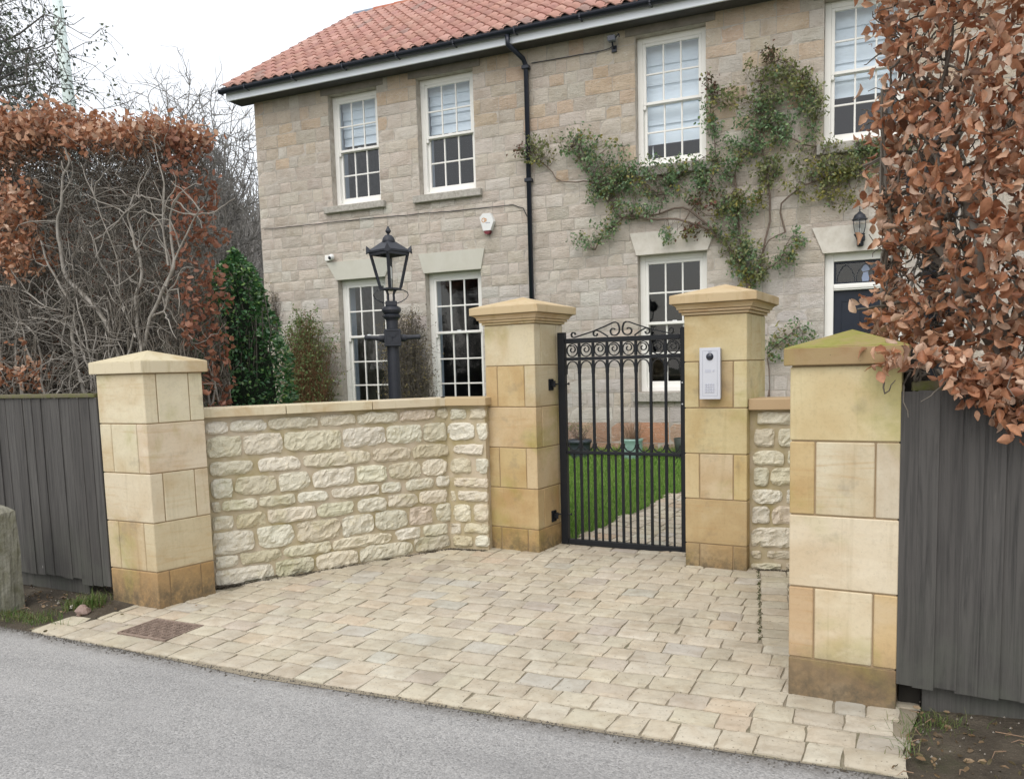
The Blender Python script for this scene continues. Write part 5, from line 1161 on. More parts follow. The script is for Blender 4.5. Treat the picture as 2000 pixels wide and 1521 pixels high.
def ball(fr, c, r, sx=1, sy=1, sz=1, n=14, name='ball', mat=None, par=None):
    V = []; F = []
    for i in range(n // 2 + 1):
        a = math.pi * i / (n // 2)
        for k in range(n): b = 2 * math.pi * k / n; V.append((c[0] + r * sx * math.sin(a) * math.cos(b), c[1] + r * sy * math.sin(a) * math.sin(b), c[2] + r * sz * math.cos(a)))
    for i in range(n // 2):
        for k in range(n): F.append((i * n + k, (i + 1) * n + k, (i + 1) * n + (k + 1) % n, i * n + (k + 1) % n))
    V = fr.w(V) if fr is not None else V
    return mesh_obj(name, V, F, mat, par, smooth=True)
ball(HF, (-7.86, -0.075, 3.415), 0.048, name='camera_ball', mat=CAMWHITE, par=cm); ball(HF, (-7.868, -0.104, 3.404), 0.030, name='lens', mat=LENS, par=cm)
fld = thing('floodlight', tuple(HF.p(-3.22, -0.05, 5.82)), 'small grey floodlight on the wall under the eaves left of the middle upper window', 'floodlight')
m = MB(HF); m.box(-3.29, -3.19, -0.16, -0.08, 5.80, 5.87, 0.008); m.build('lamp_head', simple('flood_grey', (0.16, 0.18, 0.22), 0.4, 9, .1), fld)
m = MB(HF); m.tube([(-3.24, -0.01, 5.74), (-3.24, -0.08, 5.76), (-3.24, -0.11, 5.81)], 0.012, 8); m.box(-3.275, -3.205, -0.03, -0.012, 5.70, 5.78, 0.004); m.tube([(-3.19, -0.12, 5.84), (-3.14, -0.15, 5.87), (-3.13, -0.15, 5.83)], 0.008, 6); m.build('bracket', PLASTIC, fld)
m = MB(HF); m.add([(-3.285, -0.1605, 5.806), (-3.195, -0.1605, 5.806), (-3.195, -0.1605, 5.864), (-3.285, -0.1605, 5.864)], [(0, 1, 2, 3)]); m.build('lamp_glass', LENS, fld)
def cable(pts, label):
    P = []; 
    for (x0, z0), (x1, z1) in zip(pts[:-1], pts[1:]):
        n = max(2, int(abs(x1 - x0) / 0.12) + int(abs(z1 - z0) / 0.12))
        for k in range(n): u = k / n; P.append((x0 + (x1 - x0) * u, -0.021, z0 + (z1 - z0) * u + random.uniform(-.004, .004)))
    P.append((pts[-1][0], -0.021, pts[-1][1])); m = MB(HF); m.tube(P, 0.0055, 5)
    o = m.build('wall_cable', PLASTIC, None); return tag(o, label, 'cable')
cable([(-9.2, 3.965), (-7.38, 3.950), (-5.68, 3.915), (-4.75, 3.90), (-4.60, 3.84), (-4.53, 3.70)], 'long thin cable along a mortar joint below the left upper windows')
cable([(-4.42, 5.76), (-4.11, 5.755), (-3.45, 5.745), (-3.30, 5.76), (-3.25, 5.79)], 'thin cable under the eaves from the downpipe to the floodlight')
# coach lantern over the door
WL = thing('wall_lantern', tuple(HF.p(-0.225, -0.03, 3.0)), 'black coach lantern with curved glass panels on the lintel over the front door', 'lantern')
cx, cy = -0.225, -0.13
m = MB(HF); m.lathe(cx, cy, [(0.0, 3.415), (0.004, 3.412), (0.005, 3.368), (0.011, 3.362), (0.006, 3.350), (0.016, 3.338), (0.030, 3.325), (0.058, 3.303), (0.070, 3.275), (0.074, 3.262), (0.088, 3.252), (0.088, 3.244), (0.0, 3.244)], 18); m.build('cap', LAMP_IRON, WL, smooth=False)
gp_ = [(0.076, 3.243), (0.078, 3.21), (0.072, 3.16), (0.060, 3.11), (0.050, 3.085)]
m = MB(HF)
for k in range(6):
    q = math.pi / 6 + k * math.pi / 3; m.tube([(cx + r_ * math.cos(q), cy + r_ * math.sin(q), z_) for r_, z_ in gp_], 0.0042, 5)
m.build('glazing_rib', LAMP_IRON, WL)
m = MB(HF); m.lathe(cx, cy, [(r_ - .004, z_) for r_, z_ in gp_], 6); m.F = m.F[:-2]; m.V = [(cx + (x - cx) * math.cos(math.pi / 6) - (y - cy) * math.sin(math.pi / 6), cy + (x - cx) * math.sin(math.pi / 6) + (y - cy) * math.cos(math.pi / 6), z_) for x, y, z_ in m.V]; m.build('glass', LGLASS, WL)
m = MB(HF); m.tube([(cx, cy, 3.085), (cx, cy, 3.15)], 0.010, 8); m.build('bulb_holder', CAMWHITE, WL)
m = MB(HF); m.lathe(cx, cy, [(0.0, 3.084), (0.064, 3.084), (0.060, 3.072), (0.046, 3.050), (0.034, 3.02), (0.028, 2.99), (0.020, 2.965), (0.0, 2.955)], 16); m.box(cx + 0.0, cx + 0.062, cy + 0.0, -0.026, 3.0, 3.075, 0.015); m.box(cx - 0.03, cx + 0.045, -0.06, -0.026, 2.95, 3.06, 0.01); m.build('base_bracket', LAMP_IRON, WL)
m = MB(HF); m.box(cx - 0.014, cx + 0.010, cy - 0.036, cy - 0.018, 2.972, 2.996, 0.003); m.build('motion_sensor', CAMWHITE, WL)
# pots by the wall
def pot(name, label, s_, y, prof, mat, cat='plant pot', n=24):
    P = HF.p(s_, y); z = gzf(P[0], P[1]) - 0.01; t = thing(name, (P[0], P[1], z), label, cat)
    V = []; F = []
    for r, h in prof:
        for k in range(n): V.append((P[0] + r * math.cos(2 * math.pi * k / n), P[1] + r * math.sin(2 * math.pi * k / n), z + h))
    for i in range(len(prof) - 1):
        for k in range(n): F.append((i * n + k, i * n + (k + 1) % n, (i + 1) * n + (k + 1) % n, (i + 1) * n + k))
    mesh_obj('pot', V, F, mat, t, smooth=True); r, h = prof[-1]
    mesh_obj('soil', [(P[0] + r * math.cos(2 * math.pi * k / n), P[1] + r * math.sin(2 * math.pi * k / n), z + h) for k in range(n)], [tuple(range(n))], SOIL, t)
    return t, P, z
t, P, z = pot('plant_pot', 'teal glazed round pot with dried stems by the house wall', -2.985, -0.32, [(0.130, 0), (0.138, 0.02), (0.142, 0.16), (0.143, 0.225), (0.150, 0.235), (0.152, 0.262), (0.132, 0.264), (0.128, 0.235)], TEAL)
m = MB(HF); m.add(*ring(HF, -2.99, z + 0.13, 0.035, 0.043, -0.468)); m.tube([(-2.99, -0.465, z + .09), (-2.99, -0.468, z + .15)], .003, 5); m.build('relief_emblem', TEAL, t)
pl = []
for i in range(70):
    a = rng.uniform(0, 6.28); r = rng.uniform(0, 0.1); h = rng.uniform(0.12, 0.27); b = np.array([P[0] + r * math.cos(a), P[1] + r * math.sin(a), z + 0.24]); l = rng.uniform(.03, .10)
    pl.append((np.array([b, b + [l * .3 * math.cos(a), l * .3 * math.sin(a), h * .5], b + [l * math.cos(a), l * math.sin(a), h]]), np.array([.0035, .003, .0015])))
twigs_mesh('dried_stems', pl, 4, STRAW, t, kind='stuff')
t, P, z = pot('planter', 'dark square-shouldered planter with a bare twiggy shrub at the foot of the wall', -3.72, -0.32, [(0.125, 0), (0.145, 0.15), (0.155, 0.20), (0.168, 0.205), (0.168, 0.245), (0.145, 0.247), (0.14, 0.20)], PLANTER, n=4 * 4)
def shrub_twigs(n, base, spread, h, jitter, up=0.7, r0=0.004, seg=6):
    out = []
    for i in range(n):
        a = rng.uniform(0, 6.28); b = np.array(base) + np.array([rng.normal(0, spread * .12), rng.normal(0, spread * .12), 0]); H = h * rng.uniform(0.5, 1.0); l = spread * rng.uniform(0.2, 1)
        u = np.linspace(0, 1, seg)[:, None]; Pp = b + u * np.array([l * math.cos(a), l * math.sin(a), H * up]) + u ** 2 * np.array([0, 0, H * (1 - up)]); Pp[1:] += rng.normal(0, jitter, (seg - 1, 3)); out.append((Pp, np.linspace(r0, r0 * .35, seg)))
    return out
tw = shrub_twigs(40, (P[0] + .02, P[1], z + .24), 0.22, 0.24, 0.015, r0=.003); twigs_mesh('twigs', tw, 4, BARK_ROSE, t, kind='stuff')
E_ = np.array([q[0][-1] for q in tw]); E_ = np.repeat(E_, 6, 0) + rng.normal(0, .02, (len(E_) * 6, 3)); V, F = leaves(E_, rng.normal(0, 1, E_.shape), 0.02); mesh_obj('leaves', V, F, ROSE1, t, kind='stuff')
t, P, z = pot('plant_pot', 'dark green tapered pot partly hidden by the right gate stile', -2.28, -0.32, [(0.10, 0), (0.125, 0.15), (0.14, 0.275), (0.125, 0.277), (0.12, 0.25)], PLANTER_G)

# ------------------------------------------------------------------ lamp posts
def lamp_post(x, y, yaw, label, group):
    z = gzf(x, y); t = thing('lamp_post', (x, y, z), label, 'lamp post', group); g = z - 0.12 + 0.0
    L0 = Frame((x, y), yaw, g)
    m = MB(L0); m.lathe(0, 0, [(0.15, 0.0), (0.15, 0.06), (0.12, 0.10), (0.105, 0.50), (0.12, 0.54), (0.085, 0.60), (0.068, 0.64), (0.060, 1.0), (0.054, 1.829)], 20); m.build('column', LAMP_IRON, t, smooth=False)
    m = MB(L0); m.lathe(0, 0, [(0.052, 1.989), (0.052, 2.06), (0.06, 2.075), (0.076, 2.09), (0.080, 2.105), (0.062, 2.12), (0.080, 2.135), (0.088, 2.155), (0.082, 2.178), (0.060, 2.19), (0.0, 2.19)], 20); m.box(-0.052, 0.052, -0.052, 0.052, 2.1905, 2.235, 0.006); m.build('collar', LAMP_IRON, t)
    m = MB(L0); m.box(-0.075, 0.075, -0.075, 0.075, 1.83, 1.985, 0.010)
    for yy in (-0.082, 0.076): m.box(-0.070, -0.058, yy, yy + .006, 1.835, 1.98); m.box(0.058, 0.070, yy, yy + .006, 1.835, 1.98); m.box(-0.058, 0.058, yy, yy + .006, 1.835, 1.847); m.box(-0.058, 0.058, yy, yy + .006, 1.968, 1.98)
    for sg in (-1, 1): m.add([(sg * -0.045, -0.081, 1.86), (sg * -0.03, -0.081, 1.855), (sg * 0.045, -0.081, 1.955), (sg * 0.03, -0.081, 1.96)], [(0, 1, 2, 3)])
    m.build('ladder_rest_block', LAMP_IRON, t)
    m = MB(L0)
    for sg in (-1, 1):
        m.tube([(sg * 0.075, 0, 1.905), (sg * 0.105, 0, 1.905), (sg * 0.13, 0, 1.908), (sg * 0.19, 0, 1.912), (sg * 0.225, 0, 1.913), (sg * 0.245, 0, 1.914), (sg * 0.252, 0, 1.914)], [0.032, 0.034, 0.024, 0.020, 0.022, 0.025, 0.012], 12)
    m.build('ladder_arm', LAMP_IRON, t)
    QF = Frame((x, y), yaw + math.radians(45 - 4), g)       # lantern seen on its corner
    m = MB(QF)
    for a in range(4):
        q = a * math.pi / 2; r_ = 0.044; pts = [(0.0, r_ * .8, 2.235), (0.0, r_ * .85, 2.27), (0, r_ * 0.8, 2.295), (0.0, 0.048, 2.325), (0.0, 0.066, 2.34)]
        m.tube([(px * math.cos(q) - py * math.sin(q), px * math.sin(q) + py * math.cos(q), pz) for px, py, pz in pts], 0.010, 6)
    m.build('frog_bracket', LAMP_IRON, t)
    m = MB(L0)
    for sg in (-1, 1):
        P = [(sg * 0.045, -0.02, 2.212), (sg * 0.09, -0.02, 2.228), (sg * 0.135, -0.02, 2.255), (sg * 0.155, -0.02, 2.285), (sg * 0.148, -0.02, 2.312), (sg * 0.11, -0.02, 2.332), (sg * 0.075, -0.02, 2.334)]
        m.tube(P, 0.0042, 6)
    m.build('side_scroll', LAMP_IRON, t)
    b0, b1, h0, h1 = 0.064, 0.118, 2.338, 2.662               # half side at bottom and top
    m = MB(QF)
    m.box(-b0 - .006, b0 + .006, -b0 - .006, b0 + .006, h0 - .004, h0 + .014, 0.002)
    for sx in (-1, 1):
        for sy in (-1, 1):
            V = []
            for bb, hh in ((b0, h0 + .014), (b1, h1)):
                for dx, dy in ((-1, -1), (1, -1), (1, 1), (-1, 1)): V.append((sx * bb + dx * 0.010, sy * bb + dy * 0.010, hh))
            m.add(V, [(0, 1, 5, 4), (1, 2, 6, 5), (2, 3, 7, 6), (3, 0, 4, 7)])
    for sg in (-1, 1): m.box(-b1 + .011, b1 - .011, sg * b1 - .008, sg * b1 + .008, h1 - 0.022, h1, 0); m.box(sg * b1 - .008, sg * b1 + .008, -b1 + .011, b1 - .011, h1 - 0.022, h1, 0)
    lf = m.build('lantern_frame', LAMP_IRON, t)
    for q in range(4):
        c, s_ = math.cos(q * math.pi / 2), math.sin(q * math.pi / 2); V = [(-b0 + .008, -b0, h0 + .015), (b0 - .008, -b0, h0 + .015), (b1 - .008, -b1, h1 - .02), (-b1 + .008, -b1, h1 - .02)]
        V = [(px * c - py * s_, px * s_ + py * c, pz) for px, py, pz in V]; m = MB(QF); m.add(V, [(0, 1, 2, 3)]); m.build('pane', LGLASS, lf)
    m = MB(QF); m.lathe(0, 0, [(0.012, h0 + .014), (0.012, 2.43), (0.018, 2.435), (0.020, 2.53), (0.012, 2.545), (0.0, 2.545)], 10); m.build('bulb', CAMWHITE, lf)
    e = 0.134; m = MB(QF)
    m.box(-e, e, -e, e, h1 + .001, h1 + .018, 0.003)
    V = [(-e, -e, h1 + .019), (e, -e, h1 + .019), (e, e, h1 + .019), (-e, e, h1 + .019)] + [(-.045, -.045, h1 + .098), (.045, -.045, h1 + .098), (.045, .045, h1 + .098), (-.045, .045, h1 + .098)]
    m.add(V, [(0, 1, 5, 4), (1, 2, 6, 5), (2, 3, 7, 6), (3, 0, 4, 7), (4, 5, 6, 7)])
    m.lathe(0, 0, [(0.054, h1 + .085), (0.058, h1 + .100), (0.056, h1 + .115), (0.048, h1 + .135), (0.033, h1 + .152), (0.014, h1 + .159), (0.009, h1 + .167), (0.022, h1 + .181), (0.026, h1 + .192), (0.017, h1 + .212), (0.010, h1 + .224), (0.010, h1 + .230), (0.0, h1 + .236)], 16)
    m.build('roof', LAMP_IRON, t)
    for sx in (-1, 1):
        for sy in (-1, 1):
            m = MB(QF); cx, cy = sx * e, sy * e; V = [(cx - sx * .03, cy - sy * .03, h1 + .02), (cx + sy * .022, cy - sx * .022, h1 + .0), (cx + sx * .012, cy + sy * .012, h1 - .012), (cx - sy * .022, cy + sx * .022, h1 + .0), (cx + sx * .008, cy + sy * .008, h1 + .066)]
            m.add(V, [(0, 1, 4), (1, 2, 4), (2, 3, 4), (3, 0, 4), (3, 2, 1, 0)]); m.build('corner_finial', LAMP_IRON, t)
    return t
lamp_post(-1.165, 7.40, math.radians(9), 'black Victorian-style lamp post with a four-sided lantern, standing behind the rubble wall', 'Victorian-style lamp posts')
lamp_post(2.46, 4.88, math.radians(-3), 'dark lamp post behind the right-hand hedge, only its column and one ladder arm showing', 'Victorian-style lamp posts')

# ------------------------------------------------------------------ foliage
def grow(base, d, length, r, depth, out, kink=0.32, split=(2, 3), shrink=0.72, up=0.12, seg=6, bounds=None, nside=0.5, kd=0.9):
    """one crooked branch and its children -> out (list of polylines with radii)"""
    P = [np.array(base, float)]; d = np.array(d, float); d /= np.linalg.norm(d); st = length / seg
    for k in range(seg):
        d = d + rng.normal(0, kink, 3) * (0.6 + 0.4 * (k > 0)); d[2] += up; d /= np.linalg.norm(d); q = P[-1] + d * st
        if bounds is not None:
            q2 = bounds(q)
            if q2 is None: break
            if np.abs(q2 - q).max() > 1e-6: d = d + (q2 - q) * 4; d /= np.linalg.norm(d); q = q2
        P.append(q)
    if len(P) < 3: return
    rr = np.linspace(r, r * 0.6, len(P)); out.append((np.array(P), rr, depth))
    if depth <= 0: return
    n = rng.integers(split[0], split[1] + 1)
    for k in range(n):
        i = len(P) - 1 if k < 2 else rng.integers(2, len(P)); ax = rng.normal(0, 1, 3); ax -= ax.dot(d) * d; ax /= np.linalg.norm(ax) + 1e-9; nd = d + ax * rng.uniform(0.35, kd)
        grow(P[i], nd, length * shrink * rng.uniform(0.75, 1.15), r * 0.62, depth - 1, out, kink, split, shrink, up, max(3, seg - 0), bounds, nside, kd)
    if depth >= 1:
        for k in range(int(nside * len(P))):
            i = rng.integers(1, len(P)); ax = rng.normal(0, 1, 3); grow(P[i], ax + d * 0.4, length * 0.45, r * 0.32, max(0, depth - 2), out, kink * 1.2, (1, 2), shrink, up, 4, bounds, nside * .6, kd)
def box_bounds(fr, x0, x1, y0, y1, z0, z1, topf=None):
    def f(q):
        l = np.array([(q - fr.o) @ fr.x, (q - fr.o) @ fr.y, q[2]]); zt = z1 if topf is None else topf(l[0])
        c = np.array([min(max(l[0], x0), x1), min(max(l[1], y0), y1), min(max(l[2], z0), zt)]); 
        if l[2] > zt + .12: return None
        return fr.o * [1, 1, 0] + fr.x * c[0] + fr.y * c[1] + np.array([0, 0, c[2]])
    return f
# --- left hedge: beech, clipped, bare inside, brown leaves along the top and ends
LH = Frame((-2.36, 5.86), -0.458)                            # x to the right along the fence, y away from the road
lh = thing('beech_hedge', (LH.p(-0.8, .4)[0], LH.p(-0.8, .4)[1], 0.1), 'tall clipped beech hedge on the left, bare grey stems inside, brown leaves on top', 'hedge')
def ltop(x): return 3.45 + (-x - 0.2) * 0.09 if x > -1.33 else 3.74
bd = box_bounds(LH, -4.6, -0.20, 0.02, 0.52, 0.15, 3.5, lambda x: ltop(x) - .06)
out = []
for k in range(19):
    x = -0.34 - k * 0.20 + rng.normal(0, .06); y = rng.uniform(0.15, 0.42)
    b = LH.p(x, y, 0.1); hgt = rng.uniform(0.7, 1.15)
    for q in range(3): grow(b + rng.normal(0, .03, 3) * [1, 1, 0], (rng.normal(0, .34), rng.normal(0, .28), 1.0), hgt, rng.uniform(0.018, 0.034), 4, out, 0.26, (2, 3), 0.74, 0.16, 6, bd, 0.30, 0.9)
thick = [(p, r) for p, r, d in out if d >= 2]; thin = [(p, np.maximum(r, 0.0022)) for p, r, d in out if d < 2]
# crooked face twigs coming towards the road, pale
face = []
for k in range(1500):
    x = -rng.random() ** 0.8 * 4.2 - 0.2; zc = rng.uniform(1.3, 3.3); p0 = LH.p(x, rng.uniform(0.1, 0.45), zc); n_ = 7
    d = LH.x * rng.normal(0, 0.7) - LH.y * rng.uniform(0.1, 0.9) + np.array([0, 0, rng.normal(0.55, 0.6)]); d /= np.linalg.norm(d); Pp = [p0]; st = rng.uniform(0.035, 0.075)
    for i in range(n_): d = d + rng.normal(0, .38, 3); d /= np.linalg.norm(d); Pp.append(Pp[-1] + d * st)
    Pp = np.array(Pp); l = (Pp - LH.o) @ LH.y; lx = (Pp - LH.o) @ LH.x; Pp -= np.clip(lx + .14, 0, None)[:, None] * LH.x; Pp[:, 2] = np.minimum(Pp[:, 2], 3.42); face.append((Pp, np.linspace(rng.uniform(.003, .006), .0018, n_ + 1)))
low = []
for k in range(420):                                         # long drooping twigs low on the left
    x = -0.35 - rng.random() ** 0.7 * 3.2; p0 = LH.p(x, rng.uniform(-.02, 0.35), rng.uniform(1.45, 2.3)); d = LH.x * rng.normal(-0.5, 0.8) - LH.y * rng.uniform(0.2, 0.7) + np.array([0, 0, rng.normal(-.05, .35)]); d /= np.linalg.norm(d); Pp = [p0]
    for i in range(8): d = d + rng.normal(0, .30, 3); d /= np.linalg.norm(d); Pp.append(Pp[-1] + d * rng.uniform(.04, .06))
    low.append((np.array(Pp), np.linspace(rng.uniform(.003, .0055), .0016, 9)))
TRUNKS={'1': [(-0.806, 1.485), (-0.838, 1.773), (-0.963, 2.06), (-1.207, 2.283), (-1.408, 2.404), (-1.437, 2.666), (-1.474, 2.868), (-1.366, 2.975), (-1.372, 3.171), (-1.235, 3.277), (-1.294, 3.393)], '2': [(-0.602, 1.522), (-0.574, 1.792), (-0.606, 1.909), (-0.621, 2.139), (-0.534, 2.323), (-0.541, 2.511), (-0.601, 2.629), (-0.651, 2.784), (-0.565, 2.96)], '3': [(-0.574, 1.792), (-0.468, 2.055), (-0.312, 2.252), (-0.175, 2.4), (-0.209, 2.593), (-0.217, 2.776), (-0.09, 2.906)], '4': [(-0.268, 2.267), (-0.197, 2.446), (0.025, 2.708), (0.145, 2.808)], '5': [(-1.291, 1.449), (-1.345, 1.817), (-1.394, 2.021), (-1.3, 2.177), (-1.478, 2.349), (-1.615, 2.52), (-1.684, 2.728)], '6': [(-0.838, 1.773), (-0.883, 1.998), (-0.774, 2.186), (-0.79, 2.456), (-0.861, 2.691), (-0.979, 2.932), (-1.014, 3.127)], '7': [(-0.606, 1.909), (-0.75, 2.146), (-0.83, 2.305), (-0.974, 2.47), (-1.01, 2.667), (-1.169, 2.837)], '8': [(-1.04, 2.669), (-0.763, 2.795), (-0.446, 2.892), (-0.565, 2.96)], '9': [(-1.176, 1.529), (-1.208, 1.772), (-1.011, 1.905), (-0.932, 2.078), (-0.977, 2.198)], '10': [(-1.898, 2.128), (-1.512, 2.088), (-1.28, 1.936), (-1.208, 1.772)], '11': [(-0.452, 2.054), (-0.313, 2.084), (-0.268, 2.267), (-0.325, 2.122)], '12': [(-0.227, 2.412), (-0.287, 2.71), (-0.229, 2.922), (-0.285, 3.145), (-0.319, 3.329)], '13': [(-2.271, 2.402), (-1.87, 2.334), (-1.658, 2.198), (-1.441, 2.145)]}
for k_, pts in TRUNKS.items():
    P = []; 
    for (a_, b_), (c_, d_) in zip(pts[:-1], pts[1:]):
        for u in (0, .33, .67): P.append((a_ + (c_ - a_) * u, .05 + rng.normal(0, .012), b_ + (d_ - b_) * u))
    P.append((pts[-1][0], .06, pts[-1][1])); P = np.array(P); P[1:-1] += rng.normal(0, .008, (len(P) - 2, 3)); P[1:-1] = (P[:-2] + 2 * P[1:-1] + P[2:]) / 4
    r0 = {'1': .022, '2': .018, '3': .016, '5': .018}.get(k_, .009); thick.append((LH.w(P), np.linspace(r0, r0 * .4, len(P))))
    for q in range(5):                                       # side shoots
        j = rng.integers(2, len(P)); d = rng.normal(0, .6, 3) + [0, -.15, .5]; d /= np.linalg.norm(d); Z = [P[j]]
        for w_ in range(7): d = d + rng.normal(0, .33, 3); d[1] *= .6; d /= np.linalg.norm(d); Z.append(Z[-1] + d * .05)
        Z = np.array(Z); Z[:, 2] = np.minimum(Z[:, 2], 3.35); thick.append((LH.w(Z), np.linspace(.006, .0025, 8)))
twigs_mesh('stems', thick, 6, BARK_L, lh); twigs_mesh('twigs', thin, 3, BARK_D, lh, kind='stuff'); twigs_mesh('face_twigs', face + low, 4, BARK_L, lh, kind='stuff')
print('hedge twigs', len(thick), len(thin))
fine = []
for k in range(9500):
    x = -0.22 - rng.random() * 4.2; p0 = LH.p(x, rng.uniform(0.12, 0.52), rng.uniform(0.5, 3.3)); d = rng.normal(0, 1, 3) * [1, 1, .8] + [0, 0, .5]; d /= np.linalg.norm(d); Pp = [p0]
    for i in range(4): d = d + rng.normal(0, .42, 3); d /= np.linalg.norm(d); Pp.append(Pp[-1] + d * rng.uniform(.03, .07))
    fine.append((np.array(Pp), np.linspace(.0035, .0016, 5)))
twigs_mesh('inner_twigs', fine, 3, BARK_D, lh, kind='stuff')
def lsample(n, fx, fy, fz): 
    a = np.stack([fx(n), fy(n), fz(n)], 1); return LH.w(a)
U = lambda a, b: (lambda n: rng.uniform(a, b, n))
groups = []
def clumps(n, k, gen, sd=0.045):
    c = gen(n); return (np.repeat(c, k, 0) + rng.normal(0, sd, (n * k, 3)))
def hedge_leaf(P, size, mat, name='leaves', kindl='oval', par=None, down=0.5):
    D = rng.normal(0, 1, P.shape); D[:, 2] -= down; V, F = leaves(P, D, size, kindl); return mesh_obj(name, V, F, mat, par, kind='stuff', smooth=False)
top1 = clumps(360, 5, lambda n: (lambda x: LH.w(np.stack([x, rng.uniform(0.0, .52, n), np.array([ltop(v) for v in x]) - np.abs(rng.normal(0, 0.05, n)) - 0.01], 1)))(rng.uniform(-1.35, -0.19, n)))
top2 = clumps(1250, 6, lambda n: (lambda x: LH.w(np.stack([x, rng.uniform(-0.05, .52, n), np.array([ltop(v) for v in x]) - np.abs(rng.normal(0, 0.12, n)) - 0.0], 1)))(rng.uniform(-4.6, -1.33, n)))
left1 = clumps(430, 5, lambda n: LH.w(np.stack([-1.72 - np.abs(rng.normal(0, .6, n)), rng.uniform(-0.10, 0.2, n), rng.choice([1.68, 2.6, 2.75, 2.95, 3.1], n) + rng.normal(0, .07, n)], 1)))
hedge_leaf(np.concatenate([top1, top2, left1]), rng.uniform(0.04, 0.065, len(top1) + len(top2) + len(left1)), BEECH, par=lh)
end = clumps(205, 5, lambda n: (lambda z: LH.w(np.stack([-0.15 - 0.06 * np.clip((z - 2.7) / .7, 0, 1) - np.abs(rng.normal(0, .05, n)), rng.uniform(0.10, 0.52, n), z], 1)))(3.40 - rng.random(n) ** 1.15 * 2.2), 0.032)
hedge_leaf(end, rng.uniform(0.04, 0.065, len(end)), BEECH_R, 'red_leaves', par=lh)
inner = clumps(420, 4, lambda n: LH.w(np.stack([rng.uniform(-3.5, -.3, n), rng.uniform(0.4, .55, n), rng.uniform(1.4, 3.4, n)], 1)), 0.06)
hedge_leaf(inner, 0.05, BEECH_R, 'inner_leaves', par=lh)

# --- right hedge: close up, leafy
RH = Frame((1.60, 3.71), -0.488)
rh = thing('beech_hedge', (RH.p(.8, .4)[0], RH.p(.8, .4)[1], 0.1), 'dense copper-leaved beech hedge on the right, hanging over the dark fence', 'hedge')
bd = box_bounds(RH, 0.02, 2.1, 0.0, 0.9, 0.2, 4.2)
out = []
for k in range(9):
    b = RH.p(0.22 + k * 0.21, rng.uniform(.25, .6), 0.1)
    for q in range(2): grow(b, (rng.normal(0, .2), rng.normal(0, .15), 1), rng.uniform(1.0, 1.4), rng.uniform(0.024, 0.042), 3, out, 0.20, (2, 3), 0.74, 0.14, 7, bd, 0.45)
tw = []
for k in range(620):
    x = rng.choice([rng.uniform(-.03, .25), rng.uniform(0, 2)]); z = rng.uniform(1.55, 4.0); p0 = RH.p(x + .1, rng.uniform(.05, .5), z); d = -RH.x * rng.uniform(-.4, 1.0) - RH.y * rng.uniform(0, .8) + np.array([0, 0, rng.normal(-.05, .4)]); d /= np.linalg.norm(d); Pp = [p0]
    for i in range(6): d = d + rng.normal(0, .36, 3); d /= np.linalg.norm(d); Pp.append(Pp[-1] + d * rng.uniform(.02, .045))
    tw.append((np.array(Pp), np.linspace(rng.uniform(.003, .007), .0018, 7)))
for k in range(26):                                          # twigs hanging in front of the fence top
    x = rng.uniform(0.05, .75); p0 = RH.p(x, -0.22, rng.uniform(1.53, 1.62)); d = -RH.y * rng.uniform(.6, 1.2) + RH.x * rng.normal(0, .4) + np.array([0, 0, -rng.uniform(.1, .8)]); d /= np.linalg.norm(d); Pp = [p0]
    for i in range(8): d = d + rng.normal(0, .33, 3) + [0, 0, -.12]; d /= np.linalg.norm(d); Pp.append(Pp[-1] + d * rng.uniform(.02, .05))
    tw.append((np.array(Pp), np.linspace(rng.uniform(.004, .008), .0018, 9)))
for zz, ln in ((2.36, .2), (2.25, .16), (2.52, .22), (2.33, .22), (1.86, .25), (2.72, .16), (3.0, .15), (3.3, .14)):
    p0 = RH.p(0.14, 0.12, zz); d = -RH.x + np.array([0, 0, rng.normal(-.15, .2)]); Pp = [p0]
    for i in range(6): d = d / np.linalg.norm(d) + rng.normal(0, .25, 3); d /= np.linalg.norm(d); Pp.append(Pp[-1] + d * ln / 6)
    tw.append((np.array(Pp), np.linspace(.010, .005, 7)))
twigs_mesh('stems', [(p, r) for p, r, d in out if d >= 1], 8, BARK_L, rh); twigs_mesh('twigs', [(p, np.maximum(r, .0025)) for p, r, d in out if d < 1] + tw, 5, BARK_D, rh, kind='stuff')
def rgen(n, ys=0.09):
    x = rng.uniform(-0.01, 1.35, n); z = rng.uniform(1.56, 4.1, n); return RH.w(np.stack([x + .03 * np.sin(z * 7), np.abs(rng.normal(0, ys, n)) - 0.04 - .30 * np.clip((x - .10) / .3, 0, 1) * np.clip((z - 1.62) / .35, 0.0, 1), z], 1))
cl = [clumps(1300, 4, lambda n: rgen(n), 0.035)]
cl.append(clumps(900, 4, lambda n: rgen(n, .38), 0.05))
cl.append(clumps(120, 4, lambda n: RH.w(np.stack([rng.normal(0.03, .03, n), rng.uniform(0, .6, n), rng.uniform(1.6, 4.0, n)], 1)), 0.03))
hang = clumps(170, 4, lambda n: (lambda x: RH.w(np.stack([x, rng.uniform(-.44, -.315, n), 1.62 - rng.random(n) ** .8 * (0.03 + 0.25 * np.clip((x - .24) / .28, 0, 1))], 1)))(np.where(rng.random(n) < .12, rng.uniform(.05, .3, n), rng.uniform(.34, .85, n))), 0.028)
cl.insert(0, clumps(1000, 4, lambda n: RH.w(np.stack([rng.uniform(1.3, 2.3, n), np.abs(rng.normal(0, .2, n)) - .32, rng.uniform(1.45, 4.1, n)], 1)), .04)); cl.append(hang); A = np.concatenate(cl)
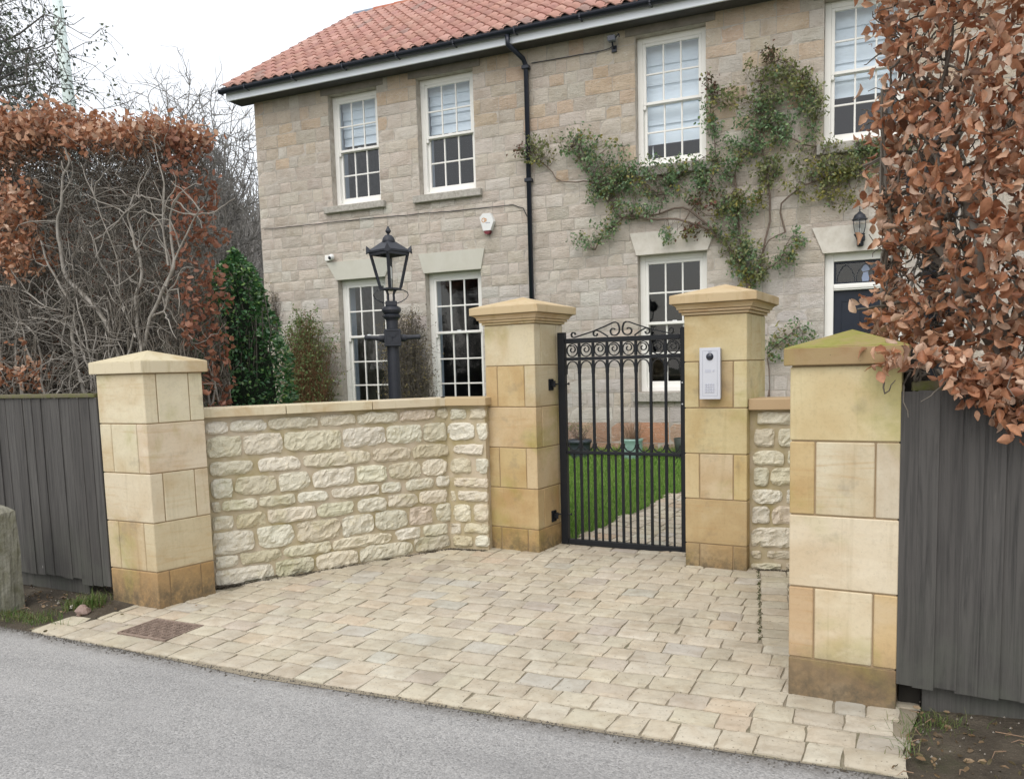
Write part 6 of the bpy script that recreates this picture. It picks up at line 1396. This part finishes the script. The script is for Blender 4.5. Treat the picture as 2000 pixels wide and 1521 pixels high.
# thin out patches so that stems and what is behind show through
keep = np.array([mnoise.noise(Vector((p[0] * 3.2 + 5, p[1] * 3.2, p[2] * 3.0))) > -0.38 for p in A]) ; keep[-len(hang):] = True
A = A[keep]
pj = [(-((np.array(p) - [0, 0, 1.6]) @ np.array(Fv)), p) for p in A]
def px_(p):
    d = Vector((p[0], p[1], p[2] - 1.6)); w_ = d.dot(Fv); return 1023.9 + 1580.1 * d.dot(Rv) / w_, 879.5 - 1580.1 * d.dot(Uv) / w_, w_
info = [px_(p) for p in A]; order = sorted([i for i in range(len(A)) if -20 < info[i][0] < 2010 and -20 < info[i][1] < 1500], key=lambda i: info[i][2]); big = order[:300]; rest = np.array([i for i in range(len(A)) if i not in set(big)])
Dr = rng.normal(0, 1, A.shape); Dr[:, 2] -= 0.75; sz = rng.uniform(0.036, 0.066, len(A))
V, F = leaves(A[rest], Dr[rest], sz[rest], 'beech'); mesh_obj('leaves', V, F, BEECH, rh, kind='stuff', smooth=True)
T_, TF_ = leaf_template('beech'); lm = []
for v in range(6):
    Tn = T_.copy(); Tn[:, 2] += rng.normal(0, .45) * (Tn[:, 0] - .3) ** 2 + rng.normal(0, .6) * Tn[:, 1] ** 2 * 2; Tn[:, 1] *= rng.uniform(.75, 1.25); Tn[:, 2] += rng.normal(0, .02, len(Tn))
    me = bpy.data.meshes.new('leaf'); me.from_pydata(Tn.tolist(), [], TF_.tolist()); me.materials.append(BEECH_O); me.polygons.foreach_set('use_smooth', [True] * len(TF_)); lm.append(me)
Rm = rot_from(Dr[big], rng.uniform(0, 6.28, len(big)))
for k, i in enumerate(big):
    o = bpy.data.objects.new('leaf', lm[k % 6]); C.objects.link(o); o.parent = rh; o.location = Vector(A[i]) - ORG[rh]; o.rotation_euler = Matrix(Rm[k].tolist()).to_euler(); o.scale = (sz[i],) * 3

# --- evergreen laurel column, shrubs, climbing rose
def bush_shell(n, c, rx, ry, z0, z1, prof, rough=0.12):
    out = []
    u = rng.uniform(0, 1, n); a = rng.uniform(0, 2 * math.pi, n); k = 1 - np.abs(rng.normal(0, .14, n)); r = np.interp(u, prof[0], prof[1])
    x = c[0] + rx * r * k * np.cos(a); y = c[1] + ry * r * k * np.sin(a); z = z0 + (z1 - z0) * u; P = np.stack([x, y, z], 1)
    nn = np.array([mnoise.noise(Vector((p[0] * 4, p[1] * 4, p[2] * 4))) for p in P]); P[:, 0] += nn * rough * np.cos(a); P[:, 1] += nn * rough * np.sin(a)
    D = np.stack([np.cos(a), np.sin(a), 0 * a - .1], 1) + rng.normal(0, .7, (n, 3)); return P, D
la = thing('laurel_bush', (-2.80, 8.15, gzf(-2.8, 8.15)), 'dark glossy evergreen bush tapering to a point between the left hedge and the house', 'bush')
Pb, Db = bush_shell(10500, (-2.82, 8.15), 0.57, 0.5, 0.3, 2.84, ([0, .3, .6, .85, 1], [1, 1, .82, .45, .04]))
V, F = leaves(Pb, Db, rng.uniform(.032, .055, len(Pb)), 'oval'); mesh_obj('leaves', V, F, LAUREL, la, kind='stuff', smooth=False)
top_f = []
for k in range(3600):
    x = -0.30 - rng.random() * 4.0; p0 = LH.p(x, rng.uniform(0.10, 0.52), ltop(x) - rng.uniform(.05, .62)); d = rng.normal(0, 1, 3) * [1, 1, .8] + [0, 0, .2]; d /= np.linalg.norm(d); Pp = [p0]
    for i in range(4): d = d + rng.normal(0, .42, 3); d /= np.linalg.norm(d); Pp.append(Pp[-1] + d * rng.uniform(.025, .05))
    Pp = np.array(Pp); Pp[:, 2] = np.minimum(Pp[:, 2], ltop(x) - .02); top_f.append((Pp, np.linspace(.0038, .0018, 5)))
twigs_mesh('upper_twigs', top_f, 3, BARK_D, lh, kind='stuff')
st = shrub_twigs(120, (-2.80, 8.15, .3), .33, 2.2, .03, r0=.012, seg=8); twigs_mesh('stems', st, 5, BARK_D, la)
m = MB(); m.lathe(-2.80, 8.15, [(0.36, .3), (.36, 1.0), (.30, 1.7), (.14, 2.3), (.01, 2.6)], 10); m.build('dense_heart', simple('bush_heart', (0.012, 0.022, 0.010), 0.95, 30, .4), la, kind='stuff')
def facade_bush(name, label, s_, y, rx, ry, z0, z1, prof, ntw, twm, nl, lm_, lsz, topbias=1.0, cat='shrub'):
    P0 = HF.p(s_, y); g = gzf(P0[0], P0[1]); t = thing(name, (P0[0], P0[1], g), label, cat); tw = []
    for i in range(ntw):
        a = rng.uniform(0, 6.28); u = rng.uniform(.35, 1); R_ = np.interp(u, *prof) * math.sqrt(rng.random()); end_ = np.array([R_ * rx * math.cos(a), R_ * ry * math.sin(a), z0 + (z1 - z0) * u]); b = np.array([rng.normal(0, rx * .18), rng.normal(0, ry * .18), z0])
        uu = np.linspace(0, 1, 8)[:, None]; Q = b + (end_ - b) * uu; Q[:, :2] = b[:2] + (end_ - b)[:2] * (uu ** 1.4); Q[1:] += rng.normal(0, .018, (7, 3)); Q = HF.w(np.stack([Q[:, 0] + s_, Q[:, 1] + y, Q[:, 2]], 1)); tw.append((Q, np.linspace(.0055, .0018, 8)))
        for q in range(3):
            j = rng.integers(3, 8); d = rng.normal(0, 1, 3); d[2] += .6; d /= np.linalg.norm(d); Z = [Q[j]]
            for w_ in range(4): d = d + rng.normal(0, .35, 3); d /= np.linalg.norm(d); Z.append(Z[-1] + d * .05)
            tw.append((np.array(Z), np.linspace(.003, .0014, 5)))
    twigs_mesh('twigs', tw, 3, twm, t, kind='stuff')
    ends = np.array([p[-1] for p, r in tw] + [p[len(p) // 2] for p, r in tw]); w_ = np.clip((ends[:, 2] - z0) / (z1 - z0), 0.02, 1) ** topbias; idx = rng.choice(len(ends), nl, p=w_ / w_.sum()); Pl = ends[idx] + rng.normal(0, .03, (nl, 3))
    V, F = leaves(Pl, rng.normal(0, 1, Pl.shape) + [0, 0, .3], rng.uniform(lsz * .7, lsz * 1.3, nl)); mesh_obj('leaves', V, F, lm_, t, kind='stuff'); return t
facade_bush('garden_shrub', 'round reddish-brown twiggy shrub with green tips against the house wall', -8.25, -0.34, 0.66, 0.30, 0.25, 2.50, ([0, .3, .6, .8, 1], [.35, .75, 1, .85, .2]), 620, BARK_R, 8500, SHRUBL, .036, 1.5)
facade_bush('clipped_shrub', 'dry brown clipped shrub on the house wall behind the lamp post', -6.44, -0.26, 0.42, 0.22, 0.25, 2.46, ([0, .2, .7, .9, 1], [.95, 1, 1, .85, .5]), 700, BARK_D, 6500, DEADL, .030, .3)
ivy = facade_bush('wall_creeper', 'small dry creeper on the left corner of the house wall', -9.05, -0.05, 0.14, 0.04, 2.3, 2.95, ([0, .5, 1], [.3, 1, .6]), 30, BARK_D, 160, DEADL, .03, .5, 'creeper')

rose = thing('climbing_rose', tuple(HF.p(-1.47, -0.12, 0.42)), 'sprawling climbing rose with green and yellowing leaves trained over the house front', 'climbing plant')
def on_wall(pts, y0=-0.05, wob=0.02, step=0.10):
    P = []
    for (a, b), (c, d) in zip(pts[:-1], pts[1:]):
        n = max(2, int(math.hypot(c - a, d - b) / step))
        for k in range(n): u = k / n; P.append((a + (c - a) * u, y0, b + (d - b) * u))
    P.append((pts[-1][0], y0, pts[-1][1])); P = np.array(P); 
    for k in range(1, len(P) - 1): P[k] += [rng.normal(0, wob), rng.normal(0, wob * .8), rng.normal(0, wob)]
    Q = P.copy(); Q[1:-1] = (P[:-2] + 2 * P[1:-1] + P[2:]) / 4; return Q
stems = []
for k, pts in STEMS.items():
    r0 = {'P': .034, 'A': .019, 'C': .018, 'E': .015, 'B': .015, 'F': .013}.get(k, .009); Q = on_wall(pts, -0.06 if k != 'P' else -0.10); stems.append((HF.w(Q), np.linspace(r0, max(.004, r0 * .45), len(Q))))
Q = on_wall([(-1.437, 1.2), (-1.46, 0.42)], -0.11); stems.append((HF.w(Q), np.full(len(Q), .036)))
Q = on_wall([(-1.25, 1.26), (-1.40, 0.42)], -0.10); stems.append((HF.w(Q), np.full(len(Q), .012)))
twigs_mesh('stems', stems, 7, BARK_ROSE, rose)
allp = np.concatenate([s_[0] for s_ in stems]); tw = []; LV = {0: [], 1: [], 2: [], 3: []}
for (s_, z_, rx, rz, hue) in BLOBS:
    n = int(16 + 290 * rx * rz * 4); c = HF.p(s_, -0.1, z_)
    for i in range(max(10, int(n * .42))):
        a = rng.uniform(0, 6.28); r_ = math.sqrt(rng.random()); t0 = HF.p(s_ + rx * r_ * math.cos(a) * 1.05, rng.uniform(-.20, -.04), z_ + rz * r_ * math.sin(a) * 1.05)
        near_ = allp[np.argmin(((allp - t0) ** 2).sum(1) + rng.random(len(allp)) * .02)]
        mid = (near_ + t0) / 2 + rng.normal(0, .035, 3); Pq = np.array([near_, near_ * .55 + mid * .45 + rng.normal(0, .015, 3), mid, mid * .5 + t0 * .5 + rng.normal(0, .015, 3), t0]) if np.linalg.norm(near_ - t0) < .5 else np.array([t0 + rng.normal(0, .06, 3), t0 + rng.normal(0, .03, 3), t0])
        tw.append((Pq, np.linspace(.004, .0016, len(Pq))))
        m_ = rng.integers(5, 10); h = hue if rng.random() < .72 else rng.choice([0, 1, 1, 2])
        LV[int(h)].append(t0 + rng.normal(0, .033, (m_, 3)) - 0.012 * HF.y); LV[int(h)].append(Pq[-2] + rng.normal(0, .03, (m_ // 3 + 1, 3)))
twigs_mesh('twigs', tw, 3, BARK_ROSE, rose, kind='stuff')
for h, mt, nm in ((0, ROSE0, 'green_leaves'), (1, ROSE1, 'olive_leaves'), (2, ROSE2, 'yellow_leaves'), (3, ROSE3, 'red_leaves')):
    Pq = np.concatenate(LV[h]); l = (Pq - HF.o) @ HF.y; Pq -= np.clip(l + 0.02, 0, None)[:, None] * HF.y
    D = rng.normal(0, 1, Pq.shape) - HF.y * .5 + [0, 0, -.5]; V, F = leaves(Pq, D, rng.uniform(.030, .056, len(Pq)), 'oval'); mesh_obj(nm, V, F, mt, rose, kind='stuff')

# --- far trees
def tree(name, label, x, y, h, r, depth, mat, lean=(0, 0), kink=.16, split=(2, 4), shrink=.74, leafmat=None, nleaf=0, ls=.1, group=None, nside=.6, up=.05, first=0.28, kd=.8, seg=6, wide=0.3):
    z = gzf(x, y); t = thing(name, (x, y, z), label, 'tree', group); out = []
    def egg(q):                                               # crown outline: an uneven egg
        ang = math.atan2(q[1] - y, q[0] - x); rr = math.hypot(q[0] - x, q[1] - y); u = (q[2] - z) / h
        lim = h * wide * math.sqrt(max(0.02, 1 - ((u - .55) / .47) ** 2)) * (1 + .22 * math.sin(3 * ang + x) + .12 * math.sin(7 * ang)) if u > .12 else h * .1
        q2 = q.copy()
        if rr > lim: q2[0] = x + (q[0] - x) * lim / rr; q2[1] = y + (q[1] - y) * lim / rr
        q2[2] = min(q[2], z + h * (1 + .03 * math.sin(5 * ang))); return q2
    grow((x, y, z - .1), (lean[0], lean[1], 1), h * first, r, depth, out, kink, split, shrink, up, seg, egg, nside, kd)
    tr = [(p, q) for p, q, d in out if d == depth]; tb = [(p, q) for p, q, d in out if d < depth]
    twigs_mesh('trunk', tr, 8, mat, t); twigs_mesh('branches', [(p, np.maximum(q, .006 if h < 9 else .012)) for p, q in tb], 3, mat, t, kind='stuff')
    if leafmat:
        ends = np.array([p[-1] for p, q in tb]); Pl = ends[rng.integers(0, len(ends), nleaf)] + rng.normal(0, ls * 1.6, (nleaf, 3)); V, F = leaves(Pl, rng.normal(0, 1, Pl.shape) + [0, 0, -.4], rng.uniform(ls * .6, ls * 1.4, nleaf)); mesh_obj('crown', V, F, leafmat, t, kind='stuff')
    return t
def limb(p0, p1, sag, n, wob):
    u = np.linspace(0, 1, n)[:, None]; P = p0 + (p1 - p0) * u; P[:, 2] += sag * 4 * (u * (1 - u))[:, 0]; P[1:-1] += rng.normal(0, wob, (n - 2, 3)); return P
def crown_tree(name, label, x, y, h, w, base, nl, ns, nt, mat, group=None, droop=0.0, r=.1, rt=.008, leafmat=None, ls=.06, lean=0):
    """trunk, limbs that reach the outline of an uneven egg-shaped crown, side branches and fine twigs"""
    z = gzf(x, y); t = thing(name, (x, y, z), label, 'tree', group); c0 = np.array([x, y, z]); tr = limb(c0 - [0, 0, .1], c0 + [lean, 0, h * .86], 0, 12, h * .008); twigs_mesh('trunk', [(tr, np.linspace(r, r * .25, 12))], 8, mat, t); tw = []; ends = []
    for i in range(nl):
        u = base + (1 - base) * (i + rng.random()) / nl; a = rng.uniform(0, 6.283); k = (u - base) / (1 - base); s0 = c0 + (tr[min(11, int(u * .8 * 11))] - c0)
        R_ = w * math.sqrt(max(.03, 1 - (1.9 * k - .8) ** 2 * .8)) * rng.uniform(.72, 1.08); tip = c0 + np.array([R_ * math.cos(a) + lean, R_ * math.sin(a), h * min(1.0, u + .18 * (1 - k) * (1 - droop * 2.2)) * rng.uniform(.95, 1.03)])
        L = limb(s0, tip, -.05 * h * (1 - 2 * droop) if droop < .4 else .06 * h, 9, h * .010); tw.append((L, np.linspace(r * .38, rt, 9)))
        for j in range(ns):
            q = L[rng.integers(2, 9)]; d = rng.normal(0, 1, 3); d[2] = abs(d[2]) * (1 if droop == 0 else -droop); d /= np.linalg.norm(d); l = h * rng.uniform(.05, .12); S_ = limb(q, q + d * l, -.02 * h if droop else .01 * h, 6, h * .004); tw.append((S_, np.linspace(rt * 1.3, rt * .7, 6))); ends.append(S_[-1])
            for m_ in range(nt):
                q2 = S_[rng.integers(1, 6)]; d2 = d * .5 + rng.normal(0, .6, 3) + [0, 0, .3 if not droop else -.5]; d2 /= np.linalg.norm(d2); T_w = limb(q2, q2 + d2 * h * rng.uniform(.02, .055), 0, 4, h * .0015); tw.append((T_w, np.linspace(rt * .7, rt * .45, 4))); ends.append(T_w[-1]); ends.append(T_w[1])
    twigs_mesh('branches', tw, 3, mat, t, kind='stuff')
    if leafmat: E2 = np.array(ends); E2 = E2[rng.random(len(E2)) < .8] ; Pl = np.repeat(E2, 2, 0) + rng.normal(0, .05, (len(E2) * 2, 3)); V, F = leaves(Pl, rng.normal(0, 1, Pl.shape) + [0, 0, -.6], rng.uniform(ls * .6, ls * 1.4, len(Pl))); mesh_obj('crown', V, F, leafmat, t, kind='stuff')
    return t
crown_tree('evergreen_tree', 'tall dark tree with drooping leafy twigs at the top left corner', -10.7, 15.2, 10.8, 2.6, .36, 95, 16, 5, BARK_FAR, None, .5, .17, .008, EVERG, .075)
GR = 'bare winter trees behind the hedge and house'
labs = ['bare winter tree furthest left behind the hedge', 'bare thin-twigged tree just right of the pale pole', 'bare tree rising over the middle of the left hedge', 'bare tree with a fine rounded crown above the hedge end', 'bare tree between the hedge and the house gable', 'bare tree tight against the left edge of the house', 'lower bushy bare tree behind the laurel bush', 'bare scrubby tree behind the left hedge trunk']
spec = [(-16.5, 27, 7.4, 2.2), (-14.2, 27, 7.6, 2.2), (-12.4, 26, 7.8, 2.2), (-10.3, 25, 10.0, 2.1), (-8.7, 23, 8.8, 1.7), (-7.6, 20.5, 8.0, 1.4), (-6.5, 17.5, 5.0, 1.2), (-8.9, 16.5, 4.9, 1.6)]
for k, (x, y, h, w_) in enumerate(spec):
    crown_tree('bare_tree', labs[k], x, y, h, w_, .22, 34, 16, 5, BARK_FAR, GR, 0.0, .10 if h > 6 else .06, .010 if y > 19 else .007)
# undergrowth that fills the gap between hedge and house
ug = thing('undergrowth', (-6.2, 14.5, .4), 'tangled bare undergrowth filling the gap beyond the hedge', 'thicket'); tw = []
for i in range(2600):
    x = rng.uniform(-10, -5.3); y = rng.uniform(14.3, 17.5); hh = rng.uniform(1.5, 4.0) * (1 if rng.random() < .6 else .6); d = rng.normal(0, .18, 3) + [-.05, 0, 1]; d /= np.linalg.norm(d); Pp = [np.array([x, y, gzf(x, y) + rng.uniform(0, 2.4)])]; n_ = 7
    for q in range(n_): d = d + rng.normal(0, .16, 3); d /= np.linalg.norm(d); Pp.append(Pp[-1] + d * hh / n_)
    if max(q[0] / q[1] for q in Pp) < -.342: tw.append((np.array(Pp), np.linspace(.013, .005, n_ + 1)))
for i in range(7000):
    x = rng.uniform(-9.5, -4.8); y = rng.uniform(13.8, 17.0); d = rng.normal(0, 1, 3) + [0, 0, .6]; d /= np.linalg.norm(d); Pp = [np.array([x, y, rng.uniform(.5, 5.0) if rng.random() < .8 else rng.uniform(.5, 3)])]
    for q in range(4): d = d + rng.normal(0, .4, 3); d /= np.linalg.norm(d); Pp.append(Pp[-1] + d * rng.uniform(.08, .16))
    if max(q[0] / q[1] for q in Pp) < -.342: tw.append((np.array(Pp), np.linspace(.006, .0035, 5)))
twigs_mesh('twigs', tw, 3, BARK_FAR, ug, kind='stuff')
Pu = np.stack([rng.uniform(-9, -4.75, 5200), rng.uniform(13.8, 15.5, 5200), rng.uniform(.4, 3.4, 5200) ], 1); V, F = leaves(Pu, rng.normal(0, 1, Pu.shape), .075, 'oval'); mesh_obj('ivy_leaves', V, F, m_leaf('ivy_leaf', [(.06, .075, .035), (.10, .11, .05), (.045, .055, .03)], .2), ug, kind='stuff')
bank = thing('far_bank', (-14, 44, 0), 'far wooded bank showing grey-brown through the bare trees', 'wood'); tw = []
for i in range(11000):
    x = rng.uniform(-40, -8); y = rng.uniform(33, 60); hh = rng.uniform(2.5, 6.2); d = rng.normal(0, .3, 3) + [0, 0, 1]; Pp = [np.array([x, y, float(gz(x, y)) + float(hillz(x, y)) + rng.uniform(0, 3.0)])]
    for q in range(5): d = d / np.linalg.norm(d) + rng.normal(0, .3, 3); Pp.append(Pp[-1] + d / np.linalg.norm(d) * hh / 5)
    tw.append((np.array(Pp), np.linspace(.04, .014, 6)))
twigs_mesh('saplings', tw, 3, BARK_FAR, bank, kind='stuff')
po = thing('flagpole', (-15.9, 30, 0.5), 'tall pale pole rising behind the left hedge', 'pole')
m = MB(); m.tube([(-15.62, 30, 0.4), (-15.90, 30, 11.6), (-16.06, 30, 15.5)], [.24, .20, .16], 14); m.build('shaft', POLE_M, po, smooth=True)

# --- moss in the long straight joint on the right of the paving
mb = MB()
for (a_, b_), (c_, d_) in zip(CH[:2], CH[1:3]):
    L_ = math.hypot(c_ - a_, d_ - b_)
    for k in range(int(L_ * 230)):
        u = rng.random(); x = a_ + (c_ - a_) * u + rng.normal(0, .006); y = b_ + (d_ - b_) * u + rng.normal(0, .006); r_ = rng.uniform(.002, .006); zz = gzf(x, y) + .002; kq = [rng.uniform(.6, 1.3) for _ in range(4)]
        mb.add([(x + r_ * kq[0], y, zz - r_ * .3), (x, y + r_ * kq[1], zz - r_ * .3), (x - r_ * kq[2], y, zz - r_ * .3), (x, y - r_ * kq[3], zz - r_ * .3), (x, y, zz + r_ * .8)], [(0, 1, 4), (1, 2, 4), (2, 3, 4), (3, 0, 4)])
tag(mb.build('joint_moss', simple('joint_moss', (0.075, 0.085, 0.035), 0.95, 60, .5, dark=(.5, .4, .3))), 'dark moss in the long straight joint of the paving near the right wall', 'moss', kind='stuff')
# dirt and moss where the walls meet the paving
mb = MB()
for (p0, p1, n_) in ((W0, W1, 900), (W1, W2, 260), (RW0, RW1, 260)):
    for k in range(n_):
        u = rng.random(); d_ = (p1 - p0) / np.linalg.norm(p1 - p0); nn_ = np.array([d_[1], -d_[0]]); q = p0 + (p1 - p0) * u + nn_ * (.018 + abs(rng.normal(0, .014))); r_ = rng.uniform(.0025, .009); zz = gzf(q[0], q[1]) + .002; kq = [rng.uniform(.6, 1.3) for _ in range(4)]
        mb.add([(q[0] + r_ * kq[0], q[1], zz - r_ * .3), (q[0], q[1] + r_ * kq[1], zz - r_ * .3), (q[0] - r_ * kq[2], q[1], zz - r_ * .3), (q[0], q[1] - r_ * kq[3], zz - r_ * .3), (q[0], q[1], zz + r_ * .9)], [(0, 1, 4), (1, 2, 4), (2, 3, 4), (3, 0, 4)])
tag(mb.build('wall_foot_debris', simple('wall_foot_debris', (0.085, 0.07, 0.05), 0.95, 60, .5)), 'dark crumbs and moss gathered along the foot of the rubble walls', 'debris', kind='stuff')
# --- small things on the verges
rk = thing('loose_rock', (-2.935, 5.205, gzf(-2.935, 5.205)), 'fist-sized pinkish rock at the edge of the setts by the left pillar', 'rock')
def rock(c, r, mat, name, par=None, sq=.75):
    V = []; F = []; n = 12; o = random.uniform(0, 99)
    for i in range(8):
        a = math.pi * i / 7
        for k in range(n):
            b = 2 * math.pi * k / n; v = Vector((math.sin(a) * math.cos(b), math.sin(a) * math.sin(b), math.cos(a))); q = r * (1 + .38 * mnoise.noise(v * 1.6 + Vector((o, 0, 0)))); V.append((c[0] + v.x * q, c[1] + v.y * q, c[2] + v.z * q * sq))
    for i in range(7):
        for k in range(n): F.append((i * n + k, (i + 1) * n + k, (i + 1) * n + (k + 1) % n, i * n + (k + 1) % n))
    return mesh_obj(name, V, F, mat, par)
rock((-2.935, 5.205, gzf(-2.9, 5.2) + .030), .048, ROCK, 'stone', rk)
o = rock((-3.07, 5.33, gzf(-3.07, 5.33) + .025), .018, PALE_PEB, 'pebble'); tag(o, 'small cream pebble in the grass behind the pinkish rock', 'pebble')
m = MB(); Vp = []
for k in range(300):
    if k < 150: l = RD.p(rng.uniform(-5.2, -3.0), rng.uniform(.05, .75))
    else: l = RD.p(rng.uniform(1.0, 2.6), rng.uniform(-.05, .75))
    if inside(l[0], l[1], POLY): continue
    r_ = rng.uniform(.002, .007) * (2 if rng.random() < .05 else 1); zz = gzf(l[0], l[1]) + .02; kq = [rng.uniform(.6, 1.3) for _ in range(4)]
    m.add([(l[0] + r_ * kq[0], l[1], zz - r_ * .3), (l[0], l[1] + r_ * kq[1], zz - r_ * .3), (l[0] - r_ * kq[2], l[1], zz - r_ * .3), (l[0], l[1] - r_ * kq[3], zz - r_ * .3), (l[0], l[1], zz + r_)], [(0, 1, 4), (1, 2, 4), (2, 3, 4), (3, 0, 4)])
tag(m.build('gravel', simple('verge_gravel', (0.26, 0.235, 0.20), 0.95, 30, .5)), 'scattered small stones on the bare earth verges', 'gravel', kind='stuff')
def ver_z(P):
    L = RD.loc(P); right = L[:, 0] > 0
    return gz(P[:, 0], P[:, 1]) + np.where(right, .010, .012)
def tufts(cs, n, sd, hgt, mat, name, label, w=.005, lean=.8):
    def smp(_):
        P = []
        for (x, y) in cs:
            q = np.stack([rng.normal(x, sd, n), rng.normal(y, sd * .8, n), np.zeros(n)], 1); P.append(q)
        P = np.concatenate(P); P = P[[not inside(p[0] , p[1], POLY) or rng.random() < .12 for p in P]]; P[:, 2] = ver_z(P) - .01; return P
    return blades(0, smp, hgt, w, mat, name, label, lean)
tufts([(-2.98, 5.37), (-2.94, 5.42), (-3.06, 5.33), (-2.99, 5.33)], 90, .045, (.05, .13), GRASSV, 'grass_tuft', 'green grass tuft at the foot of the left pillar', .006, .9)
tufts([tuple(RD.p(-4.45 + .14 * k, .16 + .03 * math.sin(k * 3))[:2]) for k in range(6)], 130, .06, (.02, .06), GRASSV, 'verge_grass', 'short patchy grass on the left verge', .004, 1.2)
tufts([(1.50, 3.20), (1.56, 3.24), (1.46, 3.10), (1.62, 3.26), (1.43, 3.02), (1.70, 3.22)], 55, .045, (.03, .09), GRASSV, 'weed_tuft', 'straggly grass and weeds where the setts end by the right pillar', .0035, 1.4)
tufts([tuple(f_) for f_ in [(1.55 + .12 * k, 3.28 - .075 * k) for k in range(12)]], 9, .05, (.02, .06), GRASSV, 'weed_fringe', 'thin weeds under the right-hand fence', .003, 1.4)
tufts([(-0.62, 6.66), (-0.58, 6.63), (-0.68, 6.64), (-.5, 6.6)], 1, .02, (.01, .02), GRASSV, 'wall_foot_weeds', 'tiny weeds in the corner of the rubble wall', .003, 1.2)
def litter(n, gen, size, name, label):
    P = gen(n); P = P[[not inside(p[0], p[1], POLY) or rng.random() < .04 for p in P]]; P[:, 2] = ver_z(P) + .008; D = rng.normal(0, 1, P.shape) * [1, 1, .12]; V, F = leaves(P, D, rng.uniform(size[0], size[1], len(P)), 'oval'); tag(mesh_obj(name, V, F, LITTER, None, origin=(0, 0, 0)), label, 'leaf litter', kind='stuff')
litter(420, lambda n: RD.w(np.stack([rng.uniform(-5.5, -3.0, n), np.abs(rng.normal(.45, .25, n)), np.zeros(n)], 1)), (.012, .035), 'leaf_litter', 'dead leaves and bits lying on the left verge')
litter(620, lambda n: RD.w(np.stack([rng.uniform(1.0, 3.4, n), rng.normal(.28, .28, n), np.zeros(n)], 1)), (.012, .04), 'leaf_litter', 'dead leaves and twigs lying on the dark earth by the right fence')
tw = []
for k in range(60):
    p = RD.p(rng.uniform(1.1, 2.6), rng.uniform(-.02, .5)) if k > 20 else RD.p(rng.uniform(-4.8, -3.3), rng.uniform(.2, .6)); a = rng.uniform(0, 6.28); l = rng.uniform(.03, .12)
    if inside(p[0], p[1], POLY): continue
    zz = gzf(p[0], p[1]) + .026; tw.append((np.array([[p[0], p[1], zz], [p[0] + l * .5 * math.cos(a), p[1] + l * .5 * math.sin(a), zz + .008], [p[0] + l * math.cos(a + .3), p[1] + l * math.sin(a + .3), zz]]), np.array([.002, .0022, .001])))
tag(twigs_mesh('fallen_twigs', tw, 4, STRAW, None, kind='stuff'), 'dry fallen twigs on the earth verges', 'twigs')
print('objects', len(bpy.data.objects), 'faces', sum(len(m_.polygons) for m_ in bpy.data.meshes))
